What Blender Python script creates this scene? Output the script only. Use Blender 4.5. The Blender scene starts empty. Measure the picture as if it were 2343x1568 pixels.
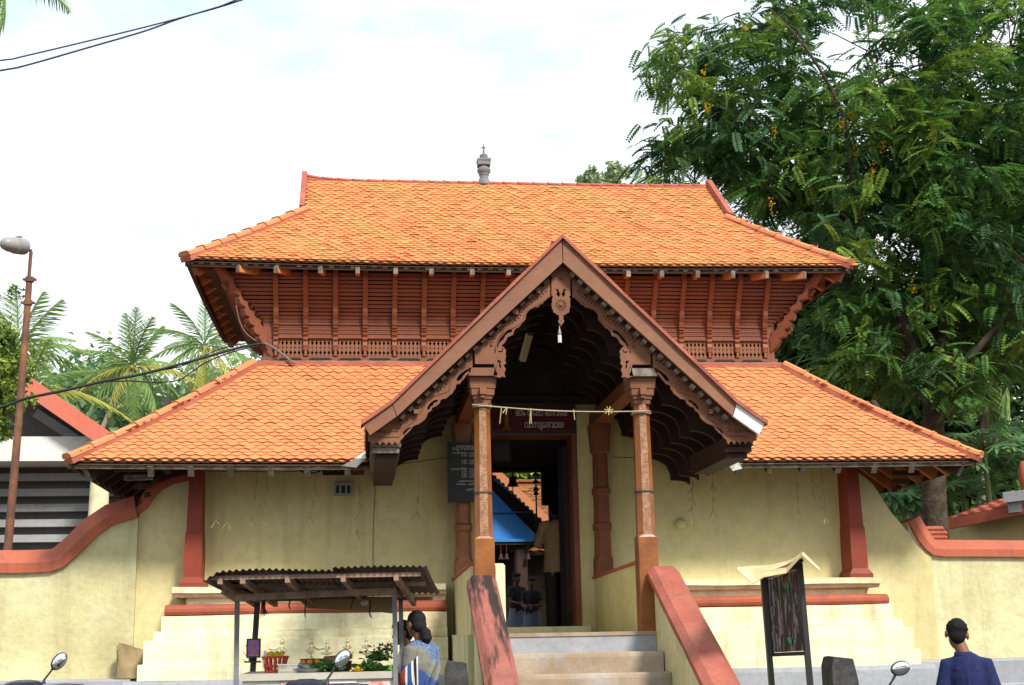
import bpy, bmesh, math, random
import numpy as np
from mathutils import Vector, Matrix
rnd = random.Random(7)
rng = np.random.default_rng(11)
scene = bpy.context.scene
COL = scene.collection
PI = math.pi

# ---------------------------------------------------------------- camera
CAM = Vector((-1.8896, -15.0, 1.5))
YAW, PITCH, ROLL, FPX = 0.112572, 0.216430, -0.018524, 3030.5     # FPX in units of a 2342 px wide picture
_cy, _sy = math.cos(YAW), math.sin(YAW)
FWD = Vector((_sy*math.cos(PITCH), _cy*math.cos(PITCH), math.sin(PITCH)))
_r = Vector((_cy, -_sy, 0)); _u = _r.cross(FWD)
RGT = math.cos(ROLL)*_r + math.sin(ROLL)*_u
UPV = -math.sin(ROLL)*_r + math.cos(ROLL)*_u
cd = bpy.data.cameras.new('camera'); co = bpy.data.objects.new('camera', cd); COL.objects.link(co)
cd.sensor_width = 36; cd.lens = FPX/2342*36; cd.clip_start = 0.1; cd.clip_end = 900
co.matrix_world = Matrix(((RGT.x, UPV.x, -FWD.x, CAM.x), (RGT.y, UPV.y, -FWD.y, CAM.y), (RGT.z, UPV.z, -FWD.z, CAM.z), (0, 0, 0, 1)))
scene.camera = co

# ---------------------------------------------------------------- world, sun, exposure
SUN_EL, SUN_AZ = math.radians(44), math.radians(26)    # azimuth measured to the right of straight behind the camera
scene.view_settings.view_transform = 'Standard'; scene.view_settings.look = 'None'
scene.view_settings.gamma = 1; scene.view_settings.use_curve_mapping = False
scene.view_settings.exposure = 0.85
W = bpy.data.worlds.new('World'); scene.world = W; W.use_nodes = True
nt = W.node_tree; nt.nodes.clear()
def wn(t, **k):
    n = nt.nodes.new(t)
    for a, b in k.items(): setattr(n, a, b)
    return n
sky = wn('ShaderNodeTexSky', sky_type='NISHITA', sun_disc=False, sun_elevation=SUN_EL, sun_rotation=PI-SUN_AZ)
tc = wn('ShaderNodeTexCoord')
mp = wn('ShaderNodeMapping'); mp.inputs['Scale'].default_value = (1, 1, 2.2); mp.inputs['Location'].default_value = (.55, .2, -.11)
n1 = wn('ShaderNodeTexNoise'); n1.inputs['Scale'].default_value = 3.2; n1.inputs['Detail'].default_value = 7; n1.inputs['Roughness'].default_value = .58
cr = wn('ShaderNodeValToRGB'); cr.color_ramp.elements[0].position = .36; cr.color_ramp.elements[1].position = .60
mx = wn('ShaderNodeMix', data_type='RGBA'); mx.inputs[7].default_value = (10.2, 10.6, 11.0, 1)
mx0 = wn('ShaderNodeMix', data_type='RGBA'); mx0.inputs[0].default_value = .8; mx0.inputs[7].default_value = (6.8, 8.4, 9.1, 1)
bg = wn('ShaderNodeBackground'); bg.inputs['Strength'].default_value = 0.08
wo = wn('ShaderNodeOutputWorld')
L = nt.links.new
L(tc.outputs['Generated'], mp.inputs['Vector']); L(mp.outputs['Vector'], n1.inputs['Vector']); L(n1.outputs['Fac'], cr.inputs['Fac'])
L(cr.outputs['Color'], mx.inputs[0]); L(sky.outputs['Color'], mx0.inputs[6]); L(mx0.outputs[2], mx.inputs[6]); L(mx.outputs[2], bg.inputs['Color']); L(bg.outputs[0], wo.inputs['Surface'])
sl = bpy.data.lights.new('sun', 'SUN'); so = bpy.data.objects.new('sun', sl); COL.objects.link(so)
sl.energy = 3.0; sl.angle = math.radians(11); sl.color = (1, .95, .86)
sdir = Vector((math.sin(SUN_AZ)*math.cos(SUN_EL), -math.cos(SUN_AZ)*math.cos(SUN_EL), math.sin(SUN_EL)))
so.rotation_euler = sdir.to_track_quat('Z', 'Y').to_euler(); so.location = (6, -20, 25)
scene.cycles.max_bounces = 6

# ---------------------------------------------------------------- helpers
def ray(u, v): return FWD + (u-1171)/FPX*RGT + (784-v)/FPX*UPV
def at(u, v, y):
    d = ray(u, v); return CAM + d*((y-CAM.y)/d.y)
def atx(u, v, x):
    d = ray(u, v); return CAM + d*((x-CAM.x)/d.x)
def atd(u, v, dep): return CAM + ray(u, v)*dep

def link(name, me, mat=None, parent=None, **kw):
    o = bpy.data.objects.new(name, me); COL.objects.link(o)
    if mat is not None and me is not None:
        if isinstance(mat, (list, tuple)):
            for m in mat: me.materials.append(m)
        else: me.materials.append(mat)
    if parent is not None:
        o.parent = parent
        o.location = -world_loc(parent)
    for k, v in kw.items(): o[k] = v
    return o
def world_loc(o):
    l = Vector(o.location); p = o.parent
    while p is not None: l = l + Vector(p.location); p = p.parent
    return l
def thing(name, label, cat, loc=(0, 0, 0), group=None, rz=0):
    o = bpy.data.objects.new(name, None); COL.objects.link(o); o.location = loc; o.rotation_euler.z = rz
    o.empty_display_size = .2
    o['label'] = label; o['category'] = cat
    if group: o['group'] = group
    return o
def tag(o, label, cat, group=None):
    o['label'] = label; o['category'] = cat
    if group: o['group'] = group
    return o
def dup(root, label=None):
    def cp(o, par):
        c = o.copy(); COL.objects.link(c)
        if par is not None: c.parent = par
        for ch in list(o.children): cp(ch, c)
        return c
    c = cp(root, None)
    if label: c['label'] = label
    return c

class MB:
    def __init__(s): s.v = []; s.f = []; s.m = []; s.mi = 0
    def add(s, vs, fs):
        b = len(s.v); s.v += [tuple(v) for v in vs]; s.f += [tuple(i+b for i in f) for f in fs]; s.m += [s.mi]*len(fs); return s
    def box(s, c, d, R=None):
        x, y, z = d[0]/2, d[1]/2, d[2]/2
        vs = [Vector(p) for p in ((-x,-y,-z),(x,-y,-z),(x,y,-z),(-x,y,-z),(-x,-y,z),(x,-y,z),(x,y,z),(-x,y,z))]
        if R is not None: vs = [R @ p for p in vs]
        c = Vector(c); return s.add([p+c for p in vs], [(3,2,1,0),(4,5,6,7),(0,1,5,4),(1,2,6,5),(2,3,7,6),(3,0,4,7)])
    def bx(s, x0, x1, y0, y1, z0, z1): return s.box(((x0+x1)/2,(y0+y1)/2,(z0+z1)/2),(abs(x1-x0),abs(y1-y0),abs(z1-z0)))
    def bar(s, a, b, w, h, up=(0,0,1)):
        a, b = Vector(a), Vector(b); d = (b-a).normalized(); sx = d.cross(Vector(up))
        if sx.length < 1e-4: sx = d.cross(Vector((0,1,0)))
        sx.normalize(); sz = sx.cross(d)
        vs = []
        for p in (a, b):
            for i, j in ((-1,-1),(1,-1),(1,1),(-1,1)): vs.append(p+sx*i*w/2+sz*j*h/2)
        return s.add(vs, [(0,1,2,3),(7,6,5,4),(4,5,1,0),(5,6,2,1),(6,7,3,2),(7,4,0,3)])
    def prism(s, pts, ext):
        """planar polygon pts (3D) extruded by vector ext"""
        n = len(pts); e = Vector(ext); a = [Vector(p) for p in pts]
        nr = Vector((0,0,0))
        for i in range(n): nr += a[i].cross(a[(i+1) % n])
        if nr.dot(e) > 0: a = a[::-1]
        vs = a + [p+e for p in a]
        return s.add(vs, [tuple(range(n)), tuple(range(2*n-1, n-1, -1))] + [(i, i+n, (i+1) % n+n, (i+1) % n) for i in range(n)])
    def loft(s, rings, cap=True, closed=True):
        k = len(rings[0]); vs = [p for r in rings for p in r]; fs = []
        for i in range(len(rings)-1):
            for j in range(k if closed else k-1):
                j2 = (j+1) % k; fs.append((i*k+j, i*k+j2, (i+1)*k+j2, (i+1)*k+j))
        if cap and closed: fs.append(tuple(range(k-1, -1, -1))); fs.append(tuple(range((len(rings)-1)*k, len(rings)*k)))
        return s.add(vs, fs)
    def tube(s, pts, r, n=8, cap=True, sq=None):
        pts = [Vector(p) for p in pts]; m = len(pts)
        rs = r if isinstance(r, (list, tuple)) else [r]*m
        rings = []; side = None
        for i, p in enumerate(pts):
            d = (pts[min(i+1, m-1)]-pts[max(i-1, 0)]).normalized()
            if side is None:
                side = d.cross(Vector((0, 0, 1)))
                if side.length < .05: side = d.cross(Vector((0, 1, 0)))
            side = (side - d*side.dot(d)).normalized(); u2 = side.cross(d)
            rings.append([p + side*math.cos(2*PI*j/n+PI/n)*rs[i] + u2*math.sin(2*PI*j/n+PI/n)*rs[i]*(sq or 1) for j in range(n)])
        return s.loft([list(reversed(q)) for q in rings], cap)
    def lathe(s, c, prof, n=16):
        c = Vector(c)
        return s.loft([[c+Vector((r*math.cos(2*PI*j/n), r*math.sin(2*PI*j/n), z)) for j in range(n)] for r, z in prof])
    def ell(s, c, r, n=12, m=8, R=None):
        c = Vector(c); rings = []
        for i in range(m+1):
            t = PI*(i/m) ; t = min(max(t, .02), PI-.02)
            ring = []
            for j in range(n):
                p = Vector((r[0]*math.sin(t)*math.cos(2*PI*j/n), r[1]*math.sin(t)*math.sin(2*PI*j/n), -r[2]*math.cos(t)))
                if R is not None: p = R @ p
                ring.append(c+p)
            rings.append(ring)
        return s.loft(rings)
    def sweep(s, path, prof, up=(0,0,1), cap=True):
        """prof: closed list of (a,b) in (side, up) axes"""
        path = [Vector(p) for p in path]; m = len(path); rings = []
        for i, p in enumerate(path):
            d = (path[min(i+1, m-1)]-path[max(i-1, 0)]).normalized(); sd = d.cross(Vector(up)).normalized(); uu = sd.cross(d)
            rings.append([p+sd*a+uu*b for a, b in prof])
        return s.loft(rings, cap)
    def mesh(s, name='mesh', smooth=False, angle=None):
        me = bpy.data.meshes.new(name); me.from_pydata(s.v, [], s.f)
        if any(s.m): me.polygons.foreach_set('material_index', s.m)
        me.validate(); bm = bmesh.new(); bm.from_mesh(me); bmesh.ops.recalc_face_normals(bm, faces=bm.faces); bm.to_mesh(me); bm.free()
        if smooth:
            me.polygons.foreach_set('use_smooth', [True]*len(me.polygons))
            if angle:
                try: me.set_sharp_from_angle(angle=angle)
                except Exception: pass
        me.update(); return me
    def build(s, name, mat, parent=None, smooth=False, angle=.7, **kw): return link(name, s.mesh(name, smooth, angle), mat, parent, **kw)

def plate_mesh(outer, holes, y, th, name='plate'):
    """flat board in an XZ plane with real holes cut through it"""
    cu = bpy.data.curves.new('tmp', 'CURVE'); cu.dimensions = '2D'; cu.fill_mode = 'BOTH'; cu.extrude = th/2
    for poly in [outer]+list(holes):
        sp = cu.splines.new('POLY'); sp.points.add(len(poly)-1); sp.use_cyclic_u = True
        for pt, q in zip(sp.points, poly): pt.co = (q[0], q[1], 0, 1)
    ob = bpy.data.objects.new('tmp', cu); COL.objects.link(ob)
    me = bpy.data.meshes.new_from_object(ob); bpy.data.objects.remove(ob); bpy.data.curves.remove(cu)
    n = len(me.vertices); a = np.empty(n*3); me.vertices.foreach_get('co', a); a = a.reshape(-1, 3)
    b = np.stack([a[:, 0], y-a[:, 2], a[:, 1]], -1); me.vertices.foreach_set('co', b.ravel()); me.name = name; me.update()
    bm = bmesh.new(); bm.from_mesh(me); bmesh.ops.remove_doubles(bm, verts=bm.verts, dist=1e-5); bmesh.ops.recalc_face_normals(bm, faces=bm.faces); bm.to_mesh(me); bm.free()
    return me

def rawmesh(name, V, F4=None, F3=None, mat=None, mi=None, smooth=False, attr=None):
    """numpy verts (N,3); F4/F3 index arrays"""
    me = bpy.data.meshes.new(name); V = np.asarray(V, dtype=np.float32)
    loops = []; starts = []; tot = 0
    for F in (F4, F3):
        if F is None or len(F) == 0: continue
        F = np.asarray(F, dtype=np.int32); k = F.shape[1]
        starts.append(np.arange(len(F))*k+tot); loops.append(F.ravel()); tot += F.size
    loops = np.concatenate(loops); starts = np.concatenate(starts)
    me.vertices.add(len(V)); me.vertices.foreach_set('co', V.ravel())
    me.loops.add(len(loops)); me.loops.foreach_set('vertex_index', loops.astype(np.int32))
    me.polygons.add(len(starts)); me.polygons.foreach_set('loop_start', starts.astype(np.int32))
    if mi is not None: me.polygons.foreach_set('material_index', np.asarray(mi, dtype=np.int32))
    me.polygons.foreach_set('use_smooth', np.full(len(starts), smooth))
    me.update(calc_edges=True)
    if mat is not None:
        for m in (mat if isinstance(mat, (list, tuple)) else [mat]): me.materials.append(m)
    return me
def scatter(tv, tf, mats, pos):
    """copies of a template (n,3)/(k,m) by matrices (N,3,3) and positions (N,3)"""
    V = np.einsum('nij,kj->nki', mats, tv) + pos[:, None, :]
    N = len(pos); F = tf[None] + (np.arange(N)*len(tv))[:, None, None]
    return V.reshape(-1, 3), F.reshape(-1, tf.shape[1])

# ---------------------------------------------------------------- materials
def mat(name, col, col2=None, rough=.8, scale=3, amt=.5, bump=0, bscale=30, spec=.3, island=0, dirt=None, dirt_amt=.5, streak=None, metal=0, fine=.12, trans=0, bdist=.01, cracks=None):
    m = bpy.data.materials.new(name); m.use_nodes = True; t = m.node_tree; N = t.nodes; lk = t.links.new
    b = N['Principled BSDF']; b.inputs['Roughness'].default_value = rough; b.inputs['Specular IOR Level'].default_value = spec; b.inputs['Metallic'].default_value = metal
    tcn = N.new('ShaderNodeTexCoord'); V = tcn.outputs['Object']
    def noise(sc, det=5, stretch=None, ro=.6):
        n = N.new('ShaderNodeTexNoise'); n.inputs['Scale'].default_value = sc; n.inputs['Detail'].default_value = det; n.inputs['Roughness'].default_value = ro
        if stretch:
            p = N.new('ShaderNodeMapping'); p.inputs['Scale'].default_value = stretch; lk(V, p.inputs['Vector']); lk(p.outputs[0], n.inputs['Vector'])
        else: lk(V, n.inputs['Vector'])
        return n.outputs['Fac']
    def ramp(f, a, c):
        r = N.new('ShaderNodeMapRange'); r.inputs[1].default_value = a; r.inputs[2].default_value = c; r.clamp = True; lk(f, r.inputs[0]); return r.outputs[0]
    def mixc(f, A, B, mode='MIX'):
        x = N.new('ShaderNodeMix'); x.data_type = 'RGBA'; x.blend_type = mode
        if isinstance(f, float): x.inputs[0].default_value = f
        else: lk(f, x.inputs[0])
        for s, c in ((6, A), (7, B)):
            if isinstance(c, tuple): x.inputs[s].default_value = (*c, 1)
            else: lk(c, x.inputs[s])
        return x.outputs[2]
    def math_(op, a, c):
        x = N.new('ShaderNodeMath'); x.operation = op
        for i, q in enumerate((a, c)):
            if isinstance(q, (int, float)): x.inputs[i].default_value = q
            else: lk(q, x.inputs[i])
        return x.outputs[0]
    col2 = col2 or tuple(c*.72 for c in col)
    C = mixc(math_('MULTIPLY', ramp(noise(scale), .35, .68), amt*1.6), col, col2)
    if fine:
        C = mixc(ramp(noise(scale*14, 4), .3, .75), C, tuple(c*(1-fine*2.2) for c in col2)) if False else mixc(math_('MULTIPLY', ramp(noise(scale*14, 4), .42, .75), fine*2.5), C, tuple(c*.55 for c in col2))
    if streak:
        f = ramp(noise(1, 6, streak[1:4], .65), streak[4], streak[5]); C = mixc(math_('MULTIPLY', f, streak[6]), C, streak[0])
    if dirt:
        f = ramp(noise(scale*.55, 8, None, .68), .52, .72); C = mixc(math_('MULTIPLY', f, dirt_amt), C, dirt)
    if island:
        g = N.new('ShaderNodeNewGeometry'); oi = N.new('ShaderNodeObjectInfo')
        r = math_('FRACT', math_('ADD', g.outputs['Random Per Island'], math_('MULTIPLY', oi.outputs['Random'], 7.31)), 0)
        h = N.new('ShaderNodeHueSaturation'); lk(C, h.inputs['Color'])
        lk(math_('ADD', math_('MULTIPLY', r, island), 1-island/2), h.inputs['Value'])
        lk(math_('ADD', math_('MULTIPLY', math_('FRACT', math_('MULTIPLY', r, 13.7), 0), .008), .496), h.inputs['Hue']); C = h.outputs[0]
    lk(C, b.inputs['Base Color'])
    if bump:
        bn = N.new('ShaderNodeBump'); bn.inputs['Strength'].default_value = bump; bn.inputs['Distance'].default_value = bdist
        hgt = noise(bscale, 5)
        if cracks:
            vo = N.new('ShaderNodeTexVoronoi'); vo.feature = 'DISTANCE_TO_EDGE'; vo.inputs['Scale'].default_value = 1
            p = N.new('ShaderNodeMapping'); p.inputs['Scale'].default_value = cracks; lk(V, p.inputs['Vector'])
            wv = N.new('ShaderNodeVectorMath'); wv.operation = 'ADD'; nn = N.new('ShaderNodeTexNoise'); nn.inputs['Scale'].default_value = 2.2; lk(V, nn.inputs['Vector'])
            lk(p.outputs[0], wv.inputs[0]); lk(nn.outputs['Color'], wv.inputs[1]); lk(wv.outputs[0], vo.inputs['Vector'])
            hgt = math_('ADD', math_('MULTIPLY', hgt, .35), math_('MULTIPLY', ramp(vo.outputs['Distance'], 0, .014), .09))
        lk(hgt, bn.inputs['Height']); lk(bn.outputs[0], b.inputs['Normal'])
    if trans:
        tr = N.new('ShaderNodeBsdfTranslucent'); lk(C, tr.inputs['Color']); ms = N.new('ShaderNodeMixShader'); ms.inputs[0].default_value = trans
        lk(b.outputs[0], ms.inputs[1]); lk(tr.outputs[0], ms.inputs[2]); lk(ms.outputs[0], N['Material Output'].inputs['Surface'])
    return m
YEL = (.64, .55, .245); YEL2 = (.56, .47, .19)
M = {}
M['wall'] = mat('yellow_limewash', (.68, .60, .335), (.60, .51, .25), .92, .7, .7, .4, 12, .1, dirt=(.30, .25, .12), dirt_amt=.4, streak=((.27, .22, .10), 4, 4, .35, .54, .78, .5), bdist=.015)
M['wall_rough'] = mat('rough_yellow_limewash', (.66, .625, .39), (.56, .51, .28), .92, 1.1, .8, .45, 4, .1, dirt=(.33, .26, .13), dirt_amt=.6, streak=((.30, .25, .13), 3.5, 3.5, .35, .5, .75, .6), bdist=.06)
M['plinth'] = mat('cream_limewash', (.80, .765, .53), (.74, .68, .42), .92, 1.6, .5, .5, 14, .1, dirt=(.42, .29, .14), dirt_amt=.7, streak=((.36, .27, .14), 4, 4, .45, .5, .72, .65), bdist=.015)
M['red'] = mat('red_oxide_paint', (.44, .115, .06), (.36, .085, .045), .7, 2, .6, .3, 30, .3, dirt=(.13, .06, .045), dirt_amt=.6, streak=((.16, .065, .05), 6, 6, .6, .5, .74, .55))
M['redp'] = mat('red_pillar_paint', (.27, .042, .02), (.21, .032, .015), .6, 3, .6, .3, 30, .35, dirt=(.12, .03, .02), dirt_amt=.3)
M['rail'] = mat('worn_red_coping_paint', (.40, .13, .09), (.31, .09, .065), .85, 2.6, .8, .6, 22, .2, dirt=(.15, .075, .06), dirt_amt=.75, streak=((.16, .08, .065), 9, 9, 9, .56, .68, .6))
M['rail_b'] = mat('blackened_red_coping_paint', (.38, .13, .095), (.28, .095, .075), .75, 2.2, .7, .4, 26, .3, dirt=(.05, .04, .04), dirt_amt=.7, streak=((.022, .02, .02), 6, .7, .4, .47, .56, .97))
M['grey'] = mat('grey_cement_wash', (.36, .37, .40), (.28, .29, .32), .9, 1.5, .6, .4, 20, .2, dirt=(.17, .17, .17), dirt_amt=.5)
M['step'] = mat('worn_cement_step', (.40, .33, .26), (.30, .22, .15), .9, 2.5, .8, .5, 24, .2, dirt=(.2, .15, .11), dirt_amt=.6, streak=((.33, .35, .38), 3, 3, 3, .55, .7, .5))
M['tile'] = mat('terracotta_tile', (.57, .222, .092), (.535, .20, .08), .8, .8, .5, .15, 60, .2, island=.06, dirt=(.42, .14, .06), dirt_amt=.35)
M['tile_u'] = mat('terracotta_tile_upper', (.60, .245, .092), (.57, .222, .082), .8, .8, .5, .15, 60, .2, island=.075, dirt=(.48, .17, .07), dirt_amt=.35)
M['hip'] = mat('terracotta_ridge_tile', (.58, .225, .10), (.51, .18, .075), .75, 3, .6, .2, 40, .25, island=.25)
M['mortar'] = mat('red_mortar', (.34, .085, .05), (.42, .15, .10), .85, 5, .6, .4, 40, .2)
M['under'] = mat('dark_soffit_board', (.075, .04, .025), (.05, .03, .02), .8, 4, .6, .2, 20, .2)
M['weather'] = mat('weathered_grey_timber', (.30, .25, .20), (.13, .10, .08), .9, 9, .8, .5, 30, .15)
M['wood'] = mat('painted_brown_timber', (.215, .062, .023), (.16, .044, .016), .6, 3, .6, .2, 24, .4, dirt=(.12, .045, .025), dirt_amt=.4)
M['woodl'] = mat('louvre_timber', (.215, .055, .02), (.16, .04, .015), .6, 2.2, .7, .2, 24, .4, island=.3, dirt=(.15, .05, .03), dirt_amt=.35)
M['wooda'] = mat('orange_timber', (.50, .19, .06), (.42, .14, .045), .6, 4, .6, .2, 24, .4, island=.2)
M['dark'] = mat('dark_timber', (.05, .021, .013), (.03, .014, .01), .75, 4, .6, .2, 24, .35, island=.2)
M['carve'] = mat('carved_rosy_timber', (.235, .098, .052), (.175, .068, .037), .7, 4, .6, .3, 40, .3, dirt=(.12, .06, .045), dirt_amt=.4)
M['barge'] = mat('bargeboard_timber', (.25, .108, .056), (.185, .076, .04), .65, 2.5, .7, .25, 24, .35, dirt=(.22, .11, .07), dirt_amt=.5)
M['post'] = mat('varnished_post', (.30, .10, .018), (.20, .06, .012), .38, 5, .7, .3, 30, .5, dirt=(.12, .05, .02), dirt_amt=.5)
M['postf'] = mat('pale_sheen_varnish', (.40, .20, .09), (.22, .09, .035), .35, 26, .9, .9, 90, .6, dirt=(.1, .05, .03), dirt_amt=.5, bdist=.01)  # paler base carries the reflection on the front of the posts
M['stone'] = mat('grey_stone', (.23, .24, .25), (.15, .15, .17), .8, 8, .8, .4, 30, .3)
M['granite'] = mat('dark_granite', (.075, .072, .07), (.035, .034, .034), .75, 12, .9, .7, 60, .35, fine=.3, bdist=.01)
M['black'] = mat('black_board', (.012, .013, .014), (.02, .02, .02), .45, 5, .6, .1, 20, .4)
M['white'] = mat('white_paint', (.78, .77, .74), (.66, .65, .62), .8, 3, .6, .15, 20, .2)
M['int'] = mat('shaded_interior', (.05, .038, .025), (.03, .025, .018), .9, 3, .6, .1, 10, .1)  # near-black base puts the shade of the interiors into the colour
M['asphalt'] = mat('asphalt', (.055, .055, .055), (.04, .04, .04), .9, 2, .7, .5, 80, .2)
M['pave'] = mat('dusty_pavement', (.15, .125, .10), (.10, .085, .07), .95, 2, .7, .4, 30, .1)
M['earth'] = mat('packed_earth', (.13, .10, .07), (.09, .07, .05), .95, 1, .7, .4, 20, .1)
M['iron'] = mat('blue_grey_iron', (.22, .23, .25), (.14, .14, .15), .55, 6, .7, .2, 40, .4, dirt=(.14, .07, .04), dirt_amt=.5)
M['blackiron'] = mat('black_iron', (.018, .018, .02), (.03, .028, .026), .4, 6, .6, .1, 40, .5)
M['rust'] = mat('rusty_pole', (.22, .085, .05), (.12, .06, .04), .75, 6, .9, .5, 40, .3, dirt=(.36, .2, .04), dirt_amt=.5)
M['sheet'] = mat('rusty_corrugated_sheet', (.16, .095, .065), (.09, .06, .048), .7, 5, .9, .3, 30, .3, dirt=(.2, .17, .15), dirt_amt=.4)
M['rawwood'] = mat('grey_brown_stall_timber', (.40, .27, .19), (.24, .155, .11), .85, 7, .8, .4, 40, .2)
M['cable'] = mat('black_cable', (.012, .012, .016), rough=.6)
M['cable_b'] = mat('blue_black_cable', (.02, .03, .09), rough=.6)
def linkl(name, me, m, parent, **kw):
    o = bpy.data.objects.new(name, me); COL.objects.link(o)
    if m is not None and not len(me.materials): me.materials.append(m)
    o.parent = parent
    for k, v in kw.items(): o[k] = v
    return o
GZ = -0.1
# ---------------------------------------------------------------- ground
gb = MB(); gb.add([(-320, -120, GZ-.01), (320, -120, GZ-.01), (320, 420, GZ-.01), (-320, 420, GZ-.01)], [(0, 1, 2, 3)])
gb.build('ground', M['earth'], kind='structure')
rb = MB(); rb.add([(-60, -30, GZ), (60, -30, GZ), (60, -3.55, GZ), (-60, -3.55, GZ)], [(0, 1, 2, 3)]); rb.build('road', M['asphalt'], kind='structure')
pv = MB(); pv.bx(-40, -.96, -7.2, -.30, GZ, .15); pv.bx(1.06, 2.2, -4.95, -.30, GZ, .15) if False else None
pv.build('pavement', M['pave'], kind='structure')
# raised temple yard behind the walls (floor level with the gate)
yb = MB(); yb.bx(-40, 40, .6, 60, GZ, 1.12); yb.build('temple_yard', M['earth'], kind='structure')

# ---------------------------------------------------------------- gatehouse
GATE = thing('temple_gatehouse', 'two-tiered gatehouse with orange tiled roofs, carved brown gallery and gabled porch over the steps', 'gatehouse', (0, 2, GZ))
DX0, DX1, DZ0, DZ1 = -.487, .487, 1.56, 3.74
WY = .15
def wall_quad(x0, x1, z0, z1, mb, y0=WY, y1=.5): mb.bx(x0, x1, y0, y1, z0, z1)
fw_ = MB()
WX = 3.78
fw_.bx(-WX, DX0-.06, WY, .5, 1.1, 4.25); fw_.bx(DX1+.06, WX, WY, .5, 1.1, 4.25); fw_.bx(DX0-.06, DX1+.06, WY, .5, 3.80, 4.25); fw_.bx(DX0-.06, DX1+.06, WY, .5, 1.1, 1.5)
fw_.build('facade_wall', M['wall'], GATE)
# side and back walls, passage
ow = MB()
ow.bx(-WX, -WX+.3, .5, 3.6, 1.1, 4.25); ow.bx(WX-.3, WX, .5, 3.6, 1.1, 4.25); ow.bx(-WX, -1.3, 3.6, 3.9, 1.1, 4.25); ow.bx(1.3, WX, 3.6, 3.9, 1.1, 4.25)
ow.build('rear_wall', M['wall'], GATE, kind='stuff')
OX1, OZ1 = at(1304, 1200, 3.6).x, at(1180, 1076, 3.6).z
for x0, x1, y0, y1, z0, z1 in ((-1.3, -1.2, .5, 3.6, 1.5, 3.9), (1.2, 1.3, .5, 3.6, 1.5, 3.9), (-1.3, 1.3, .5, 3.9, 3.8, 3.9), (-1.2, 1.2, 3.6, 3.9, OZ1, 3.8), (OX1, 1.2, 3.6, 3.9, 1.5, OZ1), (-1.2, -.75, 3.6, 3.9, 1.5, OZ1)):
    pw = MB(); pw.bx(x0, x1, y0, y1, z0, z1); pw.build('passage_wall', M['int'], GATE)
fl = MB(); fl.bx(-1.3, 1.3, -.05, 3.9, 1.12, 1.5); fl.build('passage_floor', M['step'], GATE)
# door frame, sill, pilaster
df = MB(); df.bx(DX1, DX1+.06, .06, .46, 1.5, 3.74); df.bx(DX0-.06, DX0, .06, .46, 1.5, 3.74); df.bx(DX0-.06, DX1+.06, .06, .46, 3.74, 3.80)
df.build('door_frame', M['wooda'] if False else M['wood'], GATE)
ds = MB(); ds.bx(-.62, .62, -.1, .25, 1.5, 1.572); ds.build('door_sill', M['plinth'], GATE)
for sx in (1, -1):
    pl = MB(); pl.bx(sx*.551, sx*.741, .07, WY, 1.5, 4.0); pl.build('door_pilaster', M['wall'], GATE)
    leaf = MB(); R = Matrix.Rotation(sx*math.radians(84), 3, 'Z')
    leaf.box((sx*.47, .72, 2.62), (.05, .48, 2.1)); leaf.build('door_leaf', M['dark'], GATE)
# plinth: stacked mouldings, each its own course, interrupted by the stair
def course(name, x, y, z0, z1, m, prof=None, x_in=1.0):
    for sx in (-1, 1):
        mb = MB(); n = 9
        xs = [sx*(x_in+(x-x_in)*i/(n-1)) for i in range(n)]
        rings = []
        for i, xx in enumerate(xs):
            j = rnd.uniform(-.006, .006); k = rnd.uniform(-.008, .008); yf = y+k; h = z1-z0
            if prof == 'round': pts = [(yf+.07, 0), (yf+.02, .0+.12*h), (yf, .35*h), (yf, .62*h), (yf+.03, .9*h), (yf+.08, h)]
            elif prof == 'lip': pts = [(yf+.05, 0), (yf+.03, .3*h), (yf, .42*h), (yf, h*.95), (yf+.02, h)]
            else: pts = [(yf, 0), (yf-.004, h*.5), (yf+.002, h*.96), (yf+.018, h)]
            pts = pts+[(.3, h), (.3, 0)]
            if i == n-1 and prof == 'round': xx -= sx*.0
            rings.append([(xx, a, z0+b+j*(b > 0)) for a, b in pts])
        mb.loft(rings); mb.build(name, m, GATE)
course('plinth_cap', 3.94, -.25, 1.945, 2.056, M['plinth'], 'lip')
course('plinth_neck', 3.80, -.13, 1.872, 1.945, M['plinth'])
course('plinth_band', 4.0, -.32, 1.752, 1.872, M['red'], 'round')
course('plinth_course', 4.02, -.36, 1.585, 1.752, M['plinth'])
course('plinth_course', 4.09, -.43, 1.492, 1.585, M['plinth'])
course('plinth_block', 4.17, -.52, 1.255, 1.492, M['plinth'])
course('plinth_block', 4.22, -.55, 1.09, 1.255, M['plinth'])
course('plinth_base', 4.35, -.62, GZ, 1.09, M['grey'])
# faint relief figures on the left block
def relief(cx, cz, s, flip=1, pose=0):
    mb = MB(); y = -.525
    def P(a, b): return (cx+flip*a*s, y, cz+b*s)
    def limb(pts, r): mb.tube([P(*p) for p in pts], [r*s*.9]*len(pts), 6, True, .8)
    mb.ell((cx, y, cz+.82*s), (.08*s, .03, .1*s)); mb.ell((cx, y, cz+.95*s), (.04*s, .02, .09*s), 8, 6)
    limb([(0, .72), (.02, .5), (-.03, .3)], .1)
    if pose == 0: limb([(-.02, .32), (-.12, .16), (-.06, 0)], .07); limb([(0, .3), (.12, .15), (.18, 0)], .07); limb([(.05, .66), (.3, .52), (.55, .56)], .05); limb([(-.05, .66), (-.2, .5), (-.12, .4)], .05)
    else: limb([(-.02, .32), (-.3, .2), (.05, .14)], .08); limb([(0, .3), (.3, .22), (0, .12)], .08); limb([(.05, .66), (.22, .5), (.1, .4)], .05); limb([(-.05, .66), (-.22, .5), (-.1, .4)], .05)
    mb.build('relief_figure', M['plinth'], GATE, True, None)
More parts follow.
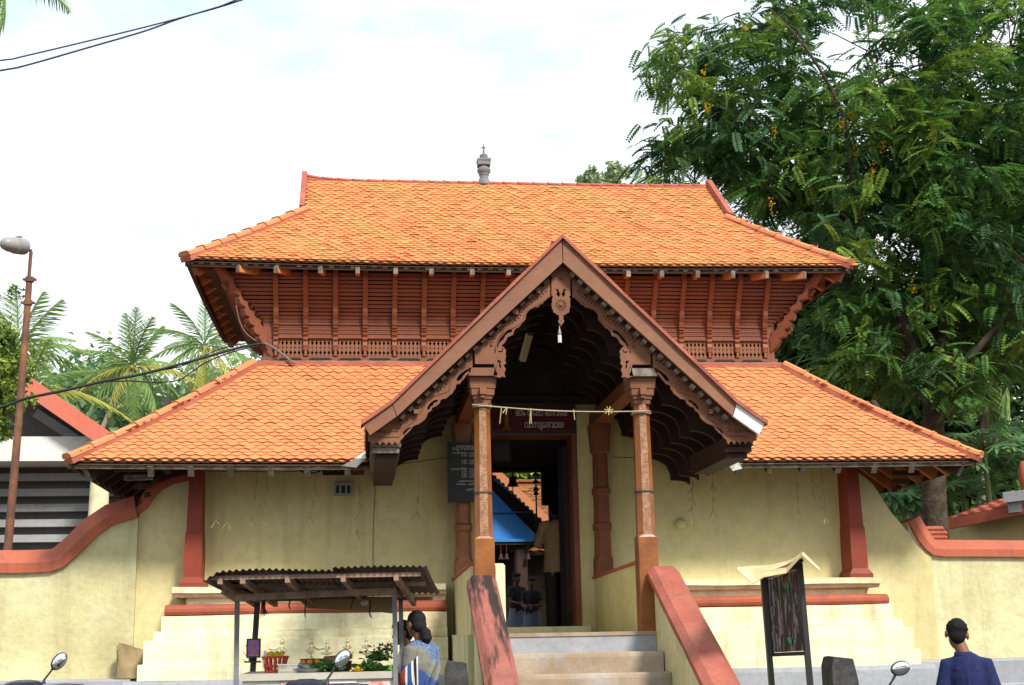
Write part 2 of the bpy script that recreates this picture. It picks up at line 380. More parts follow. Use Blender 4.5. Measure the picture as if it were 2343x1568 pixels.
for u, v0, v1, fl_, ps in ((565, 1515, 1465, 1, 0), (645, 1515, 1457, -1, 0), (712, 1513, 1457, 1, 0), (748, 1500, 1462, 1, 1), (795, 1500, 1458, 1, 1), (838, 1500, 1455, -1, 1)):
    a = at(u, v0, -.52); b = at(u, v1, -.52); relief(a.x, a.z, (b.z-a.z)/1.03, fl_, ps)
# engaged red pillars on the plinth
for sx in (-1, 1):
    mb = MB()
    def sq(z, w, d, x): return [(x-w/2, -.17-d, z), (x+w/2, -.17-d, z), (x+w/2, .16, z), (x-w/2, .16, z)]
    x = sx*3.74
    rr = [sq(2.05, .27, .05, x), sq(2.10, .27, .05, x), sq(2.16, .185, .02, x), sq(2.20, .188, .02, x), sq(2.36, .19, .02, x), sq(2.62, .178, .015, x), sq(2.66, .16, 0, x), sq(3.30, .138, -.01, x), sq(3.42, .142, -.01, x)]
    mb.loft(rr); mb.build('wall_pillar', M['redp'], GATE)
    br = MB(); pts = [(x, 3.33), (x+(-sx)*.10, 3.38), (x+(-sx)*.19, 3.47), (x+(-sx)*.24, 3.60), (x, 3.60)]
    br.prism([(a, -.17, b) for a, b in pts], (0, .3, 0)); br.build('pillar_bracket', M['redp'], GATE)

# vents, meter boxes, globe lamp on the facade
vb = thing('vent_grille', 'small grey block vent with three upright slots on the yellow wall left of the porch', 'vent', at(785, 1120, WY))
c = at(785, 1120, WY)
m_ = MB(); w, h = .21, .15
for dx in (-w/2+.012, w/2-.012): m_.box((c.x+dx, WY-.012, c.z), (.024, .03, h))
for dz in (-h/2+.015, h/2-.015): m_.box((c.x, WY-.012, c.z+dz), (w-.05, .03, .03))
for dx in (-.033, .033): m_.box((c.x+dx, WY-.012, c.z), (.022, .03, h-.06))
m_.build('frame', M['grey'], vb); q = MB(); q.box((c.x, WY-.004, c.z), (w-.04, .006, h-.05)); q.build('opening', M['black'], vb)
c = at(762, 1072, WY)
mbx = thing('meter_box', 'dark wooden meter board with three slots fixed high under the left eave', 'meter box', c)
q = MB(); q.box((c.x, WY-.035, c.z), (.23, .07, .16)); q.build('board', M['dark'], mbx)
for k in range(3):
    q = MB(); q.box((c.x+(-.06+.06*k), WY-.075, c.z+.01), (.03, .014, .09)); q.build('switch', M['iron'], mbx)
c2 = c+Vector((.24, 0, -.01)); fb = thing('fuse_box', 'brown fuse box beside the meter board under the left eave', 'fuse box', c2)
q = MB(); q.box((c2.x, WY-.04, c2.z), (.22, .08, .14)); q.build('case', M['wood'], fb); q = MB(); q.box((c2.x, WY-.082, c2.z-.03), (.03, .01, .02)); q.build('latch', M['iron'], fb)
c = at(1554, 1198, WY)
gl = thing('globe_lamp', 'small round cream wall lamp on the yellow wall right of the porch', 'lamp', c)
q = MB(); q.ell((c.x, c.y-.06, c.z), (.07, .06, .06)); q.build('globe', mat('cream_glass', (.62, .55, .28), rough=.25, spec=.5), gl, True, None); q = MB(); q.lathe((c.x, c.y-.02, c.z), [(.04, -.03), (.04, .03)], 12); q.build('base', M['plinth'], gl)

# ---------------------------------------------------------------- stair
LZ = 1.5; RISE, TREAD = .1755, .30; SX0, SX1 = -.70, .80
stair = MB(); stair.bx(-.95, .97, -2.62, -.1, GZ, 1.5-.0); stair.build('porch_floor', M['wall_rough'], GATE)
for i in range(9):
    zt = LZ-RISE*(i+1); zb = zt-RISE
    if zt < GZ+.02: break
    y1 = -2.62-TREAD*i; y0 = y1-TREAD; mb = MB(); n = 7; rings = []
    for k in range(n):
        x = SX0+(SX1-SX0)*k/(n-1); j = rnd.uniform(-.008, .008)
        rings.append([(x, y0+.012+j, GZ), (x, y0+j, zt-.04), (x, y0+j+.008, zt-.012), (x, y0+.03+j, zt+.001), (x, y1+.02, zt-.002), (x, y1+.02, GZ)])
    mb.loft(rings); mb.build('step', M['step'], GATE)
mb = MB(); mb.bx(SX0, SX1, -2.634, -2.621, LZ-RISE-.01, 1.47); mb.build('landing_riser', M['grey'], GATE)
# landing nosing
mb = MB(); mb.bx(SX0, SX1, -2.645, -2.55, 1.47, 1.504); mb.build('landing_edge', M['step'], GATE)
# sloping stair walls with red copings
SL = RISE/TREAD*.86
def stairwall(x0, x1, ztop, mcap, name):
    ys = -2.62; ye = ys-(ztop-.35)/SL
    mb = MB(); wy = []
    n = 14
    rings = []
    for k in range(n+1):
        y = ys+(ye-ys)*k/n; z = ztop-(ys-y)*SL; jj = rnd.uniform(-.012, .012)
        rings.append([(x0+.05+jj, y, GZ), (x0+.05+jj*.6, y, z-.10), (x1-.05-jj, y, z-.10), (x1-.05-jj*.5, y, GZ)])
    mb.loft(rings); w = mb.build('stair_wall', M['wall_rough'], GATE)
    cp = MB(); rings = []
    for k in range(n+1):
        y = ys+.02+(ye-ys-.02)*k/n; z = ztop-(ys-y)*SL; j = rnd.uniform(-.005, .005)
        rings.append([(x0+j, y, z-.12), (x1+j, y, z-.12), (x1+.004, y, z-.055), (x1-.055, y, z+j), (x0+.055, y, z+j), (x0-.004, y, z-.055)])
    cp.loft(rings); cp.build('coping', mcap, w)
stairwall(-.947, -.677, 2.03, M['rail_b'], 'left'); stairwall(.757, 1.049, 2.09, M['rail'], 'right')
# porch parapets between front and back pillars
for x0, x1 in ((-.90, -.70), (.70, .86)):
    mb = MB(); mb.prism([(x0, -2.38, 1.5), (x0, -2.38, 2.13), (x0, -1.5, 2.12), (x0, .06, 2.09), (x0, .06, 1.5)], (x1-x0, 0, 0)); p_ = mb.build('parapet', M['wall'], GATE)
    mb = MB(); mb.prism([(x0-.02, -2.38, 2.132), (x0-.02, -2.38, 2.16), (x0-.02, .06, 2.12), (x0-.02, .06, 2.092)], (x1-x0+.04, 0, 0)); mb.build('coping', M['red'], p_)
mb = MB(); mb.prism([(-.665, -2.44, 1.52), (-.665, -2.44, 2.13), (-.665, -2.25, 2.16), (-.665, -2.25, 1.52)], (.09, 0, 0)); mb.build('stair_post_stub', M['plinth'], GATE)

# ---------------------------------------------------------------- compound walls
def wallcurve(name, label, outline, y0, y1, cop, coph, copw, m=None, drop=None):
    w = thing(name, label, 'wall', (sum(p[0] for p in outline)/len(outline), (y0+y1)/2, GZ), None)
    mb = MB(); mb.prism([(a, y0, b) for a, b in outline], (0, y1-y0, 0)); mb.build('masonry', M['wall_rough'], w)
    if cop:
        cb = MB(); rings = []
        for i, (a, b) in enumerate(cop):
            p = Vector(cop[min(i+1, len(cop)-1)])-Vector(cop[max(i-1, 0)]); p.normalize(); nx, nz = -p.y, p.x
            if nz < 0: nx, nz = -nx, -nz
            yc = (y0+y1)/2; hw = (y1-y0)/2+copw
            prof = [(-hw, 0), (-hw, coph*.42), (-hw*.55, coph), (hw*.55, coph), (hw, coph*.42), (hw, 0)]
            rings.append([(a+nx*k, yc+q, b+nz*k) for q, k in prof])
        cb.loft(rings); cb.build('coping', M['red'], w)
    return w
YW = .12
def atc(pts, y=YW): return [(at(u, v, y).x, at(u, v, y).z) for u, v in pts]
lc = [(-60, 1313), (0, 1312), (60, 1312), (120, 1309), (150, 1298), (185, 1268), (225, 1228), (262, 1202), (300, 1190), (318, 1185)]
lo = atc(lc)
out = [(lo[0][0]-6, GZ), (lo[0][0]-6, lo[0][1])]+lo+[(lo[-1][0], GZ)]
wallcurve('compound_wall', 'yellow compound wall with red coping sweeping up to the gatehouse on its left', out, YW-.06, YW+.30, [(lo[0][0]-6, lo[0][1])]+lo, .25, .05)
lc2 = [(318, 1178), (338, 1162), (352, 1140), (372, 1120), (400, 1107), (440, 1099)]
l2 = atc(lc2)
wing = MB(); wing.prism([(a, YW, b) for a, b in [(l2[0][0], GZ)]+l2+[(-WX, l2[-1][1]), (-WX, GZ)]], (0, .3, 0)); wl = wing.build('wing_wall', M['wall'], GATE)
cb = MB(); rings = []
for i, (a, b) in enumerate(l2):
    p = Vector(l2[min(i+1, len(l2)-1)])-Vector(l2[max(i-1, 0)]); p.normalize(); nx, nz = -p.y, p.x
    rings.append([(a+nx*k, q, b+nz*k) for q, k in ((YW-.05, -.0), (YW-.05, .07), (YW+.05, .14), (YW+.3, .14), (YW+.3, 0))])
cb.loft(rings); cb.build('coping', M['red'], wl)
rc = [(1955, 1078), (1975, 1090), (1998, 1110), (2020, 1145), (2040, 1175), (2062, 1200), (2080, 1222), (2100, 1250), (2118, 1268), (2130, 1275)]
r2 = atc(rc)
wing = MB(); wing.prism([(a, YW, b) for a, b in [(WX, GZ), (WX, r2[0][1])]+r2+[(r2[-1][0], GZ)]], (0, .3, 0)); wing.build('wing_wall', M['wall'], GATE)
rc2 = [(2075, 1195), (2087, 1218), (2100, 1240), (2115, 1258), (2132, 1271), (2160, 1274), (2250, 1274), (2342, 1275), (2420, 1276)]
r3 = atc(rc2, YW+.02)
out = [(r3[0][0], GZ)]+r3+[(r3[-1][0]+8, r3[-1][1]), (r3[-1][0]+8, GZ)]
wallcurve('compound_wall', 'yellow compound wall with red coping running off to the right behind the man in blue', out, YW+.02, YW+.34, r3+[(r3[-1][0]+8, r3[-1][1])], .20, .05)
# grey ledge at the foot of the walls
for x0, x1, zt, lab in ((-14, -4.33, 1.115, 'grey cement ledge along the foot of the left compound wall'), (4.33, 14, 1.125, 'grey cement ledge along the foot of the right compound wall')):
    mb = MB(); xs = [x0+(x1-x0)*k/10 for k in range(11)]
    mb.loft([[(x, -.34+rnd.uniform(-.01, .01), GZ), (x, -.34, zt-.28), (x, -.32, zt-.265), (x, -.32, zt-.02), (x, -.28, zt+rnd.uniform(-.01, .01)), (x, .2, zt), (x, .2, GZ)] for x in xs]); tag(mb.build('cement_ledge', M['grey']), lab, 'ledge')
# ---------------------------------------------------------------- tiled roofs
V3 = Vector
def tile_template(w, L, amp, th):
    n = 7; xs = [-.5*w*.985+w*.985*i/(n-1) for i in range(n)]
    edge = [amp*(.5-.5*math.cos(2*PI*(i/(n-1)-.5))) for i in range(n)]    # joints higher than the middle
    zz = [.006*math.cos(PI*(i/(n-1)-.5)) for i in range(n)]
    lift = .019
    v = []; f = []
    for i in range(n): v.append((xs[i], edge[i], lift+zz[i]))
    for i in range(n): v.append((xs[i], L, .004+zz[i]))
    for i in range(n): v.append((xs[i], edge[i]+.002, lift+zz[i]-th))
    for i in range(n-1):
        f.append((i, i+1, n+i+1, n+i)); f.append((2*n+i, 2*n+i+1, i+1, i))
    f.append((0, n, 2*n, 2*n)); 
    return np.array(v, dtype=np.float32), np.array([q for q in f if len(set(q)) == 4], dtype=np.int32)
def frames(P, rows, w, jit, skip=None, first_double=True):
    """tile frames over a roof plane P(s,t): returns list of (pos, 3x3, row)"""
    out = []
    t0s = [P(.5, r/rows) for r in range(rows+1)]
    for r in range(rows):
        t = r/rows; a, b = P(0, t), P(1, t); wid = (b-a).length
        if wid < w: continue
        n = int(wid/w)+2; off = (r % 2)*.5
        for k in range(-n//2-1, n//2+2):
            s = .5+(k+off)*w/wid
            if s < -.2*w/wid or s > 1+.2*w/wid: continue
            s = min(max(s, 0), 1)
            p = P(s, t); ex = (P(min(s+.01, 1), t)-P(max(s-.01, 0), t)).normalized(); up = P(.5, min(t+1.6/rows, 1.0))-P(.5, min(t, 1-1.6/rows))
            nrm = ex.cross(up).normalized(); ey = nrm.cross(ex).normalized()
            if skip and skip(p): continue
            a_ = rnd.gauss(0, jit); ex2 = (ex+ey*a_).normalized(); ey2 = nrm.cross(ex2)
            tl = rnd.gauss(0, .035); ey3 = (ey2+nrm*tl).normalized(); n3 = ex2.cross(ey3)
            pos = p+nrm*rnd.uniform(0, .004)+ey*rnd.gauss(0, .0022)
            out.append((pos, np.array(((ex2.x, ey3.x, n3.x), (ex2.y, ey3.y, n3.y), (ex2.z, ey3.z, n3.z)), dtype=np.float32), r))
    return out
def tiles_mesh(fr, tpl, m):
    mats = np.stack([f[1] for f in fr]); pos = np.array([tuple(f[0]) for f in fr], dtype=np.float32)
    V, F = scatter(tpl[0], tpl[1], mats, pos); return rawmesh('roof_tiles', V, F4=F, mat=m)
def lerp(a, b, t): return a+(b-a)*t
def plane(Lp, Rp, sag=0, bow=0):
    """Lp,Rp: polylines [(t,Vector)] for left and right edges"""
    def ev(pl, t):
        for (t0, a), (t1, b) in zip(pl, pl[1:]):
            if t <= t1: return lerp(a, b, (t-t0)/(t1-t0))
        return pl[-1][1].copy()
    ax = ev(Rp, 0)-ev(Lp, 0); upv = ev(Lp, 1)-ev(Lp, 0); nr = ax.cross(upv).normalized()
    def P(s, t):
        p = lerp(ev(Lp, t), ev(Rp, t), s)
        q = (1-(2*s-1)**2)
        p = p-Vector((0, 0, sag*(1-t)**2*q)) - nr*bow*(math.sin(PI*min(max(t, 0), 1)))*(1)
        return p
    return P
def sheet(P, name, m, parent, off=-.02, nu=24, nv=10, th=.03, skip=None):
    V = []; 
    for j in range(nv+1):
        for i in range(nu+1): V.append(P(i/nu, j/nv)+Vector((0, 0, off)))
    F = [(j*(nu+1)+i, j*(nu+1)+i+1, (j+1)*(nu+1)+i+1, (j+1)*(nu+1)+i) for j in range(nv) for i in range(nu)]
    if skip: F = [f for f in F if not skip(sum((V[k] for k in f), V3((0, 0, 0)))/4)]
    n = len(V); V2 = [p-Vector((0, 0, th)) for p in V]
    mb = MB(); mb.add(V+V2, F+[tuple(n+k for k in reversed(f)) for f in F]); return mb.build(name, m, parent)
# lower roof corners and top line
LEL, LER = V3((-4.956, -.9, 3.345)), V3((4.955, -.9, 3.335)); LTL, LTR = V3((-3.19, .38, 4.63)), V3((3.19, .38, 4.63)); LBK = 4.9
UEL, UER = V3((-3.95, -.1, 5.77)), V3((3.93, -.1, 5.785)); GFL, GFR = V3((-2.672, 1.2, 6.825)), V3((2.83, 1.2, 6.81)); URL, URR = V3((-2.683, 2.0, 7.465)), V3((2.775, 2.0, 7.455)); UBK = 4.1
lowF = plane([(0, LEL), (1, LTL)], [(0, LER), (1, LTR)], .025, .05)
upF = plane([(0, UEL), (.62, GFL), (1, URL)], [(0, UER), (.62, GFR), (1, URR)], .04, .05)
def yy(p, y): return V3((p.x, y, p.z))
lowL = plane([(0, yy(LEL, LBK)), (1, yy(LTL, 3.62))], [(0, LEL), (1, LTL)], .025, .05)
lowR = plane([(0, LER), (1, LTR)], [(0, yy(LER, LBK)), (1, yy(LTR, 3.62))], .025, .05)
upL = plane([(0, yy(UEL, UBK)), (1, yy(GFL, 2.8))], [(0, UEL), (1, GFL)], .04, .04)
upR = plane([(0, UER), (1, GFR)], [(0, yy(UER, UBK)), (1, yy(GFR, 2.8))], .04, .04)
lowB = plane([(0, yy(LER, LBK)), (1, yy(LTR, 3.62))], [(0, yy(LEL, LBK)), (1, yy(LTL, 3.62))], .025, .05)
upB = plane([(0, yy(UER, UBK)), (.62, yy(GFR, 2.8)), (1, URR)], [(0, yy(UEL, UBK)), (.62, yy(GFL, 2.8)), (1, URL)], .04, .05)
PORCH_HALF = lambda z: max(0.0, (5.2-z)/.98)         # half width of the porch roof at height z
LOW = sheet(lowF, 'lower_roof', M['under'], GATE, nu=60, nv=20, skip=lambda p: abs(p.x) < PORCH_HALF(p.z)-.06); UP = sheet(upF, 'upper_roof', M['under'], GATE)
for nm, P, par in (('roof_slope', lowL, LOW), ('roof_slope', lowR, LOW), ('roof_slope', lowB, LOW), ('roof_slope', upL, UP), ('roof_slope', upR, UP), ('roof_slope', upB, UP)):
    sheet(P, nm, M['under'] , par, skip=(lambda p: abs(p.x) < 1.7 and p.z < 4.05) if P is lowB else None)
TW1, TW2 = .122, .107
tp1 = tile_template(TW1, .10, .030, .013); tp2 = tile_template(TW2, .10, .026, .012)
skipl = lambda p: abs(p.x) < PORCH_HALF(p.z)-.12 and p.y > -1.5
fl_ = frames(lowF, 29, TW1, .02, skipl)
# extra drip course at the eave
def eave_course(P, w, dz, dy):
    out = []
    for pos, R_, r in frames(P, 29, w, .015, skipl):
        if r == 0: out.append((pos+V3((w*.5, 0, -.028)), R_, 0))
    return out
fl_ += eave_course(lowF, TW1, 0, 0)
cand = sorted([f for f in fl_ if f[2] >= 1 and abs(f[0].x) > 1.75], key=lambda f: (V3(f[0])-CAM).length)[:300]
ids = set(id(f) for f in cand)
tme = rawmesh('roof_tile', tp1[0], F4=tp1[1], mat=M['tile'])
for pos, R_, r in cand:
    o = bpy.data.objects.new('roof_tile', tme); COL.objects.link(o); o.parent = LOW
    o.matrix_local = Matrix(((R_[0][0], R_[0][1], R_[0][2], pos.x), (R_[1][0], R_[1][1], R_[1][2], pos.y), (R_[2][0], R_[2][1], R_[2][2], pos.z), (0, 0, 0, 1)))
rest = [f for f in fl_ if id(f) not in ids]
rest += frames(lowL, 29, TW1, .02) + frames(lowR, 29, TW1, .02)
link('roof_tiles', tiles_mesh(rest, tp1, M['tile']), None, LOW, kind='stuff')
fu = frames(upF, 42, TW2, .03)+[(p+V3((TW2*.5, 0, -.025)), R_, 0) for p, R_, r in frames(upF, 42, TW2, .02) if r == 0]
fu += frames(upL, 24, TW2, .02)+frames(upR, 24, TW2, .02)
link('roof_tiles', tiles_mesh(fu, tp2, M['tile_u']), None, UP, kind='stuff')
# hips and ridge
hipprof = [(-.098, -.028), (-.09, .01), (-.055, .032), (.055, .032), (.09, .01), (.098, -.028)]
def cap_tile_mesh(L, m, sc=1.0):
    mb = MB(); rings = []
    for k, (y, e) in enumerate(((0, 1.0), (L*.06, 1.0), (L*.061, .93), (L*1.08, .86))):
        rings.append([(a*sc*e, y, b*sc*e+(.014 if k < 2 else .008)-y*.02) for a, b in hipprof])
    mb.loft(rings); me = mb.mesh('ridge_tile'); me.materials.append(m); return me
cap_h = cap_tile_mesh(.27, M['hip']); cap_r = cap_tile_mesh(.20, M['mortar'], .62)
def caprun(path, me, step, parent, lift=.02):
    """tiles laid from the lower end upward"""
    path = [V3(p) for p in path]; d = [0]
    for a, b in zip(path, path[1:]): d.append(d[-1]+(b-a).length)
    def pt(x):
        for i in range(len(d)-1):
            if x <= d[i+1] or i == len(d)-2: return lerp(path[i], path[i+1], (x-d[i])/(d[i+1]-d[i]))
    n = int(d[-1]/step)
    for k in range(n):
        x = d[-1]*k/n; p = pt(x); e = (pt(min(x+step, d[-1]))-p).normalized(); sd = e.cross(V3((0, 0, 1))).normalized(); u = sd.cross(e)
        p = p+u*lift
        j = rnd.gauss(0, .012); e2 = (e+sd*j).normalized(); sd = e2.cross(u).normalized(); u2 = sd.cross(e2)
        o = bpy.data.objects.new('ridge_tile', me); COL.objects.link(o); o.parent = parent
        o.matrix_local = Matrix(((sd.x, e2.x, u2.x, p.x), (sd.y, e2.y, u2.y, p.y), (sd.z, e2.z, u2.z, p.z), (0, 0, 0, 1)))
def edge(P, s, t0, t1, n=8): return [P(s, t0+(t1-t0)*i/n) for i in range(n+1)]
def mortar(path, parent, w=.088, up=.012):
    mb = MB(); mb.sweep([p+V3((0, 0, .0)) for p in path], [(-w, -.05), (-w, up*.3), (-.04, up+.005), (.04, up+.005), (w, up*.3), (w, -.05)]); mb.build('hip_mortar', M['mortar'], parent)
for P, s, t1, par in ((lowF, 0, 1, LOW), (lowF, 1, 1, LOW), (upF, 0, .62, UP), (upF, 1, .62, UP)):
    path = edge(P, s, 0.0, t1); caprun(path, cap_h, .262, par, .03); mortar(path, par)
for P, s, t1, par in ((lowB, 0, 1, LOW), (lowB, 1, 1, LOW), (upB, 0, .62, UP), (upB, 1, .62, UP)):
    caprun(edge(P, s, 0, t1), cap_h, .262, par, .03)
ridge = [URL+V3((0, 0, .035)), URL+V3((.25, 0, .0)), URL+V3((.7, 0, -.015)), lerp(URL, URR, .4)+V3((0, 0, -.012)), lerp(URL, URR, .8)+V3((0, 0, -.005)), URR+V3((0, 0, .02))]
caprun(ridge, cap_r, .2, UP, .012)
mortar([p+V3((0, 0, -.03)) for p in ridge], UP, .06, .03)
# verges of the small gables
for Pf, Rg, sx in ((GFL, URL, -1), (GFR, URR, 1)):
    for back in (0, 1):
        a = V3((Pf.x, Pf.y if not back else 2.8, Pf.z)); b = V3(Rg)+V3((0, 0, .06))
        mb = MB(); mb.bar(a+V3((sx*.03, 0, -.02)), b+V3((sx*.03, 0, .02)), .07, .10); mb.build('gable_verge', M['rail'], UP)
    g = MB(); g.prism([(Pf.x-sx*.05, 1.25, Pf.z-.05), (Rg.x-sx*.05, 2.0, Rg.z-.02), (Pf.x-sx*.05, 2.75, Pf.z-.05)], (sx*.03, 0, 0)); g.build('gable_wall', M['wood'], UP)
# red flashing where the lower roof meets the gallery
mb = MB(); mb.bar(LTL+V3((-.05, .0, .0)), LTR+V3((.05, .0, .0)), .10, .05); mb.build('flashing', M['mortar'], LOW)
# stone finial
fc = at(1107, 418, 2.0); fc.z = 7.44
fin = thing('roof_finial', 'grey stone pot-shaped finial with square slab and tiny figure on the top ridge', 'finial', fc)
mb = MB(); mb.lathe(fc, [(.085, 0), (.088, .02), (.075, .06), (.062, .09), (.06, .13), (.068, .14), (.066, .155), (.088, .185), (.092, .205), (.09, .225), (.066, .26), (.05, .275)], 20); mb.build('stone_pot', M['stone'], fin, True)
mb = MB(); mb.box(fc+V3((0, 0, .305)), (.17, .17, .06)); mb.box(fc+V3((0, 0, .348)), (.185, .185, .028)); mb.build('slab', M['stone'], fin)
mb = MB(); mb.lathe(fc, [(.055, .362), (.055, .43), (.03, .45), (.004, .456)], 8); mb.build('block', M['stone'], fin)
mb = MB(); mb.lathe(fc, [(.006, .45), (.012, .47), (.014, .50), (.008, .515), (.018, .53), (.012, .56), (.004, .60)], 8); mb.tube([fc+V3((-.028, 0, .535)), fc+V3((-.02, 0, .548)), fc+V3((.02, 0, .548)), fc+V3((.028, 0, .535))], .008, 6); mb.build('figurine', M['stone'], fin, True)

# eave boards and rafters
def eaveboard(P, dz, h, m, parent, yin=.03, seg=12, s0=0, s1=1):
    pth = [P(s0+(s1-s0)*i/seg, 0) for i in range(seg+1)]; mb = MB()
    a, b = pth[0], pth[-1]; dr = (b-a).normalized(); inn = V3((-dr.y, dr.x, 0))
    mb.loft([[p+inn*yin+V3((0, 0, dz)), p+inn*(yin+.035)+V3((0, 0, dz)), p+inn*(yin+.035)+V3((0, 0, dz-h)), p+inn*yin+V3((0, 0, dz-h))] for p in pth])
    mb.build('eave_board', m, parent)
    nb = MB(); L_ = (b-a).length; n = int(L_/.122)
    for k in range(n):
        p = P(s0+(s1-s0)*(k+.5)/n, 0)+inn*(yin-.006)+V3((0, 0, dz-.022+rnd.uniform(-.004, .004)))
        if rnd.random() < .12: continue
        nb.box(p, (.055 if abs(dr.x) > .5 else .012, .012 if abs(dr.x) > .5 else .055, .03))
    nb.build('eave_plaster', M['weather'], parent, kind='stuff')
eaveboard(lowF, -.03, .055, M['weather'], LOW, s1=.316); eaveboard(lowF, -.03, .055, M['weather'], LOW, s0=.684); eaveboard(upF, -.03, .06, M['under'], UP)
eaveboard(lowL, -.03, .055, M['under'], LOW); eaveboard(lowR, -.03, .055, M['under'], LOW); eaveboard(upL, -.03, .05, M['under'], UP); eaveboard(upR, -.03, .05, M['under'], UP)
def rafter(a, b, w, h, m, mend, parent):
    a, b = V3(a), V3(b); mb = MB(); mb.bar(a, b, w, h); r = mb.build('rafter', m, parent)
    d = (a-b).normalized(); e = MB(); e.bar(a+d*.004, a+d*.016, w*1.02, h*1.02); e.build('rafter_end', mend, parent)
for u in (345, 437, 528, 620, 703, 795, 1690, 1760, 1837, 1917, 2000, 2085):
    p = at(u, 1070, -.84); rafter((p.x, -.84, 3.235), (p.x, .15, 4.11), .062, .13, M['dark'], M['weather'], LOW)
for sx in (-1, 1):
    m2 = M['dark'] if sx < 0 else M['wooda']
    for k in range(12):
        y = -.35+.42*k; q_ = (.42, .85, 1)[min(k, 2)]
        rafter((sx*4.84, y, 3.25), (sx*(4.84-1.06*q_), y, 3.25+.78*q_), .07, .13, m2, M['weather'], LOW)
    rafter((sx*4.78, -.74, 3.22), (sx*3.75, .0, 3.93), .10, .15, M['dark'], M['weather'], LOW)
    # bracing timbers stacked under the eave corner
    for k in range(5):
        z = 3.40-.082*k; xo = 4.66-.09*k; yo = -.50+.11*k
        mb = MB(); mb.bar((sx*(4.12+.03*k), yo, z), (sx*xo, yo-.02, z-.01), .07, .055); mb.build('eave_beam', M['dark'] if k % 2 else M['weather'] if sx < 0 and k == 2 else M['dark'], LOW)
    for x_, z in ((4.22, 3.50), (4.02, 3.60)):
        mb = MB(); mb.bx(sx*(x_-.05), sx*(x_+.05), -.5, 4.5, z-.05, z+.05); mb.build('eave_beam', M['dark'], LOW)
for u in (545, 632, 733, 818, 905, 987, 1080, 1163, 1437, 1513, 1595, 1675, 1752, 1838):
    p = at(u, 616, -.07); fan = .35*max(0, abs(p.x)-2.2)*(1 if p.x < 0 else -1)
    rafter((p.x, -.07, 5.655), (p.x+fan, .34, 5.70), .05, .085, M['wooda'], M['weather'], UP)
for sx in (-1, 1):
    for k in range(9):
        y = .22+.43*k; q_ = .3 if k in (0, 8) else 1
        rafter((sx*3.86, y, 5.69), (sx*(3.86-.81*q_), y, 5.69+.58*q_), .06, .11, M['wooda'], M['wood'], UP)
    rafter((sx*3.84, .02, 5.66), (sx*3.1, .72, 6.20), .08, .12, M['wood'], M['wood'], UP); rafter((sx*3.84, 3.98, 5.66), (sx*3.1, 3.3, 6.20), .08, .12, M['wood'], M['wood'], UP)
# ---------------------------------------------------------------- carved upper gallery
GX, GY, GB = 3.08, .42, 3.58        # half width, front y, back y of the gallery body
core = MB(); core.bx(-GX+.12, GX-.12, GY+.12, GB-.12, 4.3, 5.2)
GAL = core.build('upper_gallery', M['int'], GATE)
NS = 13; Z0, Z1 = 5.135, 5.675
def gcurve(t):          # outward lean and height of the louvred skirt
    g = .35*t+.65*(t*t*(3-2*t)); return .29*g, Z0+(Z1-Z0)*t
def skirt_rect(t, off=0):
    o, z = gcurve(t); k = o*1.75
    return (-GX-k, GX+k, GY-o+off, GB+o, z)
# dark backing
mb = MB()
for side in range(4):
    rings = []
    for i in range(9):
        x0, x1, y0, y1, z = skirt_rect(i/8, .05); x0 += .05; x1 -= .05
        c = [((x0, y0, z), (x1, y0, z)), ((x1, y0, z), (x1, y1, z)), ((x1, y1, z), (x0, y1, z)), ((x0, y1, z), (x0, y0, z))][side]; rings.append(c)
    b = len(mb.v)
    mb.add([p for r in rings for p in r], [(2*i, 2*i+1, 2*i+3, 2*i+2) for i in range(8)])
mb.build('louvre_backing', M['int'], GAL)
for i in range(NS):
    t = (i+.5)/NS; x0, x1, y0, y1, z = skirt_rect(t); th = .034 if i % 4 else .040
    o1, _ = gcurve(min(t+.03, 1)); o0, _ = gcurve(max(t-.03, 0)); tilt = math.atan2(o1-o0, .06*(Z1-Z0))*.6
    R = Matrix.Rotation(tilt, 3, 'X')
    mb = MB(); mb.box(((x0+x1)/2, y0, z), (x1-x0, .03, th), R); mb.build('louvre_slat', M['woodl'], GAL)
    mb = MB(); mb.box((x0, (y0+y1)/2, z), (.03, y1-y0, th)); mb.build('louvre_slat', M['woodl'], GAL)
    mb = MB(); mb.box((x1, (y0+y1)/2, z), (.03, y1-y0, th)); mb.build('louvre_slat', M['woodl'], GAL)
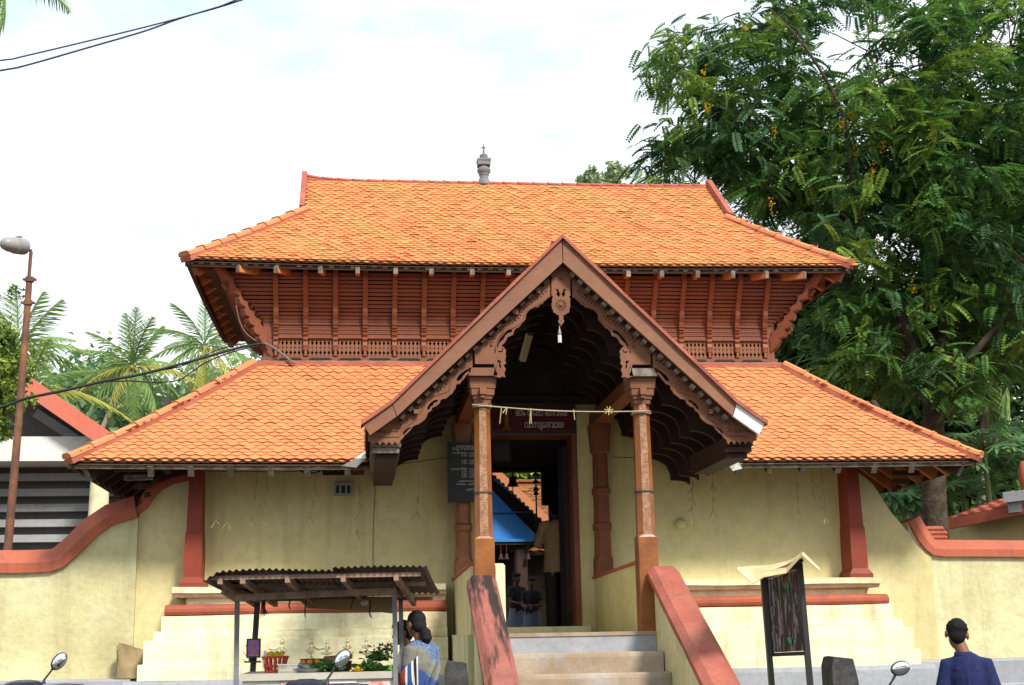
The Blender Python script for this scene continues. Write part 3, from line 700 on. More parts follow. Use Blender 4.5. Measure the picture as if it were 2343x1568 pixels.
# bracket positions read along the sill
bu = [631, 703, 771, 839, 906, 973, 1041, 1108, 1173, 1240, 1305, 1372, 1438, 1500, 1557, 1621, 1683, 1748]
bxs = [at(u, 790, GY).x for u in bu]
n_ = len(bxs); bxs = [lerp(bxs[0], bxs[-1], i/(n_-1)) for i in range(n_)]
def bracket_mesh(w=.056):
    mb = MB(); pts = [(GY+.0, 4.78)]
    outer = [(GY-.03, 4.80), (GY-.045, 4.86), (GY-.03, 4.905), (GY-.05, 4.925), (GY-.05, 4.95), (GY-.035, 4.962), (GY-.055, 4.985), (GY-.06, 5.01), (GY-.045, 5.018), (GY-.065, 5.03), (GY-.07, 5.045), (GY-.05, 5.052), (GY-.07, 5.066), (GY-.075, 5.085), (GY-.055, 5.092), (GY-.07, 5.10)]
    for k in range(13):
        t = k/12; o, z = gcurve(t); e = .085-.03*t + (.018 if k in (1, 2) else 0) + (.015 if k in (6,) else 0) + (.016 if k in (9, 10) else 0)
        outer.append((GY-o-e, z+.02))
    inner = [(GY-gcurve(k/12)[0]+.02, gcurve(k/12)[1]) for k in range(12, -1, -1)]
    poly = pts+outer+inner
    # as strips (outer against inner) so the profile stays clean
    def pos(y, z, x): return (x, y, z)
    m = len(outer); inn = []
    for (y, z) in outer:
        if z < Z0: inn.append((GY+.02, z))
        else:
            t = min((z-Z0)/(Z1-Z0), 1); inn.append((GY-gcurve(t)[0]+.02, z))
    rings = [[(-w/2, a[0], a[1]), (w/2, a[0], a[1]), (w/2, b[0], b[1]), (-w/2, b[0], b[1])] for a, b in zip(outer, inn)]
    mb.loft(rings); me = mb.mesh('bracket'); me.materials.append(M['wood']); return me
bme = bracket_mesh()
for x in bxs:
    o = linkl('bracket', bme, None, GAL); o.location = (x, 0, 0)
# small figures under each bracket
fm = MB(); fm.lathe((0, GY-.02, 4.725), [(.022, 0), (.026, .02), (.016, .03), (.022, .055), (.012, .075), (.02, .09), (.018, .10)], 8); fme = fm.mesh('bracket_figure', True); fme.materials.append(M['carve'])
for x in bxs: o = linkl('bracket_figure', fme, None, GAL); o.location = (x, 0, 0)
# sill, frieze, lattice
mb = MB(); mb.bx(-GX-.07, GX+.07, GY-.06, GY+.1, 4.60, 4.672); mb.build('sill', M['weather'], GAL)
mb = MB(); mb.bx(-GX-.03, GX+.03, GY-.03, GY+.1, 4.672, 4.72); mb.build('sill_rail', M['wood'], GAL)
bw = bxs[1]-bxs[0]
# turned pickets with pierced hearts and spades between them
hp = .0105; pic_w = (bw-.056)/6
pr = [(-.5, 0), (.5, 0), (.5, .012), (.40, .02), (.36, .026), (.5, .030), (.5, .034), (.20, .048), (.16, .058), (.26, .066), (.42, .078), (.47, .092), (.47, .110), (.22, .112), (.22, .120), (.47, .122), (.47, .138), (.42, .152), (.26, .164), (.18, .172), (.22, .182), (.5, .196), (.5, .2), (.36, .204), (.4, .21), (.5, .218), (.5, .224)]
right = pr[1:]; poly = [(a*pic_w, 4.72+b) for a, b in right]+[(-a*pic_w, 4.72+b) for a, b in reversed(right)]
pme = plate_mesh(poly, [], GY+.01, .02, 'baluster'); pme.materials.append(M['carve'])
for i in range(n_-1):
    for k in range(6):
        x = bxs[i]+.028+pic_w*(k+.5); o = linkl('baluster', pme, None, GAL); o.location = (x, 0, 0)
for sx in (-1, 1):
    x0 = bxs[0 if sx < 0 else -1]; mb = MB(); mb.bx(x0+sx*.03, sx*GX, GY-.005, GY+.06, 4.72, 4.95); mb.build('corner_post', M['wood'], GAL)
# frieze panel per bay with studs and small holes
fz = MB(); w = bw-.056
fz.bx(-w/2, w/2, GY-.012, GY+.04, 4.945, 5.128)
fz.bx(-w/2, w/2, GY-.03, GY-.012, 5.108, 5.128); fz.bx(-w/2, w/2, GY-.022, GY-.012, 5.05, 5.058); fz.bx(-w/2, w/2, GY-.022, GY-.012, 5.002, 5.012); fz.bx(-w/2, w/2, GY-.03, GY-.012, 4.945, 4.958)
for k in range(9):
    x = -w/2+w*(k+.5)/9; fz.box((x, GY-.016, 5.082), (.012, .012, .012), Matrix.Rotation(.785, 3, 'Y'))
for k in range(14):
    x = -w/2+w*(k+.5)/14; fz.box((x, GY-.015, 5.028), (.009, .01, .009))
for k in range(6):
    x = -w/2+w*(k+.5)/6; fz.add([(x-.014, GY-.022, 4.962), (x+.014, GY-.022, 4.962), (x, GY-.022, 4.995)], [(0, 1, 2)])
fzm = fz.mesh('frieze_panel'); fzm.materials.append(M['wood'])
for i in range(n_-1): o = linkl('frieze_panel', fzm, None, GAL); o.location = ((bxs[i]+bxs[i+1])/2, 0, 0)
# panels on the sill rail
sp = MB(); sp.add([(-w/2, GY-.034, 4.676), (w/2, GY-.034, 4.676), (w/2-.04, GY-.034, 4.708), (-w/2+.04, GY-.034, 4.708)], [(0, 1, 2, 3)]); sp.bx(-w/2+.02, w/2-.02, GY-.045, GY-.03, 4.684, 4.69)
spm = sp.mesh('sill_panel'); spm.materials.append(M['dark'])
for i in range(n_-1): o = linkl('sill_panel', spm, None, GAL); o.location = ((bxs[i]+bxs[i+1])/2, 0, 0)
# side walls of the gallery body
for sx in (-1, 1):
    mb = MB(); mb.bx(sx*2.9, sx*(GX+.01), GY-.008, GY+.05, 4.952, 5.14); mb.build('frieze_panel', M['wood'], GAL)
    mb = MB(); mb.bx(sx*(GX-.06), sx*GX, GY+.1, GB, 4.6, 5.14); mb.build('gallery_side', M['wood'], GAL)
    # corner bracket: a thick scrolled plank on the diagonal
    d = V3((sx*.80, -.60, 0)); c = V3((sx*(GX-.02), GY+.02, 0)); n2 = V3((-d.y, d.x, 0)).normalized()*.10
    low = [(.0, 4.80), (.06, 4.86), (.10, 4.93), (.09, 4.965), (.15, 4.985), (.17, 5.03), (.155, 5.065), (.22, 5.09), (.25, 5.13), (.24, 5.165), (.30, 5.18), (.33, 5.235), (.325, 5.27), (.40, 5.30), (.43, 5.36), (.425, 5.40), (.50, 5.42), (.535, 5.49), (.535, 5.53), (.60, 5.56), (.66, 5.64), (.70, 5.72)]
    topp = []
    for k_, (a, z) in enumerate(low):
        q_ = k_/(len(low)-1); w_ = .15-.04*math.sin(PI*q_)-.05*q_; topp.append((max(a-.0, a*(.86)-.01*0)-w_*.55*(q_ > .0), z+w_*.75))
    low = [(a+.03*math.sin(2*PI*k_/(len(low)-1)), z) for k_, (a, z) in enumerate(low)]
    mb = MB(); rings = []
    for (a, z), (b, z2) in zip(low, topp):
        p, q = c+d*a+V3((0, 0, z)), c+d*b+V3((0, 0, z2)); rings.append([p-n2/2, p+n2/2, q+n2/2, q-n2/2])
    mb.loft(rings); mb.build('corner_bracket', M['wood'], GAL)
    for (a, z, r) in ((.20, 5.06, .055), (.52, 5.50, .05)):
        mb = MB(); pts = [c+d*(a+r*(1-k/22)*math.cos(k*.55))+V3((0, 0, z+r*(1-k/22)*math.sin(k*.55)))+n2*.55*(1 if sx > 0 else -1) for k in range(20)]
        mb.tube(pts, .012, 6); mb.build('scroll', M['carve'], GAL)
# dark ceiling under the upper eave
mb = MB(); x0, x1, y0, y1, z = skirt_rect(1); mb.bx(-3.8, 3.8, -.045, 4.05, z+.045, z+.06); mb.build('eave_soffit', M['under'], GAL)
# ---------------------------------------------------------------- gabled porch
PA, PK, PT = (0, 5.236), (1.64, 3.615), (1.90, 3.42)
PY0, PY1 = -2.72, .36
def pl(y, sx): return V3((sx*1.885, y, 3.40)), V3((sx*1.62, y, 3.61)), V3((0, y, 5.20))
def porchplane(sx):
    A, B = (pl(PY1, sx), pl(PY0, sx)) if sx < 0 else (pl(PY0, sx), pl(PY1, sx))
    return plane([(0, A[0]), (.14, A[1]), (1, A[2])], [(0, B[0]), (.14, B[1]), (1, B[2])])
POR = None
for sx in (-1, 1):
    P = porchplane(sx)
    sh = sheet(P, 'porch_roof', M['under'], GATE, -.02, 8, 8, .025)
    fr = frames(P, 38, TW1, .02)
    link('roof_tiles', tiles_mesh(fr, tp1, M['tile']), None, sh, kind='stuff')
    if sx < 0: POR = sh
caprun([V3((0, PY0, 5.225)), V3((0, PY1, 5.225))], cap_h, .262, POR, .02)
BG = {}
for sx in (-1, 1):
    mb = MB(); mb.prism([(sx*.004, -2.80, 5.236), (sx*1.64, -2.80, 3.615), (sx*1.595, -2.80, 3.495), (sx*.004, -2.80, 4.994)], (0, .045, 0)); mb.build('barge_board', M['barge'], GATE)
    mb = MB(); mb.prism([(sx*1.646, -2.803, 3.613), (sx*1.905, -2.803, 3.42), (sx*1.845, -2.803, 3.315), (sx*1.601, -2.803, 3.492)], (0, .045, 0)); mb.build('barge_end', M['white'] if sx > 0 else M['barge'], GATE)
    mb = MB(); n = 14
    up = [(0, 5.236+.01), (1.64, 3.625), (1.925, 3.415)]
    pts = []
    for k in range(n+1):
        q = k/n; pts.append((lerp(0, 1.64, q), lerp(5.246, 3.622, q)))
    pts += [(1.78, 3.52), (1.93, 3.418)]
    mb.loft([[(sx*a, -2.835+rnd.uniform(-.004, .004), b-.012), (sx*a, -2.835, b+.028+rnd.uniform(-.005, .005)), (sx*a, -2.60, b+.028), (sx*a, -2.60, b-.012)] for a, b in pts]); mb.build('barge_capping', M['rail'], GATE)
# carved fascia boards, traced in their own plane
FY = -2.64
def z3(x, y): p = at((1750+x/3.124)*.60486, (1000+y/3.124)*.60486, FY); return (p.x, p.z)
def z4(x, y): p = at((1350+x/3.647)*.60486, (1350+y/3.647)*.60486, FY); return (p.x, p.z)
inner = [(1038, 385), (1005, 402), (985, 425), (960, 445), (940, 470), (915, 478), (890, 508), (860, 510), (830, 522), (795, 528), (755, 555), (738, 590), (745, 610), (740, 650), (718, 680), (690, 712), (660, 748), (625, 762), (605, 790), (592, 838), (530, 862), (508, 905), (492, 932), (452, 965), (482, 985), (510, 1022), (503, 1060), (508, 1100), (498, 1140), (510, 1170), (480, 1200), (506, 1245), (488, 1290), (502, 1340), (470, 1328), (430, 1345), (390, 1330), (358, 1320), (374, 1250), (366, 1182), (142, 1182)]
iout = [z3(*p) for p in inner]
def under(x, d=.11): return 5.236-.988*abs(x)-d
iout += [(iout[-1][0], under(iout[-1][0])), (iout[0][0], under(iout[0][0]))]
h1 = [z3(*p) for p in [(412, 1000), (397, 960), (404, 915), (430, 860), (470, 815), (515, 785), (565, 772), (585, 785), (572, 808), (530, 820), (500, 848), (478, 890), (440, 925), (418, 960)]]
h2 = [z3(*p) for p in [(425, 1045), (408, 1020), (440, 1030), (468, 1020), (462, 1000), (445, 1000), (470, 995), (478, 1018), (462, 1042)]]
h3 = [z3(*p) for p in [(400, 1150), (420, 1130), (450, 1150), (440, 1180), (452, 1210), (440, 1240), (425, 1200), (430, 1170)]]
h4 = [z3(*p) for p in [(390, 1190), (402, 1240), (395, 1290), (384, 1240)]]
def inside(p, poly):
    c = False; n = len(poly)
    for i in range(n):
        a, b = poly[i], poly[(i+1) % n]
        if (a[1] > p[1]) != (b[1] > p[1]) and p[0] < (b[0]-a[0])*(p[1]-a[1])/(b[1]-a[1])+a[0]: c = not c
    return c
def far(p, polys, d):
    return all((p[0]-q[0])**2+(p[1]-q[1])**2 > d*d for poly in polys for q in poly)
def dots(outline, holes, low, offs, step, s, top=.16):
    out = []; acc = 0
    for a, b in zip(low, low[1:]):
        L_ = math.hypot(b[0]-a[0], b[1]-a[1])
        while acc < L_:
            t = acc/L_; out.append((a[0]+(b[0]-a[0])*t, a[1]+(b[1]-a[1])*t)); acc += step
        acc -= L_
    res = []
    for off in offs:
        for p in out:
            q = (p[0]-off*.64, p[1]+off*.77)
            c = [(q[0]-s, q[1]), (q[0], q[1]-s), (q[0]+s, q[1]), (q[0], q[1]+s)]
            if all(inside(k, outline) for k in c) and far(q, holes, .03) and q[1] < under(q[0], .17) and all((q[0]-r[0][0])**2+(q[1]-r[0][1])**2 > (step*.7)**2 for r in res): res.append(c)
    return res
hol = [h1, h2, h3, h4]
smooth1 = [z3(*p) for p in [(980, 330), (920, 390), (830, 450), (740, 500), (690, 570), (670, 640), (580, 700), (480, 740), (400, 830), (350, 930), (340, 1000)]]
hol += dots(iout, [h1, h2], smooth1, (0, .03), .036, .009)
outerb = [(1592, 130), (1568, 178), (1562, 212), (1500, 268), (1478, 305), (1440, 340), (1420, 372), (1375, 384), (1358, 405), (1362, 432), (1332, 470), (1318, 505), (1270, 540), (1225, 580), (1190, 582), (1150, 600), (1142, 640), (1092, 682), (1040, 702), (1022, 745), (980, 772), (962, 815), (950, 850), (905, 893), (850, 930), (805, 945), (762, 968), (738, 1012), (692, 1060), (652, 1088), (640, 1115), (615, 1140), (592, 1162), (585, 1200), (562, 1225), (545, 1190), (520, 1178), (500, 1200), (480, 1225), (460, 1190), (440, 1178), (415, 1200), (398, 1225), (380, 1190), (350, 1178), (330, 1200), (312, 1222), (295, 1190), (265, 1178), (240, 1205), (225, 1215), (205, 1195), (185, 1170), (150, 1165)]
oout = [z4(*p) for p in outerb]
xk = -1.60
oout += [(oout[-1][0], 3.45), (xk, 3.56), (oout[0][0], under(oout[0][0]))]
g1 = [z4(*p) for p in [(1372, 335), (1375, 300), (1410, 250), (1460, 210), (1520, 170), (1545, 172), (1540, 195), (1495, 228), (1455, 275), (1440, 310), (1400, 335)]]
g2 = [z4(*p) for p in [(970, 735), (968, 700), (1000, 650), (1050, 610), (1100, 592), (1118, 600), (1105, 625), (1060, 640), (1045, 675), (1012, 690), (1000, 728)]]
g3 = [z4(*p) for p in [(632, 1082), (634, 1045), (665, 1010), (700, 985), (738, 968), (742, 985), (705, 1010), (680, 1040), (655, 1068)]]
ho = [g1, g2, g3]
sm2 = [z4(*p) for p in [(1540, 40), (1430, 100), (1330, 180), (1250, 280), (1220, 420), (1120, 460), (1000, 500), (900, 590), (840, 700), (760, 830), (660, 890), (580, 960), (540, 1050), (240, 1060)]]
ho += dots(oout, [g1, g2, g3], sm2, (0, .03), .038, .009)
for sx in (-1, 1):
    f = (lambda q: [( sx*-1*a, b) for a, b in q])
    me = plate_mesh(f(iout), [f(h) for h in hol], FY, .03, 'fascia'); me.materials.append(M['carve']); link('carved_arch_board', me, None, GATE)
    me = plate_mesh(f(oout), [f(h) for h in ho], FY, .03, 'fascia'); me.materials.append(M['carve']); link('carved_eave_board', me, None, GATE)
    # raised scroll lines following the carving
    mb = MB()
    for line in (smooth1, sm2):
        for off in (-.018, .048):
            mb.tube([V3((-sx*(a+off*.64), FY-.017, b-off*.77)) for a, b in line], .006, 5)
    mb.build('carved_moulding', M['carve'], GATE, True, None)
# pendant board with rosette
pend = [(1042, 90), (1042, 380), (1062, 395), (1046, 420), (1052, 445), (1042, 480), (1048, 530), (1064, 560), (1062, 578), (1090, 590), (1108, 606), (1132, 612), (1128, 640), (1136, 655), (1120, 680), (1130, 708), (1142, 715), (1155, 742), (1168, 715), (1182, 706), (1192, 680), (1178, 655), (1184, 640), (1178, 612), (1205, 606), (1222, 592), (1250, 576), (1250, 556), (1264, 500), (1258, 450), (1266, 420), (1246, 396), (1264, 380), (1264, 90), (1152, 20)]
po = [z3(*p) for p in pend]; ph = []
cc = z3(1152, 492); sc_ = abs(z3(1252, 492)[0]-cc[0])/100
for k in range(20):
    a = 2*PI*k/20
    def pp(r, da): return (cc[0]+sc_*r*math.cos(a+da), cc[1]+sc_*r*math.sin(a+da))
    ph.append([pp(26, 0), pp(26, .12), pp(66, .42), pp(68, .26)]); ph.append([pp(80, .1), pp(80, .16), pp(86, .16), pp(86, .1)])
for q in ([(1150, 360), (1125, 400), (1100, 370), (1110, 330), (1085, 310), (1120, 300), (1135, 350)], [(1155, 360), (1180, 400), (1205, 370), (1195, 330), (1220, 310), (1185, 300), (1170, 350)]): ph.append([z3(*p) for p in q])
ph.append([z3(*p) for p in [(1150, 680), (1156, 670), (1162, 680), (1156, 692)]])
me = plate_mesh(po, ph, FY-.02, .035, 'pendant'); me.materials.append(M['carve']); PEN = link('pendant_board', me, None, GATE)
mb = MB(); mb.ell((cc[0], FY-.04, cc[1]), (.016, .012, .016), 10, 6); c_ = z3(1157, 172); mb2 = MB(); mb2.ell((c_[0], FY-.045, c_[1]), (.018, .014, .018), 10, 6); mb.build('rosette_boss', M['carve'], PEN, True, None); mb2.build('rosette_boss', M['carve'], PEN, True, None)
# purlin ends poking through the boards, pale batten ends under the barge
for sx in (-1, 1):
    for (x, z) in [z3(880, 337), z3(620, 585), z4(810, 770), z4(1440, 60)]:
        if abs(x) < .6 or True:
            mb = MB(); mb.bx(sx*abs(x)-.02, sx*abs(x)+.02, FY-.07, FY+.2, z-.02, z+.02); mb.build('purlin_end', M['carve'], GATE)
    mb = MB()
    for k in range(20):
        q = (k+.5)/20; x = lerp(.06, 1.58, q); z = lerp(4.93, 3.46, q)
        mb.box((sx*x, -2.70, z), (.05, .10, .035), Matrix.Rotation(sx*.78, 3, 'Y'))
    mb.build('batten_ends', M['weather'] if sx > 0 else M['dark'], GATE, kind='stuff')
# cusped ribs inside the porch
def ribprof(sx):
    low = []
    x, z = .06, 4.70
    for dx, dz, drop in ((.24, .20, .05), (.22, .20, .05), (.25, .24, 0)):
        for k in range(7):
            s_ = k/6; low.append((x+dx*s_, z-dz*(1-math.sqrt(max(0, 1-s_*s_)))))
        x += dx; z -= dz+drop
    for dx, dz, drop in ((.26, .20, .07), (.27, .18, .08), (.28, .18, .07), (.22, .05, 0)):
        for k in range(7):
            s_ = k/6; low.append((x+dx*s_, z-dz*(1-math.sqrt(max(0, 1-s_*s_)))))
        x += dx; z -= dz+drop
    return [(sx*a, b) for a, b in low]
for y in (-2.30, -1.88, -1.46, -1.04, -.62, -.20):
    for sx in (-1, 1):
        lo_ = ribprof(sx); mb = MB()
        rings = [[(a, y, max(b, 2.9)), (a, y+.05, max(b, 2.9)), (a, y+.05, max(b+.02, under(a, .09) if abs(a) < 1.62 else 3.52-.75*(abs(a)-1.62))), (a, y, max(b+.02, under(a, .09) if abs(a) < 1.62 else 3.52-.75*(abs(a)-1.62)))] for a, b in lo_]
        mb.loft(rings); mb.build('cusped_rib', M['dark'], GATE)
        # edge bead along the cusps
        bd = MB(); bd.tube([V3((a, y-.004, b+.012)) for a, b in lo_], .006, 4); bd.build('rib_bead', M['dark'], GATE)
for sx in (-1, 1):
    mb = MB(); mb.bx(sx*.70, sx*.86, -2.52, .1, 3.84, 3.98); mb.build('porch_beam', M['wood'], GATE)
    for k, (dx0, dx1, z0, z1, m, ye) in enumerate(((1.555, 1.84, 3.235, 3.315, M['weather'] if sx < 0 else M['dark'], -2.60), (1.57, 1.83, 3.18, 3.230, M['weather'] if sx < 0 else M['dark'], -2.58), (1.59, 1.80, 3.125, 3.175, M['dark'], -2.52))):
        mb = MB(); mb.bx(sx*dx0, sx*dx1, ye, -.3 if sx < 0 else -1.2, z0, z1); mb.build('eave_beam', m, GATE)
# posts
def octo(x, y, z, w, ch):
    h = w/2; c = ch
    return [(x-h+c, y-h, z), (x+h-c, y-h, z), (x+h, y-h+c, z), (x+h, y+h-c, z), (x+h-c, y+h, z), (x-h+c, y+h, z), (x-h, y+h-c, z), (x-h, y-h+c, z)]
def post(x, y, zb, m, name, w0=.19, w1=.148):
    mb = MB(); mb.mi = 0
    rr = [octo(x, y, zb, w0, .006), octo(x, y, 2.375, w0, .008), octo(x, y, 2.40, w0-.02, .045), octo(x, y, 3.66, w1, .042)]
    mb.loft(rr); o = mb.build(name, m, GATE)
    # front face reflection painted as a paler thin skin proud of the shaft
    fm = MB(); d = .0025
    a0, a1 = w0/2-.01-.045, w1/2-.042
    fm.add([(x-a0, y-(w0-.02)/2-d, 2.402), (x+a0, y-(w0-.02)/2-d, 2.402), (x+a1, y-w1/2-d, 3.655), (x-a1, y-w1/2-d, 3.655)], [(0, 1, 2, 3)]); fm.build('sheen_face', M['postf'], o)
    cap = MB(); 
    for (z0, z1, w) in ((3.655, 3.70, .16), (3.70, 3.735, .19), (3.735, 3.80, .225), (3.80, 3.845, .25), (3.845, 3.905, .262)): cap.loft([octo(x, y, z0, w, .012), octo(x, y, z1-.002, w+.01, .012)])
    cap.box((x, y-.135, 3.77), (.06, .05, .07)); cap.box((x, y-.12, 3.73), (.04, .05, .05))
    cap.build('capital', M['carve'], o)
    ab = MB(); ab.bx(x-.135, x+.135, y-.185, y+.135, 3.908, 3.985); ab.build('abacus', M['carve'] if x < 0 else M['weather'], o)
    band = MB(); band.loft([octo(x, y, 2.80, w0*.93, .04), octo(x, y, 2.815, w0*.93, .04)]); band.build('wire_band', M['blackiron'], o)
    return o
post(-.777, -2.47, 1.5, M['post'], 'porch_pillar'); post(.777, -2.47, 1.5, M['post'], 'porch_pillar')
for sx in (-1, 1):
    mb = MB(); x, y = sx*.79, -.06
    rr = [octo(x, y, 2.09, .20, .01), octo(x, y, 2.3, .20, .02), octo(x, y, 2.34, .18, .04), octo(x, y, 2.62, .17, .04), octo(x, y, 2.64, .20, .04), octo(x, y, 2.70, .20, .04), octo(x, y, 2.72, .17, .04), octo(x, y, 3.02, .165, .04), octo(x, y, 3.04, .195, .04), octo(x, y, 3.10, .195, .04), octo(x, y, 3.12, .165, .04), octo(x, y, 3.5, .16, .04), octo(x, y, 3.52, .20, .03), octo(x, y, 3.84, .24, .02)]
    mb.loft(rr); mb.build('rear_pillar', M['post'] if sx < 0 else M['wood'], GATE)
    # small carved figure beside each capital
    mb = MB(); fx = sx*.90; mb.lathe((fx, -2.50, 3.93), [(.03, 0), (.035, .03), (.02, .045), (.032, .09), (.036, .12), (.018, .15), (.024, .175), (.022, .2), (.01, .235), (.003, .27)], 10); mb.build('capital_figure', M['carve'], GATE, True)
# bare bulb on the pendant
bp = z3(1132, 742); bb = V3((bp[0], FY-.05, bp[1]))
BU = thing('hanging_bulb', 'white compact fluorescent bulb hanging from the carved pendant of the porch gable', 'bulb', bb)
mb = MB(); mb.lathe(bb+V3((0, 0, -.085)), [(.016, 0), (.017, .02), (.01, .045), (.006, .06), (.004, .085)], 10); mb.build('holder', mat('brass_holder', (.30, .28, .22), rough=.5), BU, True)
for dx, dy in ((-.011, 0), (.0, -.008), (.011, 0), (0, .009)):
    mb = MB(); mb.tube([bb+V3((dx, dy, -.09)), bb+V3((dx, dy, -.165))], .0062, 8); mb.build('tube', M['white'], BU, True)
# fluorescent batten inside the porch
a, b = at(1196, 825, -1.0), at(1212, 765, -1.4)
TL = thing('tube_light', 'dusty fluorescent batten slanting inside the dark porch roof', 'lamp', a)
mb = MB(); mb.bar(a, b, .06, .04); mb.build('batten', mat('dusty_batten', (.32, .29, .22), rough=.7), TL); mb = MB(); mb.tube([a+V3((-.04, -.05, 0)), b+V3((-.04, -.05, 0))], .014, 8); mb.build('tube', mat('dusty_tube', (.45, .42, .34), rough=.4), TL, True)

# ---------------------------------------------------------------- lettered boards
def text_mesh(s, size, m, align='CENTER', bold=.0, ext=.002):
    cu = bpy.data.curves.new('t', 'FONT'); cu.body = s; cu.size = size; cu.align_x = align; cu.extrude = ext; cu.offset = bold; cu.resolution_u = 2
    ob = bpy.data.objects.new('t', cu); COL.objects.link(ob); bpy.context.view_layer.update()
    me = bpy.data.meshes.new_from_object(ob); bpy.data.objects.remove(ob); bpy.data.curves.remove(cu)
    n = len(me.vertices); a = np.empty(n*3); me.vertices.foreach_get('co', a); a = a.reshape(-1, 3)
    me.vertices.foreach_set('co', np.stack([a[:, 0], -a[:, 2], a[:, 1]], -1).ravel()); me.materials.clear(); me.materials.append(m); me.update(); return me
def put_text(s, size, m, loc, parent, align='CENTER', bold=0, fit=None, rot=None):
    me = text_mesh(s, size, m, align, bold); n = len(me.vertices); a = np.empty(n*3); me.vertices.foreach_get('co', a); a = a.reshape(-1, 3)
    if fit and n:
        w = a[:, 0].max()-a[:, 0].min(); a[:, 0] *= fit/w
    if rot is not None: a = a @ np.array(rot).T
    a += np.array(tuple(loc)); me.vertices.foreach_set('co', a.ravel()); me.update()
    return link('lettering', me, None, parent)
SB = thing('name_board', 'dark red name board with white lettering above the doorway', 'sign', (0.04, .06, 3.78))
mb = MB(); mb.bx(-.44, .52, .06, .10, 3.765, 4.10); mb.build('board', mat('dark_red_board', (.10, .008, .01), (.06, .006, .008), .6), SB)
mb = MB()
for q in ((-.46, .54, 3.755, 3.775), (-.46, .54, 4.09, 4.11)): mb.bx(q[0], q[1], .045, .06, q[2], q[3])
mb.bx(-.46, -.44, .045, .06, 3.775, 4.09); mb.bx(.52, .54, .045, .06, 3.775, 4.09); mb.build('frame', M['black'], SB)
lt = mat('white_lettering', (.62, .60, .56), rough=.6)
put_text('\u0d13\u0d02 \u0d28\u0d47\u0d2e\u0d3e \u0d2d\u0d17\u0d35\u0d47\u0d24', .115, lt, (.15, .055, 3.965), SB, bold=.0015, fit=.62)
put_text('\u0d35\u0d3e\u0d38\u0d41\u0d47\u0d26\u0d35\u0d3e\u0d2f', .115, lt, (.17, .055, 3.825), SB, bold=.0015, fit=.46)
mb = MB(); mb.lathe((-.27, .05, 3.80), [(.06, 0), (.055, .02), (.03, .05), (.028, .09), (.035, .13), (.02, .17), (.026, .20), (.01, .24)], 12)
lm = mb.build('painted_lamp', mat('painted_brass', (.35, .16, .03), rough=.5), SB, True)
# black timetable board left of the porch
NB = thing('timetable_board', 'black board with white lettering hung left of the porch, partly behind the pillar', 'sign', at(1056, 1080, -.25))
yb_ = -.22
c00, c11 = at(1024, 1149, yb_), at(1032, 1011, yb_)
bx0, bz0, bz1 = c00.x, c00.z, c11.z; bx1 = at(1113, 1080, yb_).x
mb = MB(); mb.bx(bx0, bx1, yb_, yb_+.03, bz0, bz1); mb.build('board', M['black'], NB)
ltg = mat('chalk_lettering', (.55, .55, .54), rough=.7)
def bt(s, sz, fx, fz, al='LEFT', bold=.0005): put_text(s, sz, ltg, (bx0+fx*(bx1-bx0), yb_-.003, bz0+fz*(bz1-bz0)), NB, al, bold)
put_text('\u0d2a\u0d42\u0d1c\u0d3e\u0d38\u0d2e\u0d2f\u0d02', .085, ltg, (bx0+.06, yb_-.003, bz0+.865*(bz1-bz0)), NB, 'LEFT', .002, fit=bx1-bx0-.08)
bt('\u0d30\u0d3e\u0d35\u0d3f\u0d32\u0d46', .034, .12, .795)
for k, tm in enumerate(('4.00', '4.30', '5.00', '7.00')): bt(tm+'  \u0d2a\u0d42\u0d1c', .034, .36, .795-.042*(k+(k > 1))); 
bt('\u0d35\u0d48\u0d15\u0d3f\u0d1f\u0d4d\u0d1f\u0d4d', .034, .08, .53)
for k, tm in enumerate(('5.00', '6.30', '7.00', '8.00')): bt(tm+'  \u0d2a\u0d42\u0d1c', .034, .36, .53-.042*k)
bt('\u0d2a\u0d42\u0d1c\u0d3e\u0d38\u0d2e\u0d2f\u0d02', .032, .26, .33); bt('\u0d38\u0d2e\u0d2f\u0d02  \u0d2a\u0d42\u0d1c', .032, .22, .28); bt('\u0d2a\u0d42\u0d1c\u0d3e\u0d38\u0d2e\u0d2f\u0d02', .036, .46, .19)
for fz in (.70, .62, .49, .45): bt('.', .05, .26, fz)
mb = MB(); mb.tube([V3((bx0+.3, yb_+.015, bz1)), V3((bx0+.3, -.1, bz1+.25))], .004, 5); mb.tube([V3((bx0+.4, yb_+.015, bz1)), V3((bx0+.4, -.1, bz1+.25))], .004, 5); mb.build('hanging_wire', M['cable'], NB)

gw = MB(); gw.prism([(-1.15, .115, 4.14), (1.15, .115, 4.14), (1.0, .115, 4.22), (0, .115, 5.12), (-1.0, .115, 4.22)], (0, .03, 0)); gw.build('porch_shade_panel', M['int'], GATE)  # dark panel put in for the black shade above the name board
mb = MB(); mb.bx(-1.5, 1.5, .08, .14, 4.11, 4.2); mb.build('porch_wall_plate', M['dark'], GATE)
# bent metal flashing at the valley ends
for pts in ([(840, 1030), (838, 1048), (815, 1070), (782, 1066), (800, 1058)], [(1668, 1052), (1692, 1060), (1698, 1072), (1676, 1078), (1664, 1060)]):
    P3 = [at(u, v, -.95-.05*(i % 2)) for i, (u, v) in enumerate(pts)]; c_ = sum(P3, V3((0, 0, 0)))/len(P3)+V3((0, -.05, .02))
    mb = MB(); n = len(P3); mb.add(P3+[c_]+[p+V3((0, .006, 0)) for p in P3]+[c_+V3((0, .006, 0))], [(i, (i+1) % n, n) for i in range(n)]+[(n+1+(i+1) % n, n+1+i, 2*n+1) for i in range(n)]+[(i, n+1+i, n+1+(i+1) % n, (i+1) % n) for i in range(n)])
    mb.build('metal_flashing', M['white'], GATE)
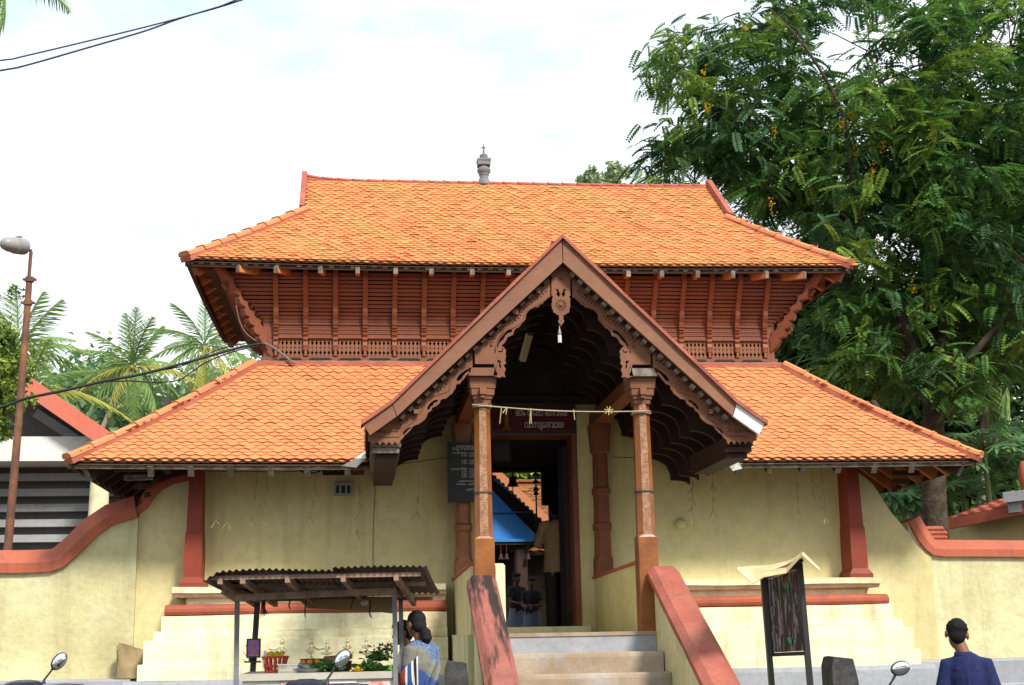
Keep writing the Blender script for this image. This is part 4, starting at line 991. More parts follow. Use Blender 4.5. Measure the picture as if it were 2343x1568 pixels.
# ---------------------------------------------------------------- shrine seen through the gate
YARD = 1.12
M['blue'] = mat('blue_wall_paint', (.04, .22, .55), (.03, .17, .46), .7, 2, .5, .15, 20, .3)
M['floor'] = mat('yard_paving', (.30, .25, .19), (.22, .18, .13), .9, 2, .7, .3, 20, .2)
SY = 8.0
SH = thing('tiled_shrine', 'shrine with a blue gable and orange tiled roof seen through the gate passage', 'shrine', (0, 10, YARD))
a, b = at(1118, 1070, SY), at(1262, 1205, SY); slope = (b.z-a.z)/(b.x-a.x)
ax = a.x-1.3; az = a.z-1.3*slope; gx = [ax, b.x]; hw = b.x-ax
mb = MB(); zb = at(1180, 1237, SY).z
mb.prism([(ax-hw+.35, SY+.35, zb), (b.x-.25, SY+.35, zb), (b.x-.25, SY+.35, b.z-.1), (ax, SY+.35, az-.16), (ax-hw+.35, SY+.35, b.z-.1)], (0, .15, 0)); mb.build('gable_wall', M['blue'], SH)
mb = MB(); mb.bx(ax-hw+.35, b.x-.3, SY+.27, SY+.35, zb, zb+.05); mb.build('ledge', M['blue'], SH)
mb = MB(); c1, c2, c3 = at(1128, 1172, SY+.33), at(1222, 1172, SY+.33), at(1150, 1100, SY+.33); mb.tube([c1, c2, at(1130, 1095, SY+.33)], .018, 6); mb.build('gable_moulding', M['blue'], SH)
for sx, xe in ((1, b.x), (-1, 2*ax-b.x)):
    mb = MB(); mb.prism([(ax, SY-.15, az+.10), (xe, SY-.15, b.z+.10), (xe, SY-.15, b.z-.06), (ax, SY-.15, az-.06)], (0, .06, 0)); mb.build('verge_board', M['hip'], SH)
    mb = MB()
    for k in range(34):
        t = (k+.5)/34; x, z = lerp(ax, xe, t), lerp(az, b.z, t)-.075; mb.lathe((x, 0, 0), [(.001, 0), (.001, .001)], 3) if False else mb.ell((x, SY-.14, z+.01), (.026, .015, .03), 6, 4)
    mb.build('verge_lace', M['hip'], SH, kind='stuff')
    mb = MB(); mb.prism([(ax, SY-.12, az+.08), (xe, SY-.12, b.z+.08), (xe, SY-.12, b.z+.02), (ax, SY-.12, az+.02)], (0, 4.5, 0)); mb.build('gable_roof', M['dark'], SH)
# main roof behind facing the gate
r0, r1 = at(1040, 1108, 12.5), at(1420, 1110, 12.5); e0 = at(1300, 1262, 10.2)
sp = plane([(0, V3((r0.x-2, 10.2, e0.z))), (1, V3((r0.x, 12.5, r0.z)))], [(0, V3((r1.x+2, 10.2, e0.z))), (1, V3((r1.x, 12.5, r0.z)))])
shp = sheet(sp, 'main_roof', M['under'], SH, -.03, 10, 4)
tp3 = tile_template(.21, .19, .05, .02)
link('roof_tiles', tiles_mesh(frames(sp, 22, .21, .02), tp3, M['tile_u']), None, shp, kind='stuff')
caprun([V3((r0.x, 12.5, r0.z+.03)), V3((r1.x, 12.5, r0.z+.03))], cap_h, .262, shp, .02)
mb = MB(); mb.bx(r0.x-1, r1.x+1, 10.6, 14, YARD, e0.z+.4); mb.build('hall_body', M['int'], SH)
for k, x in enumerate((ax-hw+.6, -.45, b.x-.5)):
    mb = MB(); mb.loft([octo(x, SY+.5, YARD, .26, .04), octo(x, SY+.5, zb, .22, .04)]); mb.build('column', M['dark'], SH)
mb = MB(); mb.bx(ax-hw+.3, b.x-.2, SY+.3, SY+2.6, zb-.05, zb+.02); mb.build('hall_ceiling', M['int'], SH)
# brass decoration inside
mb = MB()
for k in range(26):
    mb.ell((rnd.uniform(-.6, .75), SY+2.3+rnd.uniform(-.1, .1), rnd.uniform(YARD+.2, zb-.3)), (.03, .03, rnd.uniform(.03, .12)), 6, 5)
brass = mat('brass', (.55, .32, .07), (.4, .22, .05), .4, 5, .5, metal=.8); mb.build('brass_lamps', brass, SH, True, None, kind='stuff')
for u, vt in ((1145, 1240), (1158, 1240), (1207, 1240)):
    p = at(u, vt, SY+.3); mb = MB(); mb.tube([p, p+V3((0, 0, -.22))], .008, 5); mb.lathe(p+V3((0, 0, -.30)), [(.05, 0), (.035, .03), (.03, .08), (.01, .1)], 10); mb.build('small_bell', M['dark'], SH, True)
# yard floor paving inside
# bells and hanging lamps in the passage
def bell(u, v0, v1, y, label, chain_to):
    t = at(u, v0, y); bt_ = at(u, v1, y); h = t.z-bt_.z; B = thing('hanging_bell', label, 'bell', t)
    mb = MB(); mb.lathe(bt_, [(h*.52, 0), (h*.44, h*.08), (h*.33, h*.3), (h*.29, h*.6), (h*.2, h*.78), (h*.07, h*.84), (.012, h)], 16); mb.build('bell_body', M['blackiron'], B, True)
    mb = MB(); mb.tube([t, V3((t.x, t.y, chain_to))], .008, 6); mb.build('chain', M['blackiron'], B)
    mb = MB(); mb.tube([bt_+V3((0, 0, h*.4)), bt_+V3((0, 0, -.10))], .008, 6); mb.ell(bt_+V3((0, 0, -.12)), (.02, .02, .025), 8, 6); mb.build('clapper', M['blackiron'], B, True)
bell(1173, 1085, 1113, 3.3, 'dark bronze bell hanging in the gate passage against the shrine roof', 3.78)
p = at(1225, 1082, 3.3); HL = thing('hanging_lamp', 'dark chain lamp hanging right of the bell in the gate passage', 'lamp', p)
mb = MB(); mb.tube([V3((p.x, p.y, 3.78)), p, p+V3((0, 0, -.75))], .012, 6); mb.build('chain', M['blackiron'], HL)
mb = MB()
for k, dz in enumerate((0, -.10, -.2, -.26)): mb.lathe(p+V3((0, 0, dz-.05)), [(.05-.006*k, 0), (.055-.006*k, .02), (.02, .05)], 10)
mb.build('lamp_tiers', M['blackiron'], HL, True, kind='stuff')
# dark carved post standing in the rear opening
mb = MB(); q0, q1 = at(1254, 1100, 3.5), at(1288, 1100, 3.5); mb.loft([octo((q0.x+q1.x)/2, 3.5, 1.5, (q1.x-q0.x), .03), octo((q0.x+q1.x)/2, 3.5, 3.35, (q1.x-q0.x), .03)]); mb.build('passage_post', M['int'], GATE)
hd = at(1240, 1155, 3.5); mb = MB(); mb.bx(hd.x, OX1, 3.45, 3.59, hd.z, 3.79); mb.build('passage_header', M['int'], GATE)
# picture frame over the door inside
p = at(1147, 1032, .45); PF = thing('framed_picture', 'dark framed picture hung above the doorway inside', 'picture', p)
mb = MB(); mb.box((p.x, p.y-.0, p.z), (.22, .03, .26)); mb.build('frame', M['dark'], PF); mb = MB(); mb.box((p.x, p.y-.02, p.z), (.17, .006, .21)); mb.build('print', mat('faded_print', (.05, .055, .065)), PF)

# ---------------------------------------------------------------- assembly hall at the left
HY = 8.0
AH = thing('assembly_hall', 'grey gabled hall with red fascia and louvred wall behind the left compound wall', 'hall', (-10, 12, YARD))
M['hallgrey'] = mat('grey_soffit_paint', (.36, .36, .37), (.29, .29, .30), .8, 1, .5, .1, 10, .2)
M['halldark'] = mat('dark_hall_wall', (.17, .165, .165), (.13, .125, .125), .85, 1, .5, .1, 10, .2)
M['fascia'] = mat('salmon_red_fascia', (.60, .17, .115), (.55, .14, .09), .7, 1, .4, .1, 10, .3)
f0, f1 = at(25, 832, HY), at(300, 1022, HY); sl_ = (f1.z-f0.z)/(f1.x-f0.x)
apx = f0.x-.25; apz = f0.z-.25*sl_; ex = f1.x+.3; ez = f1.z+.3*sl_
for s_, xe in ((1, ex), (-1, 2*apx-ex)):
    mb = MB(); mb.prism([(apx, HY, apz), (xe, HY, ez), (xe, HY, ez-.34), (apx, HY, apz-.34)], (0, .08, 0)); mb.build('fascia', M['fascia'], AH)
    mb = MB(); mb.prism([(apx, HY+.08, apz-.04), (xe, HY+.08, ez-.04), (xe, HY+.08, ez-.22), (apx, HY+.08, apz-.22)], (0, 14, 0)); mb.build('roof_slab', M['hallgrey'], AH)
wy = HY+1.1
w0 = at(165, 1003, wy); zt, zb2 = at(60, 998, wy).z, at(60, 1055, wy).z
mb = MB(); mb.bx(2*apx-ex+.4, ex-.75, HY+.35, wy+.2, at(60, 1055, HY+.35).z, at(60, 999, HY+.35).z); mb.build('white_band', M['white'], AH)
mb = MB(); mb.prism([(2*apx-ex+.8, wy, zt), (ex-.8, wy, zt), (apx, wy, apz-.25)], (0, .15, 0)); mb.build('gable_wall', M['halldark'], AH)
mb = MB(); mb.bar(at(82, 945, wy-.1), at(262, 1062, wy-.1), .10, .16); mb.build('rake_beam', M['hallgrey'], AH)
mb = MB(); mb.bx(2*apx-ex+.6, ex-.6, wy+.25, wy+.35, YARD, zb2); mb.build('rear_wall', M['halldark'], AH)
for k in range(6):
    v = 1083+k*35; p0, p1 = at(100, v, wy), at(100, v+17, wy); mb = MB(); mb.bx(2*apx-ex+.6, ex-.6, wy+.02, wy+.22, p1.z, p0.z); mb.build('louvre', M['hallgrey'], AH)
mb = MB(); mb.bx(2*apx-ex+.6, ex-.6, wy, wy+.3, YARD, at(100, 1290, wy).z); mb.build('dwarf_wall', M['halldark'], AH)
for u in (226, -60):
    p = at(u, 1150, wy-1.0); mb = MB(); mb.lathe((p.x, p.y, YARD), [(.17, 0), (.17, 2.3), (.155, at(u, 1100, wy-1.0).z-YARD)], 20); cl_ = mb.build('column', M['plinth'], AH, True)
    mb = MB(); z = at(u, 1100, wy-1).z; mb.lathe((p.x, p.y, z), [(.18, 0), (.18, .06)], 20); mb.build('column_collar', M['red'], cl_)
    mb = MB(); mb.bx(p.x-.17, p.x+.17, p.y-.17, p.y+.17, z+.06, zb2+.05); mb.build('column_head', M['hallgrey'], cl_)

# ---------------------------------------------------------------- low building at the right
RB = thing('low_building', 'low yellow building with red tiled eave beyond the right compound wall', 'building', (8, 8, YARD))
ry = 5.5; p0, p1 = at(2158, 1190, ry), at(2420, 1134, ry-1.6); p1 = p0+(p1-p0)*2.2
mb = MB(); mb.prism([(p0.x, p0.y, p0.z), (p1.x, p1.y, p1.z), (p1.x, p1.y, p1.z-.16), (p0.x, p0.y, p0.z-.16)], (.06, .06, 0)); mb.build('fascia', M['red'], RB)
dd = (p1-p0).normalized(); back = V3((-dd.y, dd.x, 0)).normalized()*2.4+V3((0, 0, .55))
sp2 = plane([(0, p0), (1, p0+back)], [(0, p1), (1, p1+back)]); sh2 = sheet(sp2, 'roof', M['under'], RB, -.03, 6, 4)
link('roof_tiles', tiles_mesh(frames(sp2, 16, .2, .02), tp3, M['mortar'] if False else mat('pink_red_tile', (.58, .20, .14), (.48, .15, .1), .8, 2, .5, island=.25)), None, sh2, kind='stuff')
mb = MB(); w0, w1 = p0+V3((.25, .5, -.1)), p1+V3((.3, .5, -.1)); mb.prism([w0, w1, V3((w1.x, w1.y, YARD)), V3((w0.x, w0.y, YARD))], (.1, .2, 0)); mb.build('wall', M['wall'], RB)
mb = MB(); q0, q1 = at(2300, 1140, 4.6), at(2400, 1128, 4.2); mb.bar(q0, q1, .3, .16); mb.bar(q0+V3((.05, 0, -.16)), q1+V3((0, 0, -.16)), .2, .15); mb.build('parapet_block', M['grey'], RB)
mb = MB(); q = at(2344, 1090, 4.4); mb.ell(q, (.10, .10, .24)); mb.build('ornament', M['red'], RB, True)
TS = thing('tiled_wall_top', 'strip of old pierced red tiles beside the tree trunk behind the right wall', 'wall', at(2130, 1230, 3.2))
q0, q1 = at(2094, 1196, 3.2), at(2178, 1234, 3.2)
mb = MB(); mb.bx(q0.x, q1.x, 3.25, 3.45, YARD, q1.z); mb.build('base', M['red'], TS)
for i in range(10):
    for j in range(3):
        mb = MB(); x = q0.x+(q1.x-q0.x)*(i+.5*(j % 2)+.25)/10.5; z = q1.z+.065*j; mb.box((x, 3.3+.04*j, z+.03), (.045, .09, .05), Matrix.Rotation(.5, 3, 'X')); mb.build('pierced_tile', M['mortar'], TS)

# ---------------------------------------------------------------- street lamp, wires
LY = 1.5
LP = thing('street_lamp', 'rusty leaning lamp pole with a grey lamp head behind the left compound wall', 'street lamp', (at(15, 1255, LY).x, LY, YARD))
pa, pb, pc, pdn = at(18, 1255, LY), at(66, 690, LY), at(70.5, 574, LY), at(62, 640, LY)
base = pa+(pa-pb)*((pa.z-YARD)/(pb.z-pa.z))
mb = MB(); mb.tube([base, pa, lerp(pa, pb, .5), at(63, 700, LY), at(67, 637, LY)], [.052, .05, .045, .04, .038], 12); mb.build('pole', M['rust'], LP, True)
mb = MB(); mb.tube([at(65, 650, LY), at(71, 577, LY), at(69, 572, LY)], .022, 10); mb.tube([at(70.5, 574, LY), at(46, 565, LY-.15)], .02, 10); mb.build('arm', M['rust'], LP, True)
for v, u in ((640, 68), (693, 64)):
    p = at(u, v, LY); mb = MB(); mb.box(p, (.16, .06, .02)); mb.lathe(p, [(.055, -.03), (.055, .03)], 12); mb.build('clamp', M['rust'], LP)
h0, h1 = at(58, 566, LY-.1), at(3, 556, LY-.4)
mb = MB(); d = (h1-h0); d.normalize(); sd = d.cross(V3((0, 0, 1))).normalized(); uu = sd.cross(d); rings = []; Lh = (h1-h0).length
for t, r in ((0, .085), (.03, .105), (.12, .112), (.45, .115), (.47, .105), (.7, .1), (.88, .08), (.97, .05), (1.0, .02)):
    c = h0+d*Lh*t; rings.append([c+sd*r*math.cos(2*PI*j/16)+uu*r*.92*math.sin(2*PI*j/16) for j in range(16)])
mb.loft(rings[:5]); mb.build('lamp_housing', mat('cast_aluminium', (.26, .27, .29), (.2, .21, .23), .5, 6, .5, .1, 30, .5), LP, True)
mb = MB(); mb.loft(rings[4:]); mb.build('lamp_glass', mat('dusty_lamp_glass', (.30, .29, .28), (.23, .22, .21), .35, 6, .5), LP, True)
mb = MB(); mb.box(lerp(h0, h1, .25)+uu*.115, (.06, .05, .02)); mb.build('lid', M['iron'], LP)
def wire(name, label, pts, r, m, cat='cable'): 
    mb = MB(); mb.tube(pts, r, 6); o = mb.build(name, m, None, True, None); return tag(o, label, cat)
def poly(pts, n=8):
    out = []
    P_ = [V3(p) for p in pts]
    for i in range(len(P_)-1):
        p0, p1, p2, p3 = P_[max(i-1, 0)], P_[i], P_[i+1], P_[min(i+2, len(P_)-1)]
        for k in range(n):
            t = k/n; out.append(.5*((2*p1)+(p2-p0)*t+(2*p0-5*p1+4*p2-p3)*t*t+(3*p1-p0-3*p2+p3)*t**3))
    out.append(P_[-1]); return out
wire('overhead_cable', 'upper of two dark blue overhead wires crossing the sky at top left', poly([at(-300, 175, -6), at(0, 139, -5.6), at(60, 128, -5.4), at(330, 63, -5), at(480, 22, -4.8), at(560, -8, -4.7), at(900, -150, -4)]), .0065, M['cable_b'])
wire('overhead_cable', 'lower of two dark blue overhead wires crossing the sky at top left', poly([at(-300, 210, -6), at(0, 162, -5.6), at(60, 150, -5.4), at(200, 110, -5.2), at(330, 72, -5), at(420, 40, -4.8), at(560, -2, -4.7), at(900, -120, -4)]), .0075, M['cable_b'])
wire('service_cable', 'thick black service cable sagging from the left edge to the gallery corner', poly([at(-200, 985, -.6), at(0, 932, -.4), at(60, 912, -.35), at(150, 893, -.3), at(240, 872, -.2), at(330, 855, -.1), at(440, 826, .05), at(520, 803, .2), at(575, 790, .32), at(604, 787, .38)]), .016, M['cable'])
wire('service_cable', 'thin black cable looping below the main service cable', poly([at(240, 874, -.2), at(300, 872, -.15), at(350, 875, -.1), at(405, 871, 0), at(440, 850, .05), at(470, 830, .1), at(530, 806, .2), at(600, 790, .38)]), .008, M['cable'])
wire('service_cable', 'thin black cable parting above the main service cable near the gallery', poly([at(330, 853, -.1), at(400, 842, 0), at(430, 832, .05), at(500, 800, .2), at(560, 786, .3), at(604, 780, .38)]), .007, M['cable'])
wire('service_cable', 'grey cable bundle running down the gallery corner onto the lower roof', poly([at(604, 785, .36), at(622, 794, .33), at(640, 806, .31), at(660, 822, .30), at(674, 832, .28)]), .013, mat('grey_cable', (.16, .15, .14), rough=.7))
wire('loose_wire', 'pale slack wire hanging below the left corner of the upper eave', poly([at(540, 700, .0), at(548, 735, .1), at(562, 762, .2), at(585, 780, .33)]), .006, mat('pale_wire', (.3, .22, .16)))
# ---------------------------------------------------------------- string and straw garlands
STRAW = mat('dry_palm_leaf', (.40, .34, .14), (.28, .21, .08), .7, 8, .5, island=.5)
ST = thing('straw_string', 'string with straw tassels tied between the two porch pillars', 'string', (0, -2.6, 3.3))
sa, sb = at(1080, 926, -2.58), at(1478, 941, -2.58)
pp_ = [lerp(sa, sb, k/12)+V3((0, 0, -.03*math.sin(PI*k/12))) for k in range(13)]
mb = MB(); mb.tube(pp_, .006, 6); mb.build('string', mat('twine', (.45, .38, .28), rough=.9), ST)
for x_ in (-.777, .777):
    for kk in range(3):
        mb = MB(); z = (sa.z if x_ < 0 else sb.z)+.012*(kk-1); mb.loft([octo(x_, -2.47, z-.004, .185, .05), octo(x_, -2.47, z+.004, .185, .05)]); mb.build('tie', M['rawwood'], ST)
for u, n_t, L_ in ((1147, 1, .16), (1160, 4, .07), (1214, 2, .15), (1312, 1, .10), (1392, 7, .045)):
    p = at(u, 929+12*(u-1080)/398+1, -2.585)
    for k in range(n_t):
        ang = rnd.uniform(-.9, .9) if n_t > 2 else rnd.uniform(-.15, .12); 
        if n_t == 7: ang = 2*PI*k/7
        mb = MB(); e = p+V3((math.sin(ang)*L_, rnd.uniform(-.01, .01), -math.cos(ang)*L_)); mb.bar(p, e, .008, .004, (0, 1, 0)); mb.build('straw', STRAW, ST)
def garland(u0, v0, v1, du, label, pieces):
    y = -.35; a = at(u0, v0, y); b = at(u0+du, v1, y); G = thing('leaf_garland', label, 'garland', a, 'straw garlands hanging under the lower eave')
    mb = MB(); mb.tube([V3((a.x, a.y, a.z+.06)), a, lerp(a, b, .5)+V3((.01, 0, 0)), b], .0035, 4); mb.build('string', STRAW, G)
    for k in range(pieces):
        p = lerp(a, b, (k+1)/pieces)
        for s in range(2 if k < pieces-1 else 3):
            ang = rnd.uniform(-.8, .8); L_ = rnd.uniform(.06, .11); mb = MB(); mb.bar(p, p+V3((math.sin(ang)*L_, rnd.uniform(-.02, .02), -math.cos(ang)*L_)), .009, .004, (0, 1, 0)); mb.build('straw', STRAW, G)
gl_ = [(505, 1070, 1190, -11, 'dry straw garland nearest the left red pillar', 3), (537, 1070, 1192, -16, 'dry straw garland second from the left red pillar', 3), (589, 1068, 1185, -14, 'straw garland hanging third from the left red pillar', 4), (614, 1068, 1188, -14, 'straw garland hanging fourth from the left red pillar', 3), (724, 1075, 1180, -13, 'straw garland hanging straight left of the vent grille', 3), (821, 1080, 1212, -3, 'long straw garland hanging right of the vent grille', 4), (958, 1098, 1170, -4, 'single straw sprig hanging against the wall left of the timetable board', 2),
 (1580, 1075, 1180, 4, 'dark straw garland above the globe lamp right of the porch', 5), (1628, 1072, 1165, 2, 'thin straw garland second to the right of the porch', 3), (1820, 1072, 1165, 4, 'straw garland hanging third to the right of the porch', 3), (1855, 1072, 1125, 4, 'short straw garland hanging left of the right red pillar', 2), (1876, 1070, 1185, 12, 'straw garland with a pale star of leaves nearest the right red pillar', 4)]
for g in gl_: garland(*g)
wire('eave_wire', 'thin dark wire strung under the left lower eave to the porch', [at(470, 1078, -.2), at(640, 1080, -.25), at(840, 1072, -.3), at(1030, 1046, -.25)], .004, M['cable'])
wire('eave_wire', 'thin dark wire strung across the wall right of the porch', [at(1400, 1046, -.1), at(1560, 1050, -.1), at(1660, 1055, -.3)], .004, M['cable'])
wire('wall_cable', 'thin black cable running down the yellow wall left of the porch', poly([at(860, 1075, .14), at(858, 1130, .14), at(854, 1200, .14), at(853, 1300, .14)]), .003, M['cable'])
wire('eave_cable', 'looped black cables under the left eave beside the meter board', poly([at(670, 1050, -.5), at(676, 1066, -.3), at(692, 1080, -.1), at(720, 1082, .05), at(745, 1070, .1), at(760, 1060, .12)]), .008, M['cable'])
# ---------------------------------------------------------------- offering stall left of the steps
PVZ = .15
SYF, SYB = -4.45, -3.60
ST2 = thing('market_stall', 'small offering stall with a rusty corrugated roof and cement counter left of the steps', 'stall', (at(720, 1540, -4).x, -4, PVZ))
def post_at(u0, v0, u1, v1, y, m, w, nm='post'):
    a, b = at(u0, v0, y), at(u1, v1, y); mb = MB(); z = a.z; base = a+(a-b)*((a.z-PVZ)/(b.z-a.z))
    mb.bar(base, b, w, w, (0, 1, 0)); return mb.build(nm, m, ST2)
post_at(540, 1560, 543, 1352, SYF, M['iron'], .036); post_at(905, 1560, 902, 1340, SYF, M['iron'], .036)
post_at(578, 1540, 589, 1378, SYB, M['blackiron'], .045); post_at(919, 1500, 916, 1362, SYB, M['iron'], .036)
# roof sheets
RL0, RR0 = at(464, 1313, -5.0), at(975, 1303, -5.0); RL1, RR1 = at(548, 1371, -3.45), at(1006, 1369, -3.45)
def stall_sheet(s0, s1, dz):
    nu, nv = 110, 3; V = []; F = []
    for j in range(nv+1):
        for i in range(nu+1):
            s = s0+(s1-s0)*i/nu; t = j/nv; p = lerp(lerp(RL0, RR0, s), lerp(RL1, RR1, s), t)
            p = p+V3((0, 0, .008*math.cos(s*2*PI*34)+dz+.012*math.sin(s*7+dz*90)+.01*math.sin(t*3+s*5)-.06*max(0, .07-s)/.07*(1-t)-.035*math.sin(PI*t)*.5)); V.append(p)
    for j in range(nv):
        for i in range(nu): q = j*(nu+1)+i; F.append((q, q+1, q+nu+2, q+nu+1))
    mb = MB(); n = len(V); mb.add(V+[p+V3((0, 0, .004)) for p in V], F+[tuple(n+k for k in reversed(f)) for f in F]); mb.build('roof_sheet', M['sheet'], ST2, True, None)
stall_sheet(0, .34, 0); stall_sheet(.325, .60, .012); stall_sheet(.575, 1.0, .022)
def rp(s, t, dz=-.03): p = lerp(lerp(RL0, RR0, s), lerp(RL1, RR1, s), t); return p+V3((0, 0, dz))
for s in (.07, .17, .37, .62, .86):
    mb = MB(); mb.bar(rp(s, .03, -.045), rp(s+.012, .98, -.045), .035, .05); mb.build('roof_rafter', M['rawwood'], ST2)
for t in (.05, .36, .9):
    mb = MB(); mb.bar(rp(.02, t, -.022), rp(.97, t, -.022), .045, .03); mb.build('roof_batten', M['rawwood'], ST2)
mb = MB(); mb.bar(at(538, 1368, SYF-.04), at(906, 1352, SYF-.04), .035, .05); mb.build('front_beam', M['rawwood'], ST2)
mb = MB(); mb.bar(at(512, 1348, SYF-.1), at(544, 1368, SYF), .04, .07); mb.build('side_beam', M['rawwood'], ST2)
mb = MB(); mb.bar(at(545, 1356, SYF), at(592, 1372, SYB), .035, .05); mb.bar(at(900, 1350, SYF), at(918, 1362, SYB), .035, .05); mb.build('side_rails', M['rawwood'], ST2, kind='stuff')
# counter
cl, cr_ = at(548, 1543, SYF), at(908, 1536, SYF); CT = (cl.z+cr_.z)/2
mb = MB(); mb.bx(cl.x, cr_.x, SYF, SYB+.02, CT-.05, CT); mb.build('counter_top', mat('pale_counter', (.50, .47, .40), (.42, .39, .32), .7, 4, .6, .2, 30), ST2)
mb = MB(); mb.bx(cl.x+.02, cr_.x-.02, SYF+.03, SYB, PVZ, CT-.05); mb.build('counter_body', M['white'], ST2)
# old banner sheet under the roof
mb = MB(); q = [at(682, 1372, -3.75), at(900, 1368, -3.75), at(901, 1404, -3.75), at(840, 1398, -3.75), at(705, 1392, -3.75)]
mb.prism(q, (0, .006, 0)); bn = mb.build('banner', mat('old_banner', (.36, .25, .12), (.28, .19, .09), .8, 5, .6), ST2)
# posters on the counter face
PO = thing('poster', 'purple printed poster pasted on the front of the stall counter', 'poster', (0, SYF, CT-.1))
p0, p1 = at(693, 1559, SYF+.02), at(812, 1590, SYF+.02); mb = MB(); mb.bx(p0.x, p1.x, SYF+.022, SYF+.026, p1.z-.2, p0.z); mb.build('sheet', mat('purple_print', (.14, .03, .18), (.2, .05, .2), .6, 6, .8), PO)
mb = MB(); mb.bx(p0.x-.01, p1.x+.01, SYF+.019, SYF+.0215, p0.z-.02, p0.z+.008); mb.build('border', M['white'], PO)
p0 = at(640, 1562, SYF+.02); PO2 = thing('poster', 'white and red torn poster on the counter left of the purple one', 'poster', p0); mb = MB(); mb.bx(p0.x, p0.x+.16, SYF+.022, SYF+.026, p0.z-.3, p0.z+.02); mb.build('sheet', mat('torn_red_print', (.62, .58, .56), (.55, .12, .08), .6, 14, .8), PO2)
p0 = at(838, 1562, SYF+.02); PO3 = thing('poster', 'white and red torn poster on the counter right of the purple one', 'poster', p0); mb = MB(); mb.bx(p0.x, p0.x+.18, SYF+.022, SYF+.026, p0.z-.3, p0.z+.015); mb.build('sheet', mat('torn_red_print_b', (.62, .58, .56), (.55, .14, .08), .6, 13, .8), PO3)
# framed picture on the rear post
p = at(580, 1483, SYB-.08); FP = thing('framed_picture', 'small framed devotional picture tied to the left rear stall post', 'picture', p)
mb = MB(); mb.box((p.x, p.y, p.z), (.115, .02, .155)); mb.build('frame', M['blackiron'], FP)
def print_mat():
    m = bpy.data.materials.new('devotional_print'); m.use_nodes = True; t = m.node_tree; b = t.nodes['Principled BSDF']; b.inputs['Roughness'].default_value = .35
    tcn = t.nodes.new('ShaderNodeTexCoord'); g = t.nodes.new('ShaderNodeTexNoise'); g.inputs['Scale'].default_value = 34; g.inputs['Detail'].default_value = 2; r = t.nodes.new('ShaderNodeValToRGB')
    r.color_ramp.interpolation = 'LINEAR'
    for pos, c in ((.0, (.2, .04, .3, 1)), (.42, (.35, .1, .4, 1)), (.5, (.1, .2, .5, 1)), (.56, (.6, .12, .06, 1)), (.66, (.6, .35, .2, 1))):
        e = r.color_ramp.elements.new(pos); e.color = c
    t.links.new(tcn.outputs['Object'], g.inputs['Vector']); t.links.new(g.outputs['Fac'], r.inputs['Fac']); t.links.new(r.outputs[0], b.inputs['Base Color']); return m
mb = MB(); mb.box((p.x, p.y-.011, p.z), (.09, .004, .13)); mb.build('print', print_mat(), FP)
mb = MB(); mb.ell((p.x, p.y-.016, p.z+.025), (.014, .004, .018), 8, 6); mb.prism([(p.x-.03, p.y-.014, p.z-.045), (p.x+.03, p.y-.014, p.z-.045), (p.x+.018, p.y-.014, p.z+.008), (p.x-.018, p.y-.014, p.z+.008)], (0, -.002, 0)); mb.build('print_figure', mat('print_ink', (.12, .25, .5), (.6, .12, .05), .5, 30, .9), FP, kind='stuff')
LSH = thing('lamp_shelf', 'tiny dark shelf with an oil lamp under the framed picture', 'shelf', at(578, 1512, SYB-.06)); q = at(578, 1514, SYB-.07)
mb = MB(); mb.box(q, (.13, .08, .012)); mb.build('shelf', M['blackiron'], LSH); mb = MB(); mb.lathe(q+V3((0, 0, .006)), [(.03, 0), (.036, .02), (.015, .03), (.02, .05), (.004, .06)], 10); mb.build('oil_lamp', M['blackiron'], LSH, True)
# goods
def on(u, y=-4.2): q = at(u, 1535, y); return V3((q.x, y, CT))
b0 = on(629, -4.15); BK = thing('plastic_basket', 'red plastic basket of bananas on the stall counter', 'basket', b0)
rb_ = mat('red_plastic', (.62, .06, .025), rough=.4, spec=.5)
mb = MB(); n = 16; H_ = .12
for k in range(n):
    a = 2*PI*k/n; mb.bar(b0+V3((.075*math.cos(a), .06*math.sin(a), .01)), b0+V3((.10*math.cos(a), .08*math.sin(a), H_)), .018, .006, (math.cos(a), math.sin(a), 0))
mb.build('slats', rb_, BK, kind='stuff')
for z, r in ((.012, .077), (.05, .086), (H_, .102)):
    mb = MB(); mb.tube([b0+V3((r*math.cos(2*PI*k/20), r*.8*math.sin(2*PI*k/20), z)) for k in range(21)], .008, 6); mb.build('hoop', rb_, BK, True, None)
mb = MB(); mb.lathe(b0, [(.076, .002), (.076, .012)], 16); mb.build('basket_base', rb_, BK)
ban = mat('banana_skin', (.72, .50, .04), (.6, .4, .03), .5, 10, .5)
BA = thing('banana_bunch', 'bunch of yellow bananas lying in the red basket', 'bananas', b0+V3((0, 0, H_)))
for k in range(6):
    x = -.055+.022*k; mb = MB(); mb.tube([b0+V3((x, -.05+.1*t, H_-.01+.035*math.sin(PI*t)+.008*(k % 2))) for t in (0, .2, .4, .6, .8, 1)], [.006, .014, .017, .017, .013, .005], 8); mb.build('banana', ban, BA, True, None)
q = b0+V3((-.08, -.02, .07)); BT_ = thing('white_bottle', 'small pale bottle standing in the red basket', 'bottle', q); mb = MB(); mb.lathe(q, [(.016, 0), (.018, .06), (.008, .08), (.009, .10)], 10); mb.build('bottle', M['white'], BT_, True)
b1 = on(659, -4.28); PB = thing('plastic_box', 'translucent plastic box of pale sweets beside the red basket', 'box', b1)
clr = bpy.data.materials.new('clear_plastic'); clr.use_nodes = True; bb_ = clr.node_tree.nodes['Principled BSDF']; bb_.inputs['Base Color'].default_value = (.75, .73, .65, 1); bb_.inputs['Roughness'].default_value = .3; bb_.inputs['Alpha'].default_value = .45
